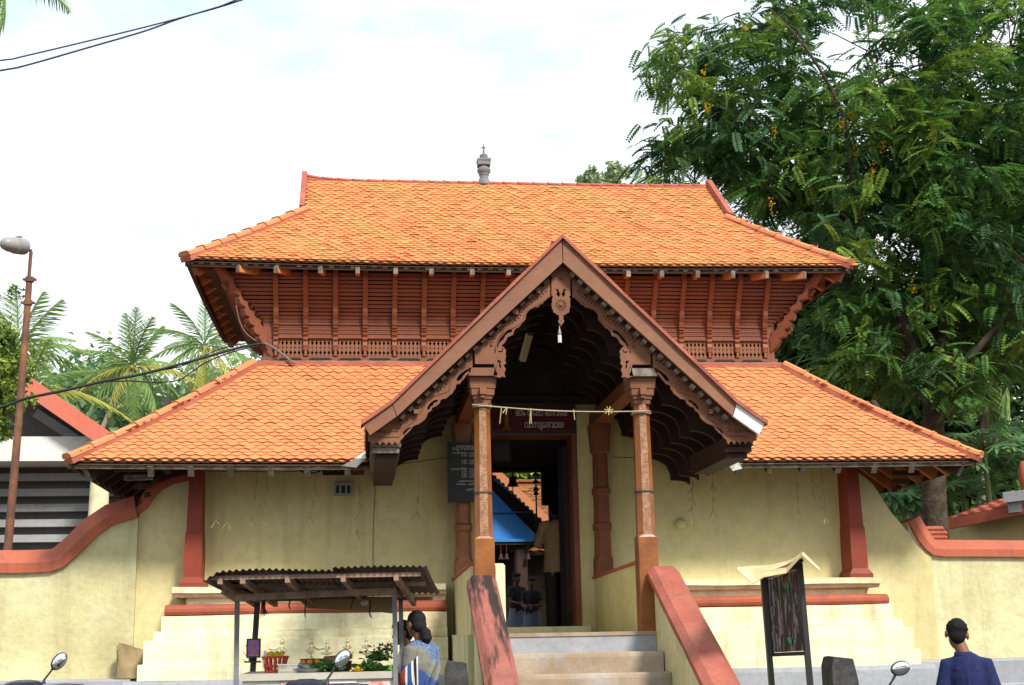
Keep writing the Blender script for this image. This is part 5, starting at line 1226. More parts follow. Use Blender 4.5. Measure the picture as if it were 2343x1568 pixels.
mb = MB(); mb.bx(b1.x-.075, b1.x+.075, b1.y-.05, b1.y+.05, b1.z, b1.z+.06); mb.build('tub', clr, PB); mb = MB(); mb.bx(b1.x-.08, b1.x+.08, b1.y-.055, b1.y+.055, b1.z+.06, b1.z+.068); mb.build('lid', M['white'], PB)
for k in range(5):
    mb = MB(); mb.ell((b1.x-.055+.027*k, b1.y-.02, b1.z+.02), (.013, .02, .016), 8, 6); mb.build('sweet', M['plinth'], PB, True, None)
b2 = on(706, -4.25); TR = thing('steel_tray', 'round steel tray with cloth and blue packets on the counter', 'tray', b2)
steel = mat('dull_steel', (.42, .43, .44), (.34, .34, .35), .4, 6, .5, metal=.6)
mb = MB(); mb.lathe(b2, [(.10, 0), (.135, .03), (.14, .032), (.128, .03), (.095, .006)], 24); mb.build('pan', steel, TR, True, .6)
mb = MB(); mb.ell(b2+V3((-.03, 0, .045)), (.06, .05, .025), 10, 6, Matrix.Rotation(.3, 3, 'Y')); mb.build('blue_packet', mat('blue_packet', (.04, .09, .3), (.25, .35, .25), .5, 20, .8), TR, True, None)
b3 = on(716, -4.05); PT_ = thing('steel_pot', 'dark steel pot behind the row of oranges on the counter', 'pot', b3); mb = MB(); mb.lathe(b3, [(.08, 0), (.095, .02), (.10, .09), (.105, .1), (.09, .1), (.085, .03)], 20); mb.build('pot', mat('brown_steel', (.16, .12, .10), rough=.45, metal=.5), PT_, True, .6)
orm = mat('orange_peel', (.85, .30, .02), (.75, .22, .01), .45, 20, .4, .3, 200)
for k, lb in enumerate(('leftmost orange of three in a row by the steel tray', 'middle orange of three in a row by the steel tray', 'rightmost orange of three in a row by the steel tray')):
    q = at(690+16*k+2, 1530, -4.22); q = V3((q.x, -4.20, CT+.072+.001*k)); mb = MB(); mb.ell(q, (.026, .026, .025), 14, 9); tag(mb.build('orange', orm, None, True, None), lb, 'orange', 'oranges beside the steel tray')
STD = thing('steel_plate', 'flat steel plate holding up the row of oranges', 'plate', V3((b2.x+.05, -4.20, CT))); mb = MB(); mb.bx(at(680, 1530, -4.2).x, at(742, 1530, -4.2).x, -4.235, -4.165, CT+.038, CT+.046); mb.bx(at(684, 1530, -4.2).x, at(738, 1530, -4.2).x, -4.22, -4.18, CT, CT+.038); mb.build('plate', steel, STD)
# tilted wooden plank on a tin
b4 = on(778, -4.0); TN = thing('storage_tin', 'dark square tin standing under the tilted wooden plank', 'tin', b4); mb = MB(); mb.bx(b4.x-.09, b4.x+.09, b4.y-.08, b4.y+.08, CT, CT+.07); mb.build('tin', M['dark'], TN); mb = MB(); mb.bx(b4.x-.094, b4.x+.094, b4.y-.084, b4.y+.084, CT+.07, CT+.078); mb.build('lid', M['blackiron'], TN)
pk = [at(739, 1511, -4.05), at(806, 1506, -4.05)]; mb = MB(); d_ = V3((0, .16, .03)); mb.add([pk[0], pk[1], pk[1]+d_, pk[0]+d_]+[p+V3((.04 if i in (0, 3) else -.05, 0, -.028)) for i, p in enumerate([pk[0], pk[1], pk[1]+d_, pk[0]+d_])], [(0, 1, 2, 3), (7, 6, 5, 4), (0, 4, 5, 1), (1, 5, 6, 2), (2, 6, 7, 3), (3, 7, 4, 0)])
tag(mb.build('wooden_tray', mat('rosy_wood_tray', (.48, .24, .16), (.4, .18, .11), .6, 6, .6), None), 'shallow rosy wooden tray resting tilted on the dark tin', 'tray')
# leaf bundles
LEAF = mat('cut_leaf', (.07, .17, .035), (.04, .11, .02), .55, 8, .6, island=.7, trans=.25)
def leafpile(name, label, c, r, n, size, m, cat='leaves'):
    T = np.array([(-.5, 0, 0), (0, .0, .12), (.5, 0, 0), (.28, .8, .02), (0, 1.25, -.1), (-.28, .8, .02)], dtype=np.float32); F4 = np.array([(0, 1, 3, 3)]); 
    F = np.array([(0, 1, 4, 5), (1, 2, 3, 4)], dtype=np.int32)
    mats = []; pos = []
    for k in range(n):
        a, b = rng.uniform(0, 2*PI), rng.uniform(-.3, 1.2); d = Vector((math.cos(a)*math.cos(b), math.sin(a)*math.cos(b), math.sin(b))); R_ = d.to_track_quat('Y', 'Z').to_matrix() @ Matrix.Rotation(rng.uniform(-1, 1), 3, 'Y'); s = size*rng.uniform(.6, 1.2)
        mats.append(np.array(R_)*s); q = rng.normal(size=3)*.45; pos.append((c.x+q[0]*r[0], c.y+q[1]*r[1], c.z+r[2]*.35+abs(q[2])*r[2]*.7))
    V, F_ = scatter(T, F, np.array(mats, dtype=np.float32), np.array(pos, dtype=np.float32)); o = link(name, rawmesh(name, V, F4=F_, mat=m), None); return tag(o, label, cat)
leafpile('leaf_bundle', 'heap of dark green leaves at the middle of the stall counter', on(755, -4.32), (.11, .06, .06), 90, .05, LEAF)
leafpile('leaf_bundle', 'smaller heap of broad leaves right of the mirror on the counter', on(843, -4.30), (.09, .05, .05), 60, .05, LEAF)
leafpile('flower_heap', 'small heap of yellow flowers on the counter edge', on(818, -4.36), (.035, .02, .025), 60, .02, mat('yellow_petals', (.8, .55, .02), (.7, .42, .01), .6, 20, .5), 'flowers')
g0 = on(868, -4.1); mb = MB(); mb.lathe(g0, [(.09, 0), (.105, .03), (.11, .035), (.1, .035), (.085, .008)], 20); GB_ = thing('cane_basket', 'shallow cane basket holding green tulsi sprigs at the right of the counter', 'basket', g0); mb.build('bowl', mat('cane', (.40, .25, .09), (.28, .16, .05), .7, 30, .7), GB_, True, .6)
leafpile('herb_bunch', 'bushy bunch of small green tulsi leaves in the cane basket', g0+V3((-.01, 0, .03)), (.11, .07, .13), 260, .028, mat('tulsi', (.10, .20, .04), (.06, .13, .03), .6, 10, .6, island=.7), 'herbs')
leafpile('herb_bunch', 'reddish sprigs standing above the green tulsi bunch', g0+V3((.07, .02, .12)), (.05, .04, .08), 60, .022, mat('red_sprig', (.22, .06, .04), (.12, .10, .03), .6, 10, .8), 'herbs')
leafpile('cut_grass', 'flat pad of bright green cut grass under the cane basket', on(872, -4.25), (.13, .05, .015), 160, .035, mat('cut_grass', (.09, .28, .03), (.06, .2, .02), .6, 10, .6, island=.5), 'grass')
leafpile('folded_leaf', 'single pale folded leaf cone on the counter beside the cane basket', on(848, -4.2), (.02, .02, .05), 10, .09, mat('pale_leaf', (.22, .36, .20), (.16, .3, .14), .5, 8, .5))
# withered strands hanging under the stall roof
for u, v0, v1, lb in ((604, 1372, 1415, 'withered grass tuft hanging under the left end of the stall roof'), (665, 1374, 1396, 'short dried stem hanging under the stall roof near the banner'), (702, 1372, 1418, 'long bent dried stem hanging mid way under the stall roof'), (808, 1372, 1396, 'dark dried pod hanging under the stall roof'), (848, 1384, 1424, 'curled dark dried stem hanging at the right under the stall roof')):
    y = -4.1; n = 5 if 'tuft' in lb else 1; root = thing('dried_stem', lb, 'dried plant', at(u, v0, y), 'dried stems hanging under the stall roof')
    for k in range(n):
        o_ = (k-n/2)*3; pts = poly([at(u+o_*.3, v0-12, y), at(u+o_*.6, v0, y), at(u+o_+3*math.sin(k+u), (v0+v1)/2, y), at(u+o_*1.6+6*math.cos(u), v1-rnd.uniform(0, 10), y)], 4); mb = MB(); mb.tube(pts, [.006]*(len(pts)-3)+[.005, .003, .001], 5); mb.build('stem', mat('dried_stem', (.06, .045, .02), rough=.9) if k == 0 else bpy.data.materials['dried_stem'], root)
# hanging disc bulb
q = at(834, 1378, -4.2); BL = thing('stall_bulb', 'clear bulb hanging under the stall beam', 'bulb', q); mb = MB(); mb.ell(q, (.03, .03, .03), 12, 8); mb.build('glass', mat('bulb_glass', (.4, .37, .32), rough=.15, spec=.6), BL, True, None); mb = MB(); mb.lathe(q+V3((0, 0, .025)), [(.012, 0), (.012, .06)], 8); mb.build('cap', M['blackiron'], BL)
# ---------------------------------------------------------------- granite posts
def granite(u0, u1, vt, y, label, zb, lean=0):
    a, b = at(u0, vt, y), at(u1, vt, y); w = b.x-a.x; G = []
    mb = MB(); prof = [(0, 0), (w, 0), (w*.97, .5), (w*.98, (a.z-zb)*.86), (w*.86, (a.z-zb)*.985), (w*.12, a.z-zb), (0.0, (a.z-zb)*.95)]
    n = 5; rings = []
    for k in range(n):
        t = k/(n-1); rings.append([(a.x+q[0]+rnd.uniform(-.006, .006)+.02*t*(q[0] < w*.5), y+.30*t, zb+q[1]+rnd.uniform(-.006, .004)*(q[1] > 0)-.02*abs(t-.5)) for q in prof])
    mb.loft(rings); tag(mb.build('granite_post', M['granite'], None), label, 'stone post')
granite(1017, 1074, 1511, -4.65, 'dark granite post standing at the left foot of the steps', PVZ)
granite(1900, 1960, 1501, -4.65, 'dark granite post standing right of the leaning notice stand', GZ)
# ---------------------------------------------------------------- leaning notice stand
NS_ = thing('notice_stand', 'leaning black iron notice stand with peeling board and bent pale metal canopy', 'notice board', (2.0, -4.2, GZ))
yl, yr = -4.1, -4.5
def pole(u0, v0, u1, v1, y, r):
    a, b = at(u0, v0, y), at(u1, v1, y); base = a+(a-b)*((a.z-GZ)/(b.z-a.z)); mb = MB(); mb.bar(base, b, r, r, (0, 1, 0)); mb.build('post', M['blackiron'], NS_); return base, b
pole(1765, 1568, 1745, 1318, yl, .042); pole(1853, 1568, 1828, 1288, yr, .042)
q = [at(1752, 1322, yl), at(1826, 1296, yr), at(1845, 1495, yr), at(1766, 1498, yl)]
def board_mat():
    m = mat('peeled_board', (.055, .038, .03), (.03, .022, .018), .7, 8, .6, .3, 40, .3, streak=((.27, .235, .235), 34, 34, 6, .50, .57, .8)); return m
mb = MB(); nrm = (q[1]-q[0]).cross(q[3]-q[0]).normalized(); mb.prism([lerp(p, sum(q, V3((0, 0, 0)))/4, .06) for p in q], nrm*.012); mb.build('board', board_mat(), NS_)
for a, b in ((0, 1), (2, 3), (3, 0), (1, 2)):
    mb = MB(); mb.bar(q[a], q[b], .03, .03, tuple(nrm)); mb.build('frame_bar', M['blackiron'], NS_)
def inq(s, t): return lerp(lerp(q[0], q[1], s), lerp(q[3], q[2], s), t)
fn = nrm if nrm.y < 0 else -nrm
for (s0, s1, t0, t1) in ((.62, .70, .14, .26), (.52, .64, .80, .90), (.18, .23, .12, .2)):
    mb = MB(); mb.prism([inq(s0, t0)+fn*.008, inq(s1-.02, t0)+fn*.008, inq(s1, (t0+t1)/2)+fn*.008, inq(s1-.03, t1)+fn*.008, inq(s0+.03, (t0+t1)/2)+fn*.008], fn*.006); mb.build('paper_scrap', mat('green_scrap', (.05, .38, .10), rough=.7) if s0 == .62 else bpy.data.materials['green_scrap'], NS_)
# bent canopy sheet
cs = {}
front = [(1686, 1304, -4.75), (1722, 1334, -4.75), (1748, 1322, -4.7), (1798, 1310, -4.7), (1835, 1270, -4.75), (1876, 1306, -4.75)]
backr = [(1690, 1300, -3.95), (1728, 1294, -3.95), (1760, 1292, -4.0), (1800, 1284, -4.0), (1838, 1268, -4.0), (1868, 1300, -4.0)]
F_ = [at(*p) for p in front]; B_ = [at(*p) for p in backr]
V = []; nn = 5
for i in range(len(F_)):
    for j in range(nn): t = j/(nn-1); V.append(lerp(F_[i], B_[i], t)+V3((0, 0, .02*math.sin(PI*t)+rnd.uniform(-.006, .006))))
f_ = [(i*nn+j, i*nn+j+1, (i+1)*nn+j+1, (i+1)*nn+j) for i in range(len(F_)-1) for j in range(nn-1)]
mb = MB(); n = len(V); mb.add(V+[p+V3((0, 0, -.004)) for p in V], f_+[tuple(n+k for k in reversed(g)) for g in f_]); mb.build('canopy', mat('pale_bent_sheet', (.62, .55, .33), (.5, .38, .18), .6, 5, .7, .2, 20, .3, dirt=(.2, .12, .06), dirt_amt=.5), NS_)
mb = MB(); mb.bar(lerp(F_[2], B_[2], .4)+V3((0, 0, -.02)), lerp(F_[4], B_[4], .3)+V3((0, 0, -.04)), .03, .03); mb.build('canopy_bar', M['rust'], NS_)
# ---------------------------------------------------------------- sack against the wall
sk = at(300, 1556, -.18); sk.z = 1.115
mb = MB(); rings = []
H_ = .33
for k in range(9):
    t = k/8; w = .20*(1-.30*t**2)*(1 if t < .95 else .8); d = .085*(1-.5*t); ring = []
    for j in range(26):
        a = 2*PI*j/26; r = 1+.12*math.sin(3*a+5*t)+.08*math.sin(7*a+9*t)+.05*math.sin(13*a-17*t); ring.append((sk.x+.06*t*(-1 if t > .5 else 1)*0+w*r*math.cos(a)+.03*math.sin(4*t), sk.y+d*r*math.sin(a)+.05*t, sk.z+H_*t*(1+.12*math.cos(a)*(-1))))
    rings.append(ring)
mb.loft(rings); tag(mb.build('sack', mat('jute_sack', (.33, .25, .14), (.22, .16, .09), .95, 6, .8, .6, 60, .1, bdist=.01), None, True, 1.2), 'crumpled brown sack slumped against the left plinth', 'sack')
# ---------------------------------------------------------------- scooters
def build_scooter(paint, tilt=.45, sides=(-1, 1)):
    S = bpy.data.objects.new('scooter', None); COL.objects.link(S)
    def P(name, mb, m, par=None, smooth=True, ang=.7): 
        me = mb.mesh(name, smooth, ang); me.materials.append(m); o = bpy.data.objects.new(name, me); COL.objects.link(o); o.parent = par or S; return o
    rub = M['cable']; 
    for y, nm in ((-.62, 'front'), (.62, 'rear')):   # front is -y
        mb = MB(); mb.tube([(0, y+.17*math.cos(2*PI*k/24), .215+.17*math.sin(2*PI*k/24)) for k in range(25)], .045, 8); w = P('wheel', mb, rub)
        mb = MB(); R = Matrix.Rotation(PI/2, 3, 'Y'); 
        mb.loft([[Vector((x, y+r*math.cos(2*PI*j/20), .215+r*math.sin(2*PI*j/20))) for j in range(20)] for x, r in ((-.04, .12), (-.045, .03), (.045, .03), (.04, .12))]); P('rim', mb, M['iron'], w)
    mb = MB(); mb.loft([[(x*w, y, z) for x, z in ((-1, z0), (1, z0), (1.05, (z0+z1)/2), (.75, z1), (-.75, z1), (-1.05, (z0+z1)/2))] for y, w, z0, z1 in ((-.30, .14, .25, .32), (.05, .16, .25, .33), (.2, .17, .27, .70), (.55, .15, .35, .74), (.88, .07, .55, .76))]); P('body', mb, paint)
    mb = MB(); mb.loft([[(x*w, y-.02*abs(x), z) for x in (-1, -.6, 0, .6, 1)]+[(x*w, y+.05, z) for x in (1, .6, 0, -.6, -1)] for z, y, w in ((.26, -.34, .15), (.5, -.40, .2), (.75, -.42, .19), (.92, -.40, .13))]); P('leg_shield', mb, paint)
    mb = MB(); mb.loft([[(.06*math.cos(2*PI*j/10), -.62+.30*t+.22*math.sin(0), .30+.13*math.sin(PI*t)+.05*math.sin(2*PI*j/10)) for j in range(10)] for t in (-.6, -.2, .2, .6, .9)]); P('front_mudguard', mb, paint)
    mb = MB(); mb.tube([(0, -.62, .22), (0, -.46, .62), (0, -.38, 1.0)], .025, 8); P('fork', mb, M['iron'])
    mb = MB(); mb.loft([[(w*math.cos(2*PI*j/12)*1.0, y0+d*math.sin(2*PI*j/12), z) for j in range(12)] for z, y0, w, d in ((.90, -.40, .09, .08), (.96, -.40, .15, .10), (1.01, -.38, .17, .10), (1.05, -.35, .12, .07), (1.065, -.34, .05, .03))]); P('handlebar_cowl', mb, paint)
    mb = MB(); mb.ell((0, -.49, .985), (.075, .03, .055), 14, 8); P('headlight', mb, mat('headlamp_glass', (.5, .5, .48), rough=.15, spec=.7) if 'headlamp_glass' not in bpy.data.materials else bpy.data.materials['headlamp_glass'])
    for sx in (-1, 1):
        mb = MB(); mb.tube([(sx*.12, -.37, 1.0), (sx*.30, -.33, 1.01), (sx*.42, -.28, 1.0)], [.018, .02, .02], 10); P('grip', mb, M['blackiron'])
        mb = MB(); mb.tube([(sx*.20, -.40, .99), (sx*.30, -.41, .985), (sx*.46, -.36, .975)], .008, 6); P('brake_lever', mb, M['iron'])
        if sx not in sides: continue
        mb = MB(); mb.tube([(sx*.15, -.37, 1.03), (sx*.155, -.37, 1.06), (sx*.19, -.36, 1.11), (sx*.215, -.355, 1.15)], [.02, .008, .007, .01], 8); st = P('mirror_stalk', mb, M['blackiron'])
        R = Matrix.Rotation(-sx*tilt, 3, 'Y'); c = (sx*.25, -.35, 1.19)
        mb = MB(); mb.ell(c, (.075, .02, .05), 18, 8, R); P('mirror_shell', mb, M['blackiron'], st)
        mb = MB(); mb.ell((c[0], c[1]+.012, c[2]), (.066, .012, .042), 18, 8, R); P('mirror_glass', mb, mirror, st)
    mb = MB(); mb.loft([[(x*w, y, z0+(z1-z0)*t) for x, t in ((-1, 0), (1, 0), (1.02, .6), (.8, 1), (-.8, 1), (-1.02, .6))] for y, w, z0, z1 in ((.12, .10, .68, .74), (.2, .13, .69, .79), (.5, .13, .72, .80), (.8, .10, .76, .84), (.88, .06, .77, .82))]); P('seat', mb, M['black'])
    mb = MB(); mb.ell((0, .90, .62), (.07, .03, .04), 10, 6); P('tail_light', mb, M['red'])
    mb = MB(); mb.tube([(.13, .3, .25), (.16, .6, .28), (.16, .85, .33)], [.02, .045, .04], 10); P('exhaust', mb, M['iron'])
    mb = MB(); mb.bar((-.05, .15, .26), (-.2, .12, GZ-GZ), .02, .02); P('side_stand', mb, M['iron'])
    return S
mirror = bpy.data.materials.new('mirror_glass'); mirror.use_nodes = True; bb_ = mirror.node_tree.nodes['Principled BSDF']; bb_.inputs['Metallic'].default_value = 1; bb_.inputs['Roughness'].default_value = .03; bb_.inputs['Base Color'].default_value = (.8, .82, .84, 1)
def place_scooter(S, u, v, dep, rz, side, label, sc=1.0):
    """right or left mirror of the scooter lands on the sight line (u, v) at the given distance"""
    tgt = atd(u, v, dep); S['label'] = label; S['category'] = 'scooter'; S['group'] = 'scooters parked along the kerb'
    S.rotation_euler.z = rz; S.scale = (sc, sc, sc); loc = Matrix.Rotation(rz, 3, 'Z') @ V3((side*.25, -.35, 1.19))*sc
    S.location = tgt-loc
    return S
navy = mat('dark_scooter_paint', (.03, .035, .05), (.025, .03, .04), .3, 3, .5, spec=.6); greyp = mat('grey_scooter_paint', (.16, .16, .17), (.13, .13, .14), .4, 3, .5, spec=.5)
SC1 = place_scooter(build_scooter(navy, .85, (-1,)), 135, 1513, 10.0, PI+.55, -1, 'dark scooter parked at the far left with its round mirror against the yellow wall', 1.017)
SC2 = place_scooter(build_scooter(navy, .9, (-1,)), 782, 1508, 9.2, PI+.3, -1, 'dark scooter parked in front of the stall counter, mirror before the wooden tray', 1.008)
SC3 = place_scooter(build_scooter(greyp, .2, (-1,)), 2059, 1529, 9.8, PI+.1, -1, 'grey scooter parked beside the right granite post near the man in blue', 1.09)
print('SCOOT', [tuple(round(x, 2) for x in s.location) for s in (SC1, SC2, SC3)])
# ---------------------------------------------------------------- people
def remesh(mb, voxel, smooth=4, name='body'):
    me = mb.mesh(name); o = bpy.data.objects.new('tmp', me); COL.objects.link(o)
    m = o.modifiers.new('r', 'REMESH'); m.mode = 'VOXEL'; m.voxel_size = voxel; m.use_smooth_shade = True
    s = o.modifiers.new('s', 'SMOOTH'); s.iterations = smooth; s.factor = .5
    dg = bpy.context.evaluated_depsgraph_get(); dg.update()
    r = bpy.data.meshes.new_from_object(o.evaluated_get(dg)); bpy.data.objects.remove(o); r.name = name
    r.polygons.foreach_set('use_smooth', [True]*len(r.polygons)); return r
def ering(c, rx, ry, n=16, tw=0): return [(c[0]+rx*math.cos(2*PI*j/n+tw), c[1]+ry*math.sin(2*PI*j/n+tw), c[2]) for j in range(n)]
skin_m = mat('brown_skin', (.20, .085, .045), (.17, .07, .035), .55, 6, .4, spec=.35)
skin_d = mat('dark_brown_skin', (.13, .055, .03), (.11, .045, .025), .55, 6, .4, spec=.35)
hair_m = mat('black_hair', (.008, .007, .007), (.014, .012, .012), .75, 40, .5, .8, 90, .15)
hair_g = mat('greying_hair', (.018, .017, .018), (.007, .007, .008), .7, 40, .8, .8, 90, .2)
eye_m = mat('eye', (.03, .02, .015), rough=.2, spec=.6)
def add_hand(mb, w, d, curl=.4, side=1):
    """w wrist, d direction of the hand"""
    w = V3(w); d = V3(d).normalized(); sd = d.cross(V3((0, 1, 0)) if abs(d.y) < .8 else V3((0, 0, 1))).normalized(); nn = sd.cross(d)
    pe = w+d*.085
    mb.loft([[w+d*t+sd*a*math.cos(2*PI*j/10)+nn*b*math.sin(2*PI*j/10) for j in range(10)] for t, a, b in ((-.02, .026, .022), (.02, .034, .018), (.06, .042, .016), (.09, .040, .013))])
    for k, (o, L_) in enumerate(((-.031, .066), (-.010, .078), (.011, .072), (.031, .056))):
        b = pe+sd*o; k1 = b+(d*math.cos(curl*.5)+nn*math.sin(curl*.5))*L_*.5; k2 = k1+(d*math.cos(curl*1.6)+nn*math.sin(curl*1.6))*L_*.5
        mb.tube([b-d*.02, b, k1, k2], [.0105, .0105, .0095, .008], 7)
    b = w+d*.03+sd*(-.03*side); mb.tube([w+d*.01+sd*(-.015*side), b, b+(d*.7+sd*(-.6*side)+nn*.3).normalized()*.035, b+(d*.9+sd*(-.45*side)+nn*.5).normalized()*.062], [.013, .013, .011, .009], 7)
def person(label, loc, rz, h, skin, arms=None, head=(0, 0), headrot=(0, 0, 0), legs=True, build=1.0, voxel=.0085, group=None, lean=0):
    """stands at loc facing local -y; returns (root, helper dict)"""
    s = h/1.70; R0 = thing('person', label, 'person', loc, group, rz)
    arms = arms or {}
    A = {}
    for sx in (-1, 1):
        A[sx] = [V3(p) for p in arms.get(sx, [(sx*.185*build, .0, 1.385), (sx*.235*build, .03, 1.10), (sx*.25*build, -.03, .86)])]
    mb = MB(); b_ = build
    hx, hy = head
    nk = V3((hx*.4, .01+hy*.4, 1.47))
    mb.loft([ering((0, 0, z), rx*b_, ry) for z, rx, ry in ((.84, .15, .11), (.92, .165, .12), (1.02, .145, .105), (1.15, .15, .105), (1.28, .165, .11), (1.37, .155, .095), (1.42, .10, .075), (1.45, .06, .06))])
    mb.tube([(0, .01, 1.40), nk, (hx, .005+hy, 1.56)], [.058, .052, .052], 14)
    hc = V3((hx, -.01+hy, 1.605)); RH = Matrix.Rotation(headrot[2], 3, 'Z') @ Matrix.Rotation(headrot[0], 3, 'X') @ Matrix.Rotation(headrot[1], 3, 'Y')
    def hp(p): return hc+RH @ V3(p)
    def hell(c, r): mb.ell(hp(c), r, 14, 10, RH)
    hell((0, .012, .02), (.074, .092, .088)); hell((0, -.018, -.04), (.060, .068, .075)); hell((0, -.05, -.085), (.034, .036, .028)); hell((0, -.06, .02), (.052, .03, .03))
    mb.tube([hp((0, -.082, .012)), hp((0, -.103, -.024)), hp((0, -.090, -.034))], [.009, .015, .011], 8)
    hell((0, -.082, -.058), (.024, .012, .010)); hell((-.036, -.07, -.02), (.02, .018, .018)); hell((.036, -.07, -.02), (.02, .018, .018))
    for sx in (-1, 1): hell((sx*.084, .012, -.014), (.013, .022, .035))
    for sx in (-1, 1):
        sh, el, wr = A[sx]
        mb.tube([sh+V3((-sx*.05, 0, .01)), sh, lerp(sh, el, .35), lerp(sh, el, .8), el, lerp(el, wr, .3), lerp(el, wr, .75), wr], [.05, .052, .050, .041, .040, .041, .031, .027], 12)
        add_hand(mb, wr, wr-el, .5, sx)
        if legs:
            mb.tube([(sx*.085, 0, .92), (sx*.10, 0, .80), (sx*.10, -.01, .66), (sx*.098, -.01, .48), (sx*.098, .012, .36), (sx*.095, .02, .12), (sx*.095, .02, .06)], [.09, .09, .075, .058, .058, .042, .042], 14)
            mb.loft([ering((sx*.095, y, .035), rx, 0.03) if False else [(sx*.10+rx*math.cos(2*PI*j/12), y, .035+rz_*math.sin(2*PI*j/12)-.0) for j in range(12)] for y, rx, rz_ in ((.07, .03, .03), (.03, .042, .036), (-.05, .045, .032), (-.12, .044, .024), (-.155, .03, .016))])
    me = remesh(mb, voxel, 5, 'body'); me.materials.append(skin)
    SC = Matrix.Diagonal((s, s, s, 1)); me.transform(SC)
    linkl('body', me, None, R0)
    def wear(name, mbx, m, vox=None, sm=6):
        me2 = remesh(mbx, vox or voxel*1.15, sm, name); me2.materials.append(m); me2.transform(SC); return linkl(name, me2, None, R0)
    def plain(name, mbx, m, smooth=True, par=None):
        me2 = mbx.mesh(name, smooth, None); me2.materials.append(m); me2.transform(SC); return linkl(name, me2, None, par or R0)
    for sx in (-1, 1):
        e = MB(); e.ell(hp((sx*.030, -.078, .004)), (.010, .008, .006), 8, 6, RH); plain('eye', e, eye_m)
    return R0, dict(A=A, wear=wear, plain=plain, hp=hp, RH=RH, hc=hc, s=s, b=b_)
def hair_short(P, m=hair_m):
    mb = MB(); hp, RH = P['hp'], P['RH']
    mb.ell(hp((0, .022, .032)), (.082, .092, .088), 18, 12, RH); mb.ell(hp((0, .048, -.02)), (.066, .058, .075), 16, 10, RH); mb.ell(hp((0, -.045, .075)), (.062, .05, .032), 14, 8, RH)
    for k in range(90):
        a, b = rnd.uniform(0, 2*PI), rnd.uniform(-.1, 1.4); mb.ell(hp((.076*math.cos(a)*math.cos(b), .02+.084*math.sin(a)*math.cos(b), .032+.080*math.sin(b))), (.016, .016, .012), 6, 4)
    return P['wear']('hair', mb, m, .006, 3)
def shirt(P, m, hem=.82, sleeve=.62, loose=1.0, collar=True, name='shirt'):
    mb = MB(); b = P['b']; A = P['A']; L = loose
    mb.loft([ering((0, .0, z), rx*b*L, ry*L, 20) for z, rx, ry in ((hem, .185, .135), (hem+.02, .186, .136), (.98, .172, .128), (1.12, .170, .126), (1.27, .184, .130), (1.36, .172*b/max(b, .9), .115), (1.405, .142, .100), (1.435, .105, .086), (1.455, .070, .070))])
    for sx in (-1, 1):
        sh, el, wr = A[sx]; e = lerp(sh, el, min(sleeve*1.0, 1)) if sleeve <= 1 else el
        pts = [sh+V3((-sx*.08, 0, .014)), sh+V3((0, 0, .004)), lerp(sh, e, .5), e]
        rr = [.064, .070, .068, .074]
        if sleeve > 1: pts += [lerp(el, wr, sleeve-1)]; rr = [.07, .068, .062, .056, .046]
        mb.tube(pts, rr, 14)
    if collar:
        cb_ = MB(); cx_ = P['hc'].x
        cb_.loft([ering((cx_*.15, .012, 1.415), .088, .082, 20), ering((cx_*.35, .014+P['hc'].y*.2, 1.465), .066, .067, 20), ering((cx_*.35, .014+P['hc'].y*.2, 1.463), .058, .06, 20), ering((cx_*.15, .012, 1.43), .06, .06, 20)]); P['plain']('collar', cb_, m)
    # folds
    for k in range(10):
        x = rnd.uniform(-.13, .13)*b; z = rnd.uniform(.9, 1.25); f = rnd.choice((-1, 1)); mb.tube([(x, f*.122*L, z), (x+rnd.uniform(-.03, .03), f*.124*L, z-.12), (x+rnd.uniform(-.03, .03), f*.126*L, z-.24)], [.005, .015, .005], 6)
    mb.tube([(-.14*b, .098*L, 1.335), (0, .122*L, 1.315), (.14*b, .098*L, 1.335)], [.004, .006, .004], 6); mb.tube([(0, .124*L, 1.31), (.004, .128*L, 1.15), (0, .134*L, .95)], [.007, .010, .006], 6)
    return P['wear'](name, mb, m)
def trousers(P, m, top=.98, hem=.05):
    mb = MB(); mb.loft([ering((0, 0, z), rx, ry, 18) for z, rx, ry in ((.80, .175, .13), (.90, .178, .135), (top, .160, .120))])
    for sx in (-1, 1): mb.tube([(sx*.085, 0, .92), (sx*.10, 0, .78), (sx*.10, -.005, .5), (sx*.10, .01, hem)], [.092, .092, .078, .075], 16)
    return P['wear']('trousers', mb, m)
def cloth(name, c, c2, sc=30, **k): return mat(name, c, c2, .85, sc, .6, .25, 60, .15, bdist=.004, **k)
# man in the blue shirt
g = atd(2209, 1500, 10.2)
R1, P1 = person('man in a dark blue short-sleeved shirt walking away at the far right', (g.x, g.y, GZ), PI-.40, 1.63, skin_m, head=(.055, -.03), headrot=(.22, -.12, .15), build=.84,
    arms={-1: [(-.145, 0, 1.355), (-.195, .02, 1.10), (-.20, -.06, .86)], 1: [(.145, 0, 1.355), (.20, .03, 1.10), (.215, 0, .86)]})
hair_short(P1); shirt(P1, cloth('navy_cotton', (.018, .024, .085), (.012, .017, .06), streak=((.025, .034, .12), 60, 60, 2, .5, .6, .35)), .80, .72, 1.04); trousers(P1, cloth('charcoal_trousers', (.03, .03, .035), (.02, .02, .025)))
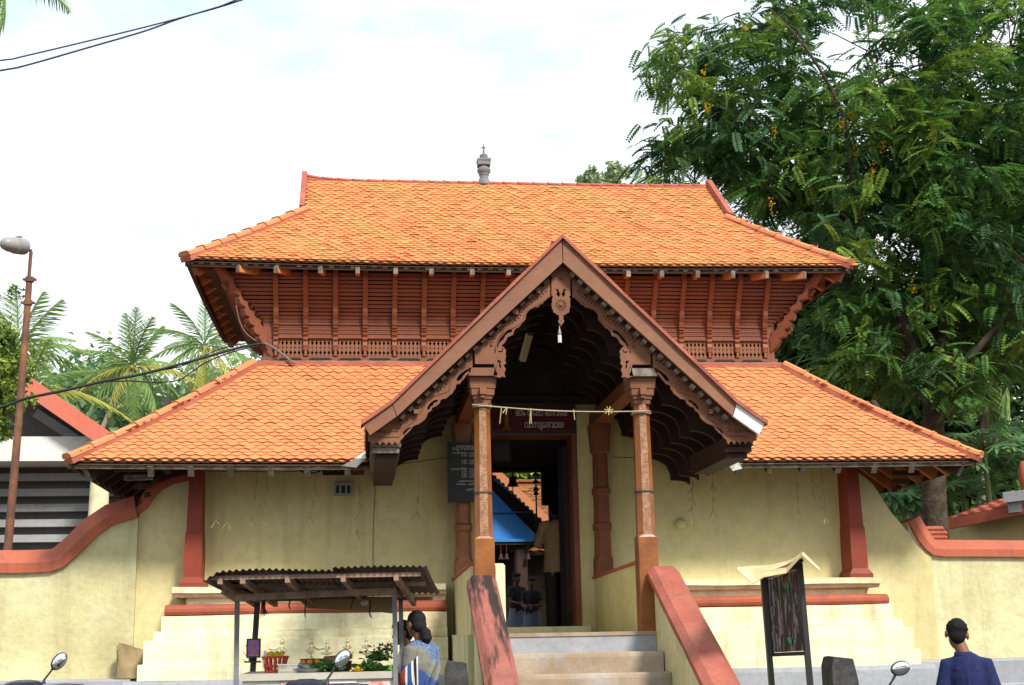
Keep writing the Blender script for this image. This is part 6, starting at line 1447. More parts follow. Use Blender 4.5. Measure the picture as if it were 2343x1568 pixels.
# woman in the sari, back half turned to the camera
def sari_mat():
    m = bpy.data.materials.new('printed_sari'); m.use_nodes = True; t = m.node_tree; N = t.nodes; lk = t.links.new; b = N['Principled BSDF']; b.inputs['Roughness'].default_value = .75
    tcn = N.new('ShaderNodeTexCoord'); mp_ = N.new('ShaderNodeMapping'); mp_.inputs['Rotation'].default_value = (0, .6, 0); lk(tcn.outputs['Object'], mp_.inputs['Vector'])
    sp_ = N.new('ShaderNodeSeparateXYZ'); lk(mp_.outputs[0], sp_.inputs[0])
    vo = N.new('ShaderNodeTexVoronoi'); vo.inputs['Scale'].default_value = 24; lk(mp_.outputs[0], vo.inputs['Vector'])
    wv = N.new('ShaderNodeTexNoise'); wv.inputs['Scale'].default_value = 70; wv.inputs['Detail'].default_value = 3; lk(mp_.outputs[0], wv.inputs['Vector'])
    def mr(f, a, c):
        r = N.new('ShaderNodeMapRange'); r.inputs[1].default_value = a; r.inputs[2].default_value = c; lk(f, r.inputs[0]); return r.outputs[0]
    def mx_(f, A, B):
        x = N.new('ShaderNodeMix'); x.data_type = 'RGBA'; lk(f, x.inputs[0])
        for s_, c in ((6, A), (7, B)):
            if isinstance(c, tuple): x.inputs[s_].default_value = (*c, 1)
            else: lk(c, x.inputs[s_])
        return x.outputs[2]
    top = mx_(mr(wv.outputs['Fac'], .42, .6), (.035, .085, .22), (.15, .20, .28))
    midm = mx_(mr(vo.outputs['Distance'], .22, .34), (.08, .12, .21), (.16, .15, .11))
    low = mx_(mr(vo.outputs['Distance'], .16, .26), (.22, .21, .16), (.02, .06, .19))
    ns = N.new('ShaderNodeTexNoise'); ns.inputs['Scale'].default_value = 5; lk(tcn.outputs['Object'], ns.inputs['Vector'])
    ad = N.new('ShaderNodeMath'); ad.operation = 'MULTIPLY_ADD'; lk(ns.outputs['Fac'], ad.inputs[0]); ad.inputs[1].default_value = .12; lk(sp_.outputs['Z'], ad.inputs[2])
    c = mx_(mr(ad.outputs[0], 1.0, 1.05), midm, top); c = mx_(mr(ad.outputs[0], .86, .89), low, c); lk(c, b.inputs['Base Color']); return m
g = atd(964, 1500, 10.5); WZ = PVZ-.0
R2, P2 = person('woman in a blue and yellow printed sari with a low hair bun at the stall', (g.x, g.y, WZ), PI+.95, 1.53, skin_m, head=(.0, -.05), headrot=(.12, .05, -.35), build=1.02,
    arms={-1: [(-.17, 0, 1.37), (-.19, -.05, 1.10), (-.08, -.24, 1.02)], 1: [(.17, 0, 1.37), (.20, -.02, 1.10), (.12, -.24, 1.0)]})
mb = MB(); hp, RH = P2['hp'], P2['RH']
mb.ell(hp((0, .020, .030)), (.080, .092, .085), 18, 12, RH); mb.ell(hp((0, .05, -.02)), (.070, .06, .07), 16, 10, RH); mb.tube([hp((0, .09, -.05)), hp((0, .125, -.09)), hp((0, .13, -.15)), hp((0, .115, -.20))], [.03, .048, .052, .022], 12); P2['wear']('hair', mb, hair_g, .006, 3)
mb = MB(); hem = .03
mb.loft([ering((0, .0, z), rx, ry, 22) for z, rx, ry in ((hem, .24, .20), (.3, .225, .185), (.6, .21, .175), (.85, .205, .165), (1.0, .178, .145), (1.15, .182, .15), (1.27, .195, .145), (1.36, .185, .125), (1.425, .135, .105), (1.46, .085, .085))])
for sx in (-1, 1):
    sh, el, wr = P2['A'][sx]; mb.tube([sh+V3((-sx*.06, 0, .01)), sh, lerp(sh, el, .5), el, lerp(el, wr, .25)], [.07, .076, .072, .066, .06], 14)
for k in range(12):
    a = 2*PI*k/12; mb.tube([(.20*math.cos(a), .165*math.sin(a), .82), (.225*math.cos(a), .19*math.sin(a), .4), (.245*math.cos(a), .205*math.sin(a), .04)], [.006, .018, .022], 6)
mb.tube([(-.16, .06, 1.40), (-.05, .15, 1.2), (.10, .16, .98), (.20, .08, .84)], [.02, .02, .02, .015], 8); mb.tube([(-.10, .08, 1.43), (.03, .155, 1.25), (.16, .13, 1.05), (.21, .04, .95)], [.012, .014, .014, .01], 8)
srm = sari_mat(); P2['wear']('sari', mb, srm, .009, 5)
# woven border bands of the sari end, laid on the cloth
from mathutils.bvhtree import BVHTree
sme = [o for o in R2.children if o.name.startswith('sari')][0].data; bvh = BVHTree.FromPolygons([v.co.copy() for v in sme.vertices], [tuple(p.vertices) for p in sme.polygons])
def onsari(ang, z):
    d = V3((math.cos(ang), math.sin(ang), 0)); r = bvh.ray_cast(d*1.2+V3((0, 0, z)), -d)
    return (r[0] if r[0] is not None else d*.2+V3((0, 0, z)))+d*.006
for off, wdt, col in ((0, .05, (.70, .68, .66)), (.05, .07, (.02, .016, .02)), (.12, .05, (.70, .68, .66)), (.17, .09, (.03, .08, .25)), (.26, .05, (.70, .68, .66)), (.31, .30, (.38, .085, .03))):
    mb = MB(); V = []
    for k in range(17):
        z = 1.20-off*.28-(.62-off*.2)*k/16
        for e in range(4): V.append(onsari(.42-off*1.3-wdt*1.3*e/3, z-.10*wdt*e))
    mb.add(V, [(4*k+e, 4*k+e+1, 4*k+e+5, 4*k+e+4) for k in range(16) for e in range(3)]); me2 = mb.mesh('sari_border', True, None); me2.materials.append(mat('sari_border_%d' % int(off*100), col, rough=.85)); linkl('sari_border', me2, None, R2)
mb = MB(); mb.ell(P2['hp']((.078, .0, -.045)), (.006, .006, .008), 6, 5); mb.ell(P2['hp']((-.078, .0, -.045)), (.006, .006, .008), 6, 5); P2['plain']('earrings', mb, brass)
# stall keeper half hidden behind her
g = atd(934, 1500, 11.3)
R3, P3 = person('stall keeper in white half hidden behind the woman in the sari', (g.x, g.y, PVZ), PI+1.50, 1.46, skin_d, head=(.0, -.05), headrot=(.2, 0, .1), build=.88,
    arms={-1: [(-.15, 0, 1.355), (-.17, -.10, 1.15), (-.12, -.28, 1.02)], 1: [(.15, 0, 1.355), (.17, -.10, 1.15), (.08, -.30, 1.04)]})
hair_short(P3); shirt(P3, cloth('white_cotton', (.66, .65, .62), (.55, .54, .52)), .80, .7); trousers(P3, cloth('brown_mundu', (.3, .27, .22), (.2, .18, .14)))
# man in the tan shirt inside the gate
g = at(1277, 1300, 1.5)
R4, P4 = person('man in a tan shirt standing with his back turned inside the gate passage', (g.x, 1.5, 1.5), PI-.15, 1.60, skin_d, head=(.02, -.06), headrot=(.35, 0, .2), voxel=.011,
    arms={-1: [(-.19, 0, 1.39), (-.25, -.05, 1.13), (-.08, -.24, 1.10)], 1: [(.19, 0, 1.39), (.27, -.05, 1.14), (.10, -.26, 1.12)]})
hair_short(P4); shirt(P4, cloth('tan_cotton', (.58, .38, .22), (.48, .30, .16)), .78, 1.25, 1.08); trousers(P4, cloth('olive_trousers', (.06, .055, .045), (.04, .04, .03)))
# two schoolgirls in the yard beyond
pin = cloth('grey_blue_pinafore', (.17, .20, .28), (.13, .15, .22)); wht = cloth('school_blouse', (.03, .03, .04), (.02, .02, .03))  # girls' colours darkened in place of shade over the yard
for u, dep, hh, lab, rz_ in ((1182, 21.0, 1.32, 'schoolgirl in a grey-blue skirt standing left of the doorway middle, hands folded', .5), (1217, 20.4, 1.22, 'shorter schoolgirl in a grey-blue skirt standing beside the tan shirted man', -.3)):
    g = atd(u, 1400, dep)
    R5, P5 = person(lab, (g.x, g.y, YARD), rz_, hh, skin_d, voxel=.012, build=.85, headrot=(.2, 0, .2), arms={-1: [(-.16, 0, 1.37), (-.19, -.06, 1.12), (-.05, -.2, 1.08)], 1: [(.16, 0, 1.37), (.20, -.06, 1.12), (.05, -.2, 1.10)]}, group='schoolgirls in the temple yard')
    hair_short(P5); shirt(P5, wht, .92, .6, .98)
    mb = MB(); mb.loft([ering((0, 0, z), rx, ry, 20) for z, rx, ry in ((.38, .25, .21), (.6, .22, .18), (.85, .19, .15), (1.0, .16, .12))])
    for k in range(14): a = 2*PI*k/14; mb.tube([(.17*math.cos(a), .13*math.sin(a), .95), (.22*math.cos(a), .18*math.sin(a), .62), (.255*math.cos(a), .215*math.sin(a), .38)], [.004, .014, .02], 6)
    P5['wear']('skirt', mb, pin, .012, 3)

# ---------------------------------------------------------------- vegetation
def npm(M3): return np.array(M3, dtype=np.float32)
def leafmat(name, c, c2, isl=.6, tr=.3, rough=.55): return mat(name, c, c2, rough, 1.5, .6, island=isl, trans=tr, fine=0, spec=.2)
def pinnate(n=8, L=.40, lw=.030, ll=.085, droop=.35):
    V = []; F = []
    for i in range(n):
        t = (i+1.2)/(n+.6); y = L*t; z = -droop*L*t*t; sc = 1-.35*abs(t-.45)
        for sx in (-1, 1):
            b = len(V); a = .75*sx; dx, dy = math.sin(a)*sx*sx, math.cos(a)
            ax = V3((math.sin(a)*1.0, math.cos(a)*.55, -.28)).normalized(); wd = V3((ax.y, -ax.x, 0)).normalized()
            p = V3((0, y, z)); l_ = ll*sc
            V += [p, p+ax*l_*.5+wd*lw*.6*sc+V3((0, 0, .006)), p+ax*l_, p+ax*l_*.5-wd*lw*.6*sc+V3((0, 0, .006))]; F.append((b, b+1, b+2, b+3))
    b = len(V); V += [V3((-.003, 0, 0)), V3((.003, 0, 0)), V3((0.002, L, -droop*L)), V3((-.002, L, -droop*L))]; F.append((b, b+1, b+2, b+3))
    return np.array([tuple(v) for v in V], dtype=np.float32), np.array(F, dtype=np.int32)
def orient(d, roll=0):
    d = V3(d).normalized(); x = d.cross(V3((0, 0, 1)))
    if x.length < .05: x = V3((1, 0, 0))
    x.normalize(); z = x.cross(d); R_ = Matrix(((x.x, d.x, z.x), (x.y, d.y, z.y), (x.z, d.z, z.z)))
    return npm(R_ @ Matrix.Rotation(roll, 3, 'Y'))
def sprays(centers, per, size, spread, up=.25):
    mats, pos = [], []
    for c, dr, sc in centers:
        for k in range(per):
            a = rng.uniform(0, 2*PI); el = rng.normal(up-.3, .35); d = V3((math.cos(a)*math.cos(el), math.sin(a)*math.cos(el), math.sin(el)))+V3(dr)*.9
            mats.append(orient(d, rng.normal(0, .35))*size*sc*rng.uniform(.75, 1.2)); o = rng.normal(size=3)*spread
            pos.append((c[0]+o[0], c[1]+o[1], c[2]+o[2]*.8))
    return np.array(mats), np.array(pos, dtype=np.float32)
def crown(name, tpl, mats, pos, ms, parent, mi=None):
    V, F = scatter(tpl[0], tpl[1], mats, pos); k = len(tpl[1])
    me = rawmesh(name, V, F4=F, mat=ms, mi=None if mi is None else np.repeat(mi, k)); return link(name, me, None, parent)
bark = mat('grey_brown_bark', (.10, .075, .055), (.05, .038, .03), .95, 7, .8, .9, 22, .1, bdist=.03)
bark2 = mat('pale_bark', (.34, .30, .26), (.2, .17, .14), .9, 8, .7, .6, 30, .1)
# ---- the big tree: limbs follow real branches at real depths
BT = thing('rain_tree', 'large pinnate-leaved tree with yellow flower clusters rising behind the gatehouse on the right', 'tree', (at(2138, 1230, 4.2).x, 4.2, YARD))
def limb(pts, r0, r1, parent=BT, nm='branch', m=bark):
    p = poly(pts, 5); n = len(p); mb = MB(); mb.tube(p, [r0+(r1-r0)*(i/(n-1))**.8*(1) for i in range(n)], 8); return mb.build(nm, m, parent, True, None)
tb = at(2138, 1230, 4.2); tb = V3((tb.x, 4.2, YARD)); fork = at(2134, 905, 4.2)
p_ = poly([tb, at(2138, 1150, 4.2), at(2136, 1000, 4.2), fork], 6); mb = MB(); n = len(p_); mb.tube([p+V3((rnd.uniform(-.01, .01), 0, 0)) for p in p_], [.20-.05*i/(n-1) for i in range(n)], 14); mb.build('trunk', bark, BT, True, None)
limbs = [
 ([fork, at(2085, 790, 4.3), at(2030, 650, 4.4), at(1965, 540, 4.5), at(1880, 450, 4.7), at(1760, 330, 4.9), at(1640, 230, 5.1), at(1530, 150, 5.2)], .11, .015),
 ([fork, at(2140, 820, 4.5), at(2180, 700, 5.2), at(2200, 520, 6.0), at(2190, 330, 6.6), at(2180, 120, 7.0), at(2200, -100, 7.3)], .10, .02),
 ([fork, at(2190, 850, 3.9), at(2270, 760, 3.6), at(2380, 640, 3.4), at(2480, 480, 3.4)], .09, .02),
 ([at(1985, 570, 4.5), at(1950, 420, 4.2), at(1930, 270, 4.0), at(1850, 120, 4.0), at(1760, 20, 4.1)], .06, .012),
 ([at(2060, 710, 4.4), at(1960, 620, 5.3), at(1880, 560, 5.8), at(1790, 480, 6.0), at(1700, 420, 6.2), at(1560, 360, 6.3)], .055, .012),
 ([at(2195, 600, 5.6), at(2100, 430, 5.0), at(2040, 280, 4.7), at(1990, 120, 4.6)], .05, .012),
 ([at(2100, 820, 4.3), at(1990, 790, 4.8), at(1900, 760, 5.2), at(1830, 760, 5.4)], .045, .01),
 ([at(2195, 450, 6.2), at(2260, 300, 5.6), at(2300, 150, 5.2), at(2340, -20, 5)], .045, .012),
 ([at(2100, 430, 5.0), at(1990, 380, 5.2), at(1880, 335, 5.4), at(1760, 345, 5.5), at(1700, 365, 5.6)], .04, .01),
 ([at(1780, 350, 4.9), at(1700, 330, 5.6), at(1600, 330, 6.0), at(1500, 350, 6.2), at(1455, 375, 6.2)], .03, .008),
 ([at(1850, 120, 4.0), at(1810, 60, 4.4), at(1720, 80, 4.6), at(1690, 30, 4.6)], .02, .006)]
for l_ in limbs: limb(*l_)
outline = [(1700, -60), (1680, 20), (1660, 75), (1600, 55), (1545, 60), (1510, 80), (1490, 120), (1465, 145), (1475, 185), (1520, 195), (1545, 215), (1565, 262), (1500, 290), (1480, 320), (1448, 365), (1462, 398), (1500, 392), (1525, 418), (1560, 405), (1600, 440), (1660, 490), (1720, 520), (1820, 570), (1930, 605), (1880, 650), (1820, 680), (1790, 760), (1790, 800), (1830, 850), (1950, 900), (2080, 930), (2150, 935), (2240, 860), (2420, 900), (2420, -80)]
gaps = [[(1838, 70), (1870, 0), (1975, 10), (1985, 130), (1910, 190), (1850, 150)], [(1600, -60), (1660, -60), (1665, 70), (1560, 50)], [(2060, -40), (2110, -40), (2110, 30), (2065, 30)], [(2150, 40), (2215, 25), (2210, 80), (2160, 95)], [(2010, 60), (2055, 40), (2060, 90), (2020, 100)], [(1600, 395), (1650, 385), (1640, 420), (1605, 420)], [(1985, 560), (2025, 550), (2030, 600), (2000, 610)], [(1930, 660), (1965, 640), (1975, 690), (1945, 700)], [(1850, 745), (1880, 735), (1885, 770), (1856, 775)], [(2230, 190), (2275, 170), (2290, 230), (2240, 240)]]
cent = []
tries = 0
while len(cent) < 900 and tries < 20000:
    tries += 1
    u, v = rng.uniform(1445, 2420), rng.uniform(-80, 935)
    if not all(inside((u+a_, v+b_), outline) for a_, b_ in ((0, 0), (-62, 0), (0, -34), (-40, 30))) or (v < 260 and rng.random() < .45) or any(inside((u, v), g_) for g_ in gaps): continue
    y = rng.uniform(3.0, 7.5) if rng.random() < .75 else rng.uniform(6, 9)
    if u < 1950 and v > 560: y = rng.uniform(4.2, 8)
    if y < 4.4 and u < 1900: y += 1.2
    p = at(u, v, y); cent.append((tuple(p), (rng.normal(-.1, .4), rng.normal(-.15, .4), -.25 if v > 300 else -.05), 1.0))
ro = [at(u+38, v+12, rng.uniform(4.2, 6)) for u, v in outline[2:28] for _ in range(2)]
cent += [(tuple(p+V3((rng.normal(0, .06), 0, rng.normal(0, .06)))), (-.5, 0, -.3), .8) for p in ro[:30]]
LT = leafmat('tree_leaf', (.10, .21, .045), (.07, .155, .033), .7, .36); LY_ = leafmat('young_tree_leaf', (.19, .30, .045), (.14, .24, .035), .6, .35); LD = leafmat('old_tree_leaf', (.05, .12, .042), (.035, .085, .028), .6, .2)
tpl = pinnate(8, .36, .044, .098)
mts, pos = sprays(cent, 15, 1.0, .16)
lum = rng.random(len(cent)); mi = np.repeat(np.where(lum < .20, 1, np.where(lum < .62, 2, 0)), 15)
crown('crown', tpl, mts, pos, [LT, LY_, LD], BT, mi)
# twigs inside the crown
mb = MB()
lp = [p for l_ in limbs for p in poly(l_[0], 4)]
for c, _, _ in cent[::2]:
    c = V3(c); q = min(lp, key=lambda p: (p-c).length)
    if (q-c).length < 2.2: mb.tube([q, lerp(q, c, .5)+V3((0, 0, .06)), c], [.014, .010, .005], 5, False)
mb.build('twigs', bark, BT, True, None, kind='stuff')
YF = mat('yellow_flower', (.85, .55, .01), (.8, .42, .005), .6, 20, .5, trans=.3)
fl_t = (np.array([(-.5, 0, 0), (0, -.3, .3), (.5, 0, 0), (0, .3, .3)], dtype=np.float32), np.array([(0, 1, 2, 3)], dtype=np.int32))
for u, v in ((1703, 62), (2041, 190), (1946, 262), (1860, 386), (1996, 388), (1610, 168), (1618, 250), (2090, 655), (1925, 290), (1770, 300), (1960, 350), (2128, 315), (2020, 340), (1764, 470), (1985, 420)):
    c = at(u, v, 3.6 if u > 1900 else 4.4); m_ = []; q_ = []
    for k in range(26): m_.append(npm(Matrix.Rotation(rng.uniform(0, 6.3), 3, 'Z') @ Matrix.Rotation(rng.uniform(0, 6.3), 3, 'X'))*.04); q_.append((c.x+rng.normal(0, .022), c.y+rng.normal(0, .03), c.z+rng.normal(0, .065)))
    V, F = scatter(fl_t[0], fl_t[1], np.array(m_), np.array(q_, dtype=np.float32)); link('flower_cluster', rawmesh('flower_cluster', V, F4=F, mat=YF), None, BT, kind='stuff')
# ---- generic leafy trees: clumps of small folded leaves
clump = (np.array([(0, 0, 0), (-.35, .5, .1), (0, 1, -.05), (.35, .5, .1)], dtype=np.float32), np.array([(0, 1, 2, 3)], dtype=np.int32))
def bush_tree(name, label, cat_, base, blobs, n, size, ms, trunk_r=.12, group=None, trunk_m=None, limb_n=5):
    T_ = thing(name, label, cat_, base, group); mats, pos, mis = [], [], []
    tot = sum(b[1][0]*b[1][1]*b[1][2] for b in blobs)
    for c, r in blobs:
        k_ = int(n*(r[0]*r[1]*r[2])/tot)
        sub = [(rng.normal(size=3)*.42) for _ in range(max(6, k_//22))]
        for i in range(k_):
            s_ = sub[rng.integers(len(sub))]; o = s_+rng.normal(size=3)*.13; p = (c[0]+o[0]*r[0], c[1]+o[1]*r[1], c[2]+o[2]*r[2]); pos.append(p)
            d = V3((rng.normal(), rng.normal(), rng.normal()-.2)); mats.append(orient(d, rng.uniform(-1, 1))*size*rng.uniform(.6, 1.3)); mis.append(0 if (hash(tuple(np.round(s_, 3))) % 3) else 1)
    V, F = scatter(clump[0], clump[1], np.array(mats), np.array(pos, dtype=np.float32)); link('crown', rawmesh('crown', V, F4=F, mat=ms, mi=np.array(mis) if len(ms) > 1 else None), None, T_)
    if trunk_r:
        b = V3(base); mb = MB(); top = V3(blobs[0][0]); mb.tube(poly([b, lerp(b, top, .5)+V3((.1*trunk_r, 0, 0)), top], 4), [trunk_r*(1-.6*i/8) for i in range(9)], 8); mb.build('trunk', trunk_m or bark, T_, True, None)
        for c, r in blobs[1:limb_n]: mb = MB(); mb.tube([lerp(b, top, .6), lerp(lerp(b, top, .8), V3(c), .5), V3(c)], [trunk_r*.5, trunk_r*.35, trunk_r*.15], 6); mb.build('branch', trunk_m or bark, T_, True, None)
    return T_
GA = leafmat('mid_green_leaf', (.11, .20, .05), (.075, .15, .035)); GB_l = leafmat('yellow_green_leaf', (.26, .33, .06), (.19, .26, .045)); GC = leafmat('deep_green_leaf', (.03, .07, .018), (.02, .05, .012), .6, .15)
def px_blob(u, v, y, ru, rv, ry): c = at(u, v, y); k = (y+15)/FPX; return ((c.x, c.y, c.z), (ru*k, ry, rv*k))
# right background
for i, (lab, u, y, blobs_) in enumerate((
 ('dense dark tree standing behind the big flowering tree near the roof corner', 1900, 13, [(1870, 700, 13, 130, 170, 1.8), (1960, 850, 13, 120, 110, 1.5), (1800, 840, 14, 90, 90, 1.5)]),
 ('tall dark tree filling the gap right of the big tree trunk', 2260, 15, [(2240, 560, 15, 160, 230, 2), (2330, 800, 15, 130, 150, 2), (2130, 760, 15, 120, 150, 2), (2380, 420, 15, 120, 200, 2)]),
 ('green tree behind the big trunk above the papaya plants', 2090, 11, [(2080, 930, 11, 130, 100, 1.4), (2000, 960, 11.5, 90, 80, 1.2), (2200, 900, 12, 110, 90, 1.4), (2200, 1060, 12, 150, 110, 1.4), (2330, 1050, 12, 120, 110, 1.4), (2060, 1080, 12, 70, 80, 1)]))):
    c = at(u, 1200, y); bush_tree('background_tree', lab, 'tree', (c.x, y, YARD), [px_blob(*b) for b in blobs_], 9000, .26, [GC, GA], .16)
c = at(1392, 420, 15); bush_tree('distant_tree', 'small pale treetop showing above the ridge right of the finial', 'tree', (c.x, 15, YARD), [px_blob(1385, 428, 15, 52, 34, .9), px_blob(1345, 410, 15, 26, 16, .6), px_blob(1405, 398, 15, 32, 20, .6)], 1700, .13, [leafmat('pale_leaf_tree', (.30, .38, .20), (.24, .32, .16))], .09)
# papaya plants with big lobed leaves
lob = [(0, 0)]
for k in range(7):
    a = -1.9+3.8*k/6; L_ = 1-.25*abs(k-3)/3
    lob += [((.32*math.sin(a-.22)), .32*math.cos(a-.22)), (L_*.72*math.sin(a-.13), L_*.72*math.cos(a-.13)), (L_*math.sin(a), L_*math.cos(a)), (L_*.72*math.sin(a+.13), L_*.72*math.cos(a+.13))]
pv_ = np.array([(x, y, -.18*(x*x+y*y)) for x, y in lob], dtype=np.float32)
pf = np.array([(0, 1+4*k, 2+4*k, 3+4*k) for k in range(7)]+[(0, 3+4*k, 4+4*k, 4+4*k) if False else (0, 3+4*k, 4+4*k, (5+4*k) if k < 6 else 1) for k in range(7)], dtype=np.int32)
PL = leafmat('papaya_leaf', (.15, .30, .12), (.11, .23, .09), .4, .25); PS = mat('papaya_stem', (.22, .25, .10), (.15, .17, .07), .7, 6)
for i, (u, v, y, r, nl, lab) in enumerate(((2250, 1030, 7.6, 120, 46, 'papaya plant with broad lobed leaves above the low red roof at right'), (2335, 1070, 8.4, 110, 40, 'papaya plant with lobed leaves at the right edge behind the low building'), (2110, 1100, 8.2, 100, 40, 'papaya plant with drooping lobed leaves left of the tree trunk base'), (2200, 1120, 9.0, 110, 40, 'papaya plant with lobed leaves directly behind the tree trunk'), (2065, 1150, 7.2, 60, 24, 'small papaya plant showing above the broken wall end at right'))):
    c = at(u, v, y); PP = thing('papaya_plant', lab, 'plant', (c.x, y, YARD), 'papaya plants behind the right wall'); mb = MB(); mb.tube([(c.x, y, YARD), (c.x+.03, y, (YARD+c.z)/2), (c.x, y, c.z+.1)], [.07, .055, .04], 8); mb.build('stem', PS, PP, True, None)
    k_ = (y+15)/FPX*r
    for j in range(nl):
        a = 2.4*j; el = rng.uniform(-.5, .8); L_ = k_*rng.uniform(.5, 1.1); e = c+V3((math.cos(a)*math.cos(el)*L_, math.sin(a)*math.cos(el)*L_*.8, math.sin(el)*L_*.8))
        R_ = orient((math.cos(a), math.sin(a)-.3, rng.uniform(-.6, -.1)), rng.normal(0, .3))*rng.uniform(.30, .44); V = pv_ @ R_.T+np.array(tuple(e))
        lf = link('leaf', rawmesh('leaf', V, F4=pf, mat=PL), None, PP); mb = MB(); mb.tube([c, lerp(c, e, .55)+V3((0, 0, .05)), e], [.012, .009, .006], 5); mb.build('leaf_stalk', PS, lf, True, None)
# ---- coconut palms
def frond_tpl(n=34, L=1.0, ll=.26, droop=.55, lw=.0078):
    V = []; F = []
    def sp(t): return V3((0, L*t*(1-.12*t), -droop*L*t*t))
    for i in range(n):
        t = .10+.90*i/(n-1); p = sp(t); l_ = ll*(math.sin(PI*min(1, .25+.72*t))**.7)*(1 if i < n-1 else .8)
        for sx in (-1, 1):
            b = len(V); d = V3((sx*(.8+.1*math.sin(i*2.3)), .62+.12*math.sin(i*1.7+sx), -.55-.3*t+.15*math.sin(i*3.1+sx))).normalized(); w = V3((0, 1, 0))*lw
            V += [p-w, p+w, p+d*l_*.55+V3((0, 0, -.02))+w*.9, p+d*l_+V3((0, 0, -.10*l_/ll*ll*2.0)), p+d*l_*.55+V3((0, 0, -.02))-w*.9]; F.append((b, b+1, b+2, b+4)); F.append((b+4, b+2, b+3, b+3))
    F = [f for f in F]
    q = []
    for f in F: q.append(f if len(set(f)) == 4 else f)
    b0 = len(V)
    for i in range(9):
        p = sp(i/8); r = .014*(1-.8*i/8); V += [p+V3((-r, 0, 0)), p+V3((0, 0, r)), p+V3((r, 0, 0)), p+V3((0, 0, -r*.6))]
    for i in range(8):
        for j in range(4): q.append((b0+4*i+j, b0+4*i+(j+1) % 4, b0+4*i+4+(j+1) % 4, b0+4*i+4+j))
    F4 = [f for f in q if len(set(f)) == 4]; F3 = [f[:3] for f in q if len(set(f)) == 3]
    return np.array([tuple(v) for v in V], dtype=np.float32), np.array(F4, dtype=np.int32), np.array(F3, dtype=np.int32)
FG = leafmat('coconut_frond', (.20, .31, .09), (.15, .24, .06), .5, .3); FY_ = leafmat('yellowing_frond', (.36, .36, .08), (.28, .29, .06), .5, .3)
PTR = mat('palm_trunk', (.30, .24, .20), (.2, .16, .13), .9, 9, .6, .4, 30, .1); COC = mat('coconut', (.36, .22, .04), (.22, .2, .05), .6, 8, .6)
ft = [frond_tpl(40, 1, .30, d_) for d_ in (.15, .45, .85)]
fme = {}
for k in range(3):
    for mm, m_ in (('g', FG), ('y', FY_)): fme[(k, mm)] = rawmesh('frond', ft[k][0], F4=ft[k][1], F3=ft[k][2], mat=m_)
def palm(label, top, base, L, specs, nuts=8, tr=.15):
    PM = thing('coconut_palm', label, 'palm', base, 'coconut palms'); t, b = V3(top), V3(base)
    mb = MB(); pp = poly([b, lerp(b, t, .5)+V3((.25*(b.x-t.x), 0, 0))*.3, t], 6); mb.tube(pp, [tr*(1.25-.5*i/(len(pp)-1)) for i in range(len(pp))], 10); mb.build('trunk', PTR, PM, True, None)
    for az, el, s_, typ, c_ in specs:
        d = V3((math.sin(az)*math.cos(el), -math.cos(az)*math.cos(el)*.8, math.sin(el))); R_ = orient(d, rng.normal(0, .25))*L*s_
        o = bpy.data.objects.new('frond', fme[(typ, c_)]); COL.objects.link(o); o.parent = PM; R_ = R_.tolist(); q = t-b
        o.matrix_local = Matrix(((*R_[0], q.x), (*R_[1], q.y), (*R_[2], q.z), (0, 0, 0, 1)))
    for k in range(nuts):
        a = rng.uniform(0, 6.28); mb = MB(); mb.ell((t.x+math.cos(a)*L*.07, t.y+math.sin(a)*L*.07, t.z-L*.06+rng.normal(0, .02)*L), (L*.03, L*.03, L*.037), 8, 6); mb.build('coconut', COC, PM, True, None)
    return PM
y = 58; HILLZ = 4
def specs_(lst): return [(a*PI/180, e*PI/180, s_, t_, c_) for a, e, s_, t_, c_ in lst]
ptop = at(303, 838, y); pb_ = at(240, 985, y); pb_ = ptop+(pb_-ptop)*1.9
palm('coconut palm with a leaning pale trunk and yellow nuts, left of the other palm', ptop, pb_, 3.4, specs_([(-95, 5, 1, 1, 'g'), (-75, 38, 1, 1, 'g'), (-55, 58, .9, 1, 'g'), (-20, 78, .95, 0, 'g'), (10, 80, 1.05, 0, 'g'), (35, 66, 1, 1, 'g'), (60, 60, .9, 0, 'g'), (85, 12, 1.05, 1, 'y'), (100, -10, 1, 1, 'g'), (70, -30, 1, 2, 'g'), (20, -62, 1.05, 0, 'g'), (-15, -60, .9, 1, 'g'), (-60, -40, .9, 1, 'y'), (-85, -22, 1, 1, 'g'), (-110, 18, .8, 1, 'g'), (130, 30, .9, 1, 'g'), (170, 40, .9, 1, 'g'), (-150, 30, .9, 1, 'g'), (-70, -5, .95, 1, 'y')]), 14, .14)
ptop = at(468, 792, y+4); palm('coconut palm with arching fronds close against the upper eave corner', ptop, ptop+V3((.6, 0, -16)), 3.5, specs_([(-95, 14, 1, 1, 'g'), (-70, 40, 1, 1, 'g'), (-35, 62, .95, 1, 'g'), (0, 82, .9, 0, 'g'), (30, 70, 1, 1, 'g'), (70, 45, 1, 1, 'g'), (95, 5, 1.05, 1, 'g'), (80, -30, 1.1, 1, 'y'), (40, -50, 1, 1, 'g'), (15, -65, 1.15, 0, 'y'), (-20, -60, 1.15, 0, 'y'), (-60, -35, .9, 1, 'g'), (-85, -10, 1, 1, 'g'), (140, 30, 1, 1, 'g'), (-140, 30, 1, 1, 'g')]), 8, .14)
ptop = at(40, 800, y-6); palm('coconut palm half hidden behind the lamp pole at the left edge', ptop, ptop+V3((-1, 0, -15)), 3.6, specs_([(35, 62, 1, 0, 'g'), (60, 52, 1.05, 0, 'g'), (-30, 70, 1, 1, 'g'), (-70, 40, 1, 1, 'g'), (85, 5, 1.05, 1, 'g'), (80, -22, 1.2, 1, 'g'), (60, -45, 1, 1, 'g'), (-80, 5, 1, 1, 'g'), (95, 25, 1, 1, 'g'), (150, 40, 1, 1, 'g'), (0, 85, 1, 0, 'g')]), 6, .14)
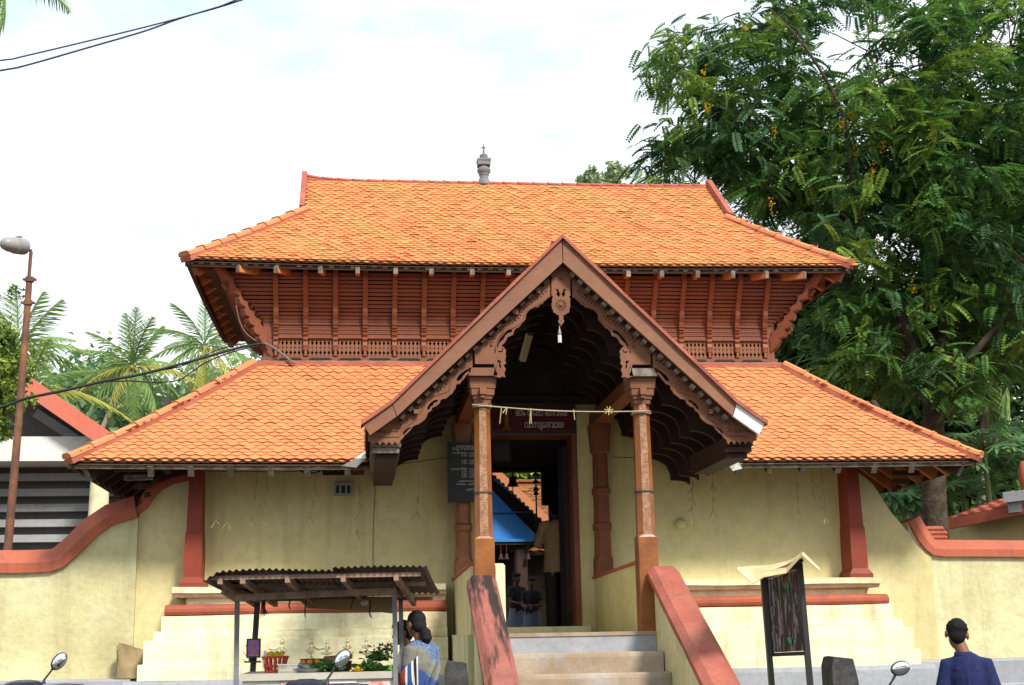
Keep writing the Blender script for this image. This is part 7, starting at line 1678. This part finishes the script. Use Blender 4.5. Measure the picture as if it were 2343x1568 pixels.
ptop = at(70, 900, y-10); palm('low coconut palm whose long frond arches over the red fascia of the hall', ptop, ptop+V3((-1, 0, -12)), 3.4, specs_([(88, 26, 1.25, 2, 'y'), (80, 8, 1.15, 2, 'g'), (60, 40, 1, 1, 'g'), (-60, 40, 1, 1, 'g'), (20, 60, 1, 1, 'g'), (100, -15, 1.0, 2, 'g'), (-90, 10, 1, 1, 'g')]), 4, .14)
nt_ = at(-40, -95, -4.5); palm('near coconut palm whose frond tips hang into the top left corner', nt_, V3((nt_.x-1.2, nt_.y+1.5, GZ)), .95, specs_([(60, -38, 1.0, 1, 'g'), (25, -66, 1.1, 1, 'g'), (35, -50, .9, 2, 'g'), (95, 20, 1.0, 1, 'g'), (-80, 10, 1, 1, 'g'), (-40, 40, 1, 1, 'g'), (20, 60, 1, 1, 'g'), (150, 20, 1, 1, 'g'), (-140, 20, 1, 1, 'g')]), 4, .13)
# white trunked palm at the right
w0, w1 = at(2228, 1000, 10), at(2240, 905, 10); wt = w1+(w1-w0)*1.2; palm('pale trunked palm standing behind the papaya plants at right', wt, V3((w0.x-.2, 10, YARD)), 2.0, specs_([(60, -50, 1, 2, 'g'), (100, -40, 1, 2, 'g'), (-60, -50, 1, 2, 'g'), (20, -70, 1, 1, 'y'), (80, 10, 1, 1, 'g'), (-90, 10, 1, 1, 'g'), (0, 60, 1, 1, 'g'), (140, 20, 1, 1, 'g')]), 3, .085)
# ---- left edge tree and distant wood
c = at(-10, 900, 6.0); bush_tree('leafy_tree', 'yellow-green leafy tree at the left edge beside the lamp pole', 'tree', (c.x-.3, 6.0, YARD), [px_blob(-20, 870, 6.0, 70, 110, .9), px_blob(15, 820, 6.2, 50, 60, .7), px_blob(30, 900, 6.2, 28, 50, .6), px_blob(-5, 985, 5.8, 30, 32, .5), px_blob(-60, 760, 6, 60, 60, .8)], 6500, .10, [GB_l, GA], .09)
mb = MB(); sp0 = at(-30, 700, 5.5); ends = [at(24, 680, 5.5), at(40, 668, 5.5), at(52, 676, 5.5), at(30, 662, 5.5)]
TWG = thing('leafy_branch', 'thin branch tip with a few leaves against the sky beside the lamp pole', 'branch', sp0)
for e_ in ends: mb.tube([sp0+V3((-.8, 0, -.9)), sp0, lerp(sp0, e_, .6)+V3((0, 0, .03)), e_], [.012, .008, .004, .002], 5)
mb.build('twigs', bark, TWG, True, None)
mts, pos = [], []
for e_ in ends:
    for k in range(12): mts.append(orient((rng.normal(), rng.normal(), rng.normal()), 0)*.075); pos.append((e_.x+rng.normal(0, .05), e_.y+rng.normal(0, .05), e_.z+rng.normal(0, .04)))
V, F = scatter(clump[0], clump[1], np.array(mts), np.array(pos, dtype=np.float32)); link('leaves', rawmesh('leaves', V, F4=F, mat=GA), None, TWG)
# hill and its wood
hb = MB(); nx, ny = 40, 12; V = []; 
for j in range(ny+1):
    for i in range(nx+1):
        x = -150+300*i/nx; yy_ = 62+120*j/ny; V.append((x, yy_, GZ-.5+min(1, j/5)*(11+5*math.sin(x*.05+1)+3*math.sin(x*.13)) + (6 if x > 20 else 0)*min(1, j/5)))
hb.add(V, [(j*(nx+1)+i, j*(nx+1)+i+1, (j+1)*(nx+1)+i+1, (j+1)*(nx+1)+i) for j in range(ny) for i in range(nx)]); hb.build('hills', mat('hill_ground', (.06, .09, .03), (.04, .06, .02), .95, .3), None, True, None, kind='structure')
mats, pos, mi = [], [], []
for k in range(170):
    u = rng.uniform(-40, 640); y = rng.uniform(66, 105); vtop = 868+40*math.sin(u*.02)+rng.uniform(-14, 60)+(10 if u > 430 else 0); c = at(u, vtop+45, y); r = rng.uniform(1.2, 2.4); col = rng.integers(0, 3)
    for i in range(190): o = rng.normal(size=3)*.5; pos.append((c.x+o[0]*r, c.y+o[1]*r, c.z+o[2]*r*1.1-.3)); mats.append(orient((rng.normal(), rng.normal()-.5, rng.normal()), 0)*rng.uniform(.35, .75)); mi.append(col)
for k in range(200):
    u = rng.uniform(-60, 660); y = rng.uniform(62, 80); c = at(u, rng.uniform(960, 1150), y); col = rng.integers(0, 3)
    for i in range(120): o = rng.normal(size=3)*.9; pos.append((c.x+o[0]*1.6, c.y+o[1]*1.5, c.z+o[2]*1.4)); mats.append(orient((rng.normal(), rng.normal()-.5, rng.normal()), 0)*rng.uniform(.5, .9)); mi.append(col)
for k in range(150):
    x = rng.uniform(22, 120); y = rng.uniform(64, 100); z = 6+11*min(1, (y-62)/50)+rng.uniform(0, 6); col = rng.integers(0, 3); r = rng.uniform(1.6, 3)
    for i in range(90): o = rng.normal(size=3)*.6; pos.append((x+o[0]*r, y+o[1]*r, z+o[2]*r)); mats.append(orient((rng.normal(), rng.normal()-.5, rng.normal()), 0)*rng.uniform(.6, 1.1)); mi.append(col)
H1 = leafmat('far_leaf_yellow', (.30, .40, .16), (.24, .33, .12)); H2 = leafmat('far_leaf_green', (.20, .31, .15), (.155, .25, .115)); H3 = leafmat('far_leaf_dark', (.13, .22, .12), (.10, .17, .09))  # leaf colours lightened to stand for distance haze
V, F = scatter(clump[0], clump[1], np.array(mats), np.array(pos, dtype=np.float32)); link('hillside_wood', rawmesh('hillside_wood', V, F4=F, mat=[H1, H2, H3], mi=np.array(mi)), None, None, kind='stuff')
# far greenery behind the shrine, seen through the gate
c = at(1200, 1090, 17); bush_tree('garden_tree', 'bright green tree seen over the shrine roof through the gate', 'tree', (c.x, 17, YARD), [px_blob(1200, 1080, 17, 90, 40, .8), px_blob(1140, 1085, 17, 50, 40, .8)], 1800, .2, [GB_l, GA], .1)
# unseen wood across the street, added to block low sky light
mats, pos, mi = [], [], []
for k in range(110):
    x = -60+120*rng.random(); y = -34-14*rng.random(); z = rng.uniform(1, 8.5); r = rng.uniform(1.5, 3)
    for i in range(70): o = rng.normal(size=3)*.55; pos.append((x+o[0]*r, y+o[1]*r, max(.2, z+o[2]*r))); mats.append(orient((rng.normal(), rng.normal(), rng.normal()), 0)*rng.uniform(.5, 1.1)); mi.append(rng.integers(0, 2))
V, F = scatter(clump[0], clump[1], np.array(mats), np.array(pos, dtype=np.float32)); link('roadside_shade_wood', rawmesh('roadside_shade_wood', V, F4=F, mat=[GA, GC], mi=np.array(mi)), None, None, kind='stuff')
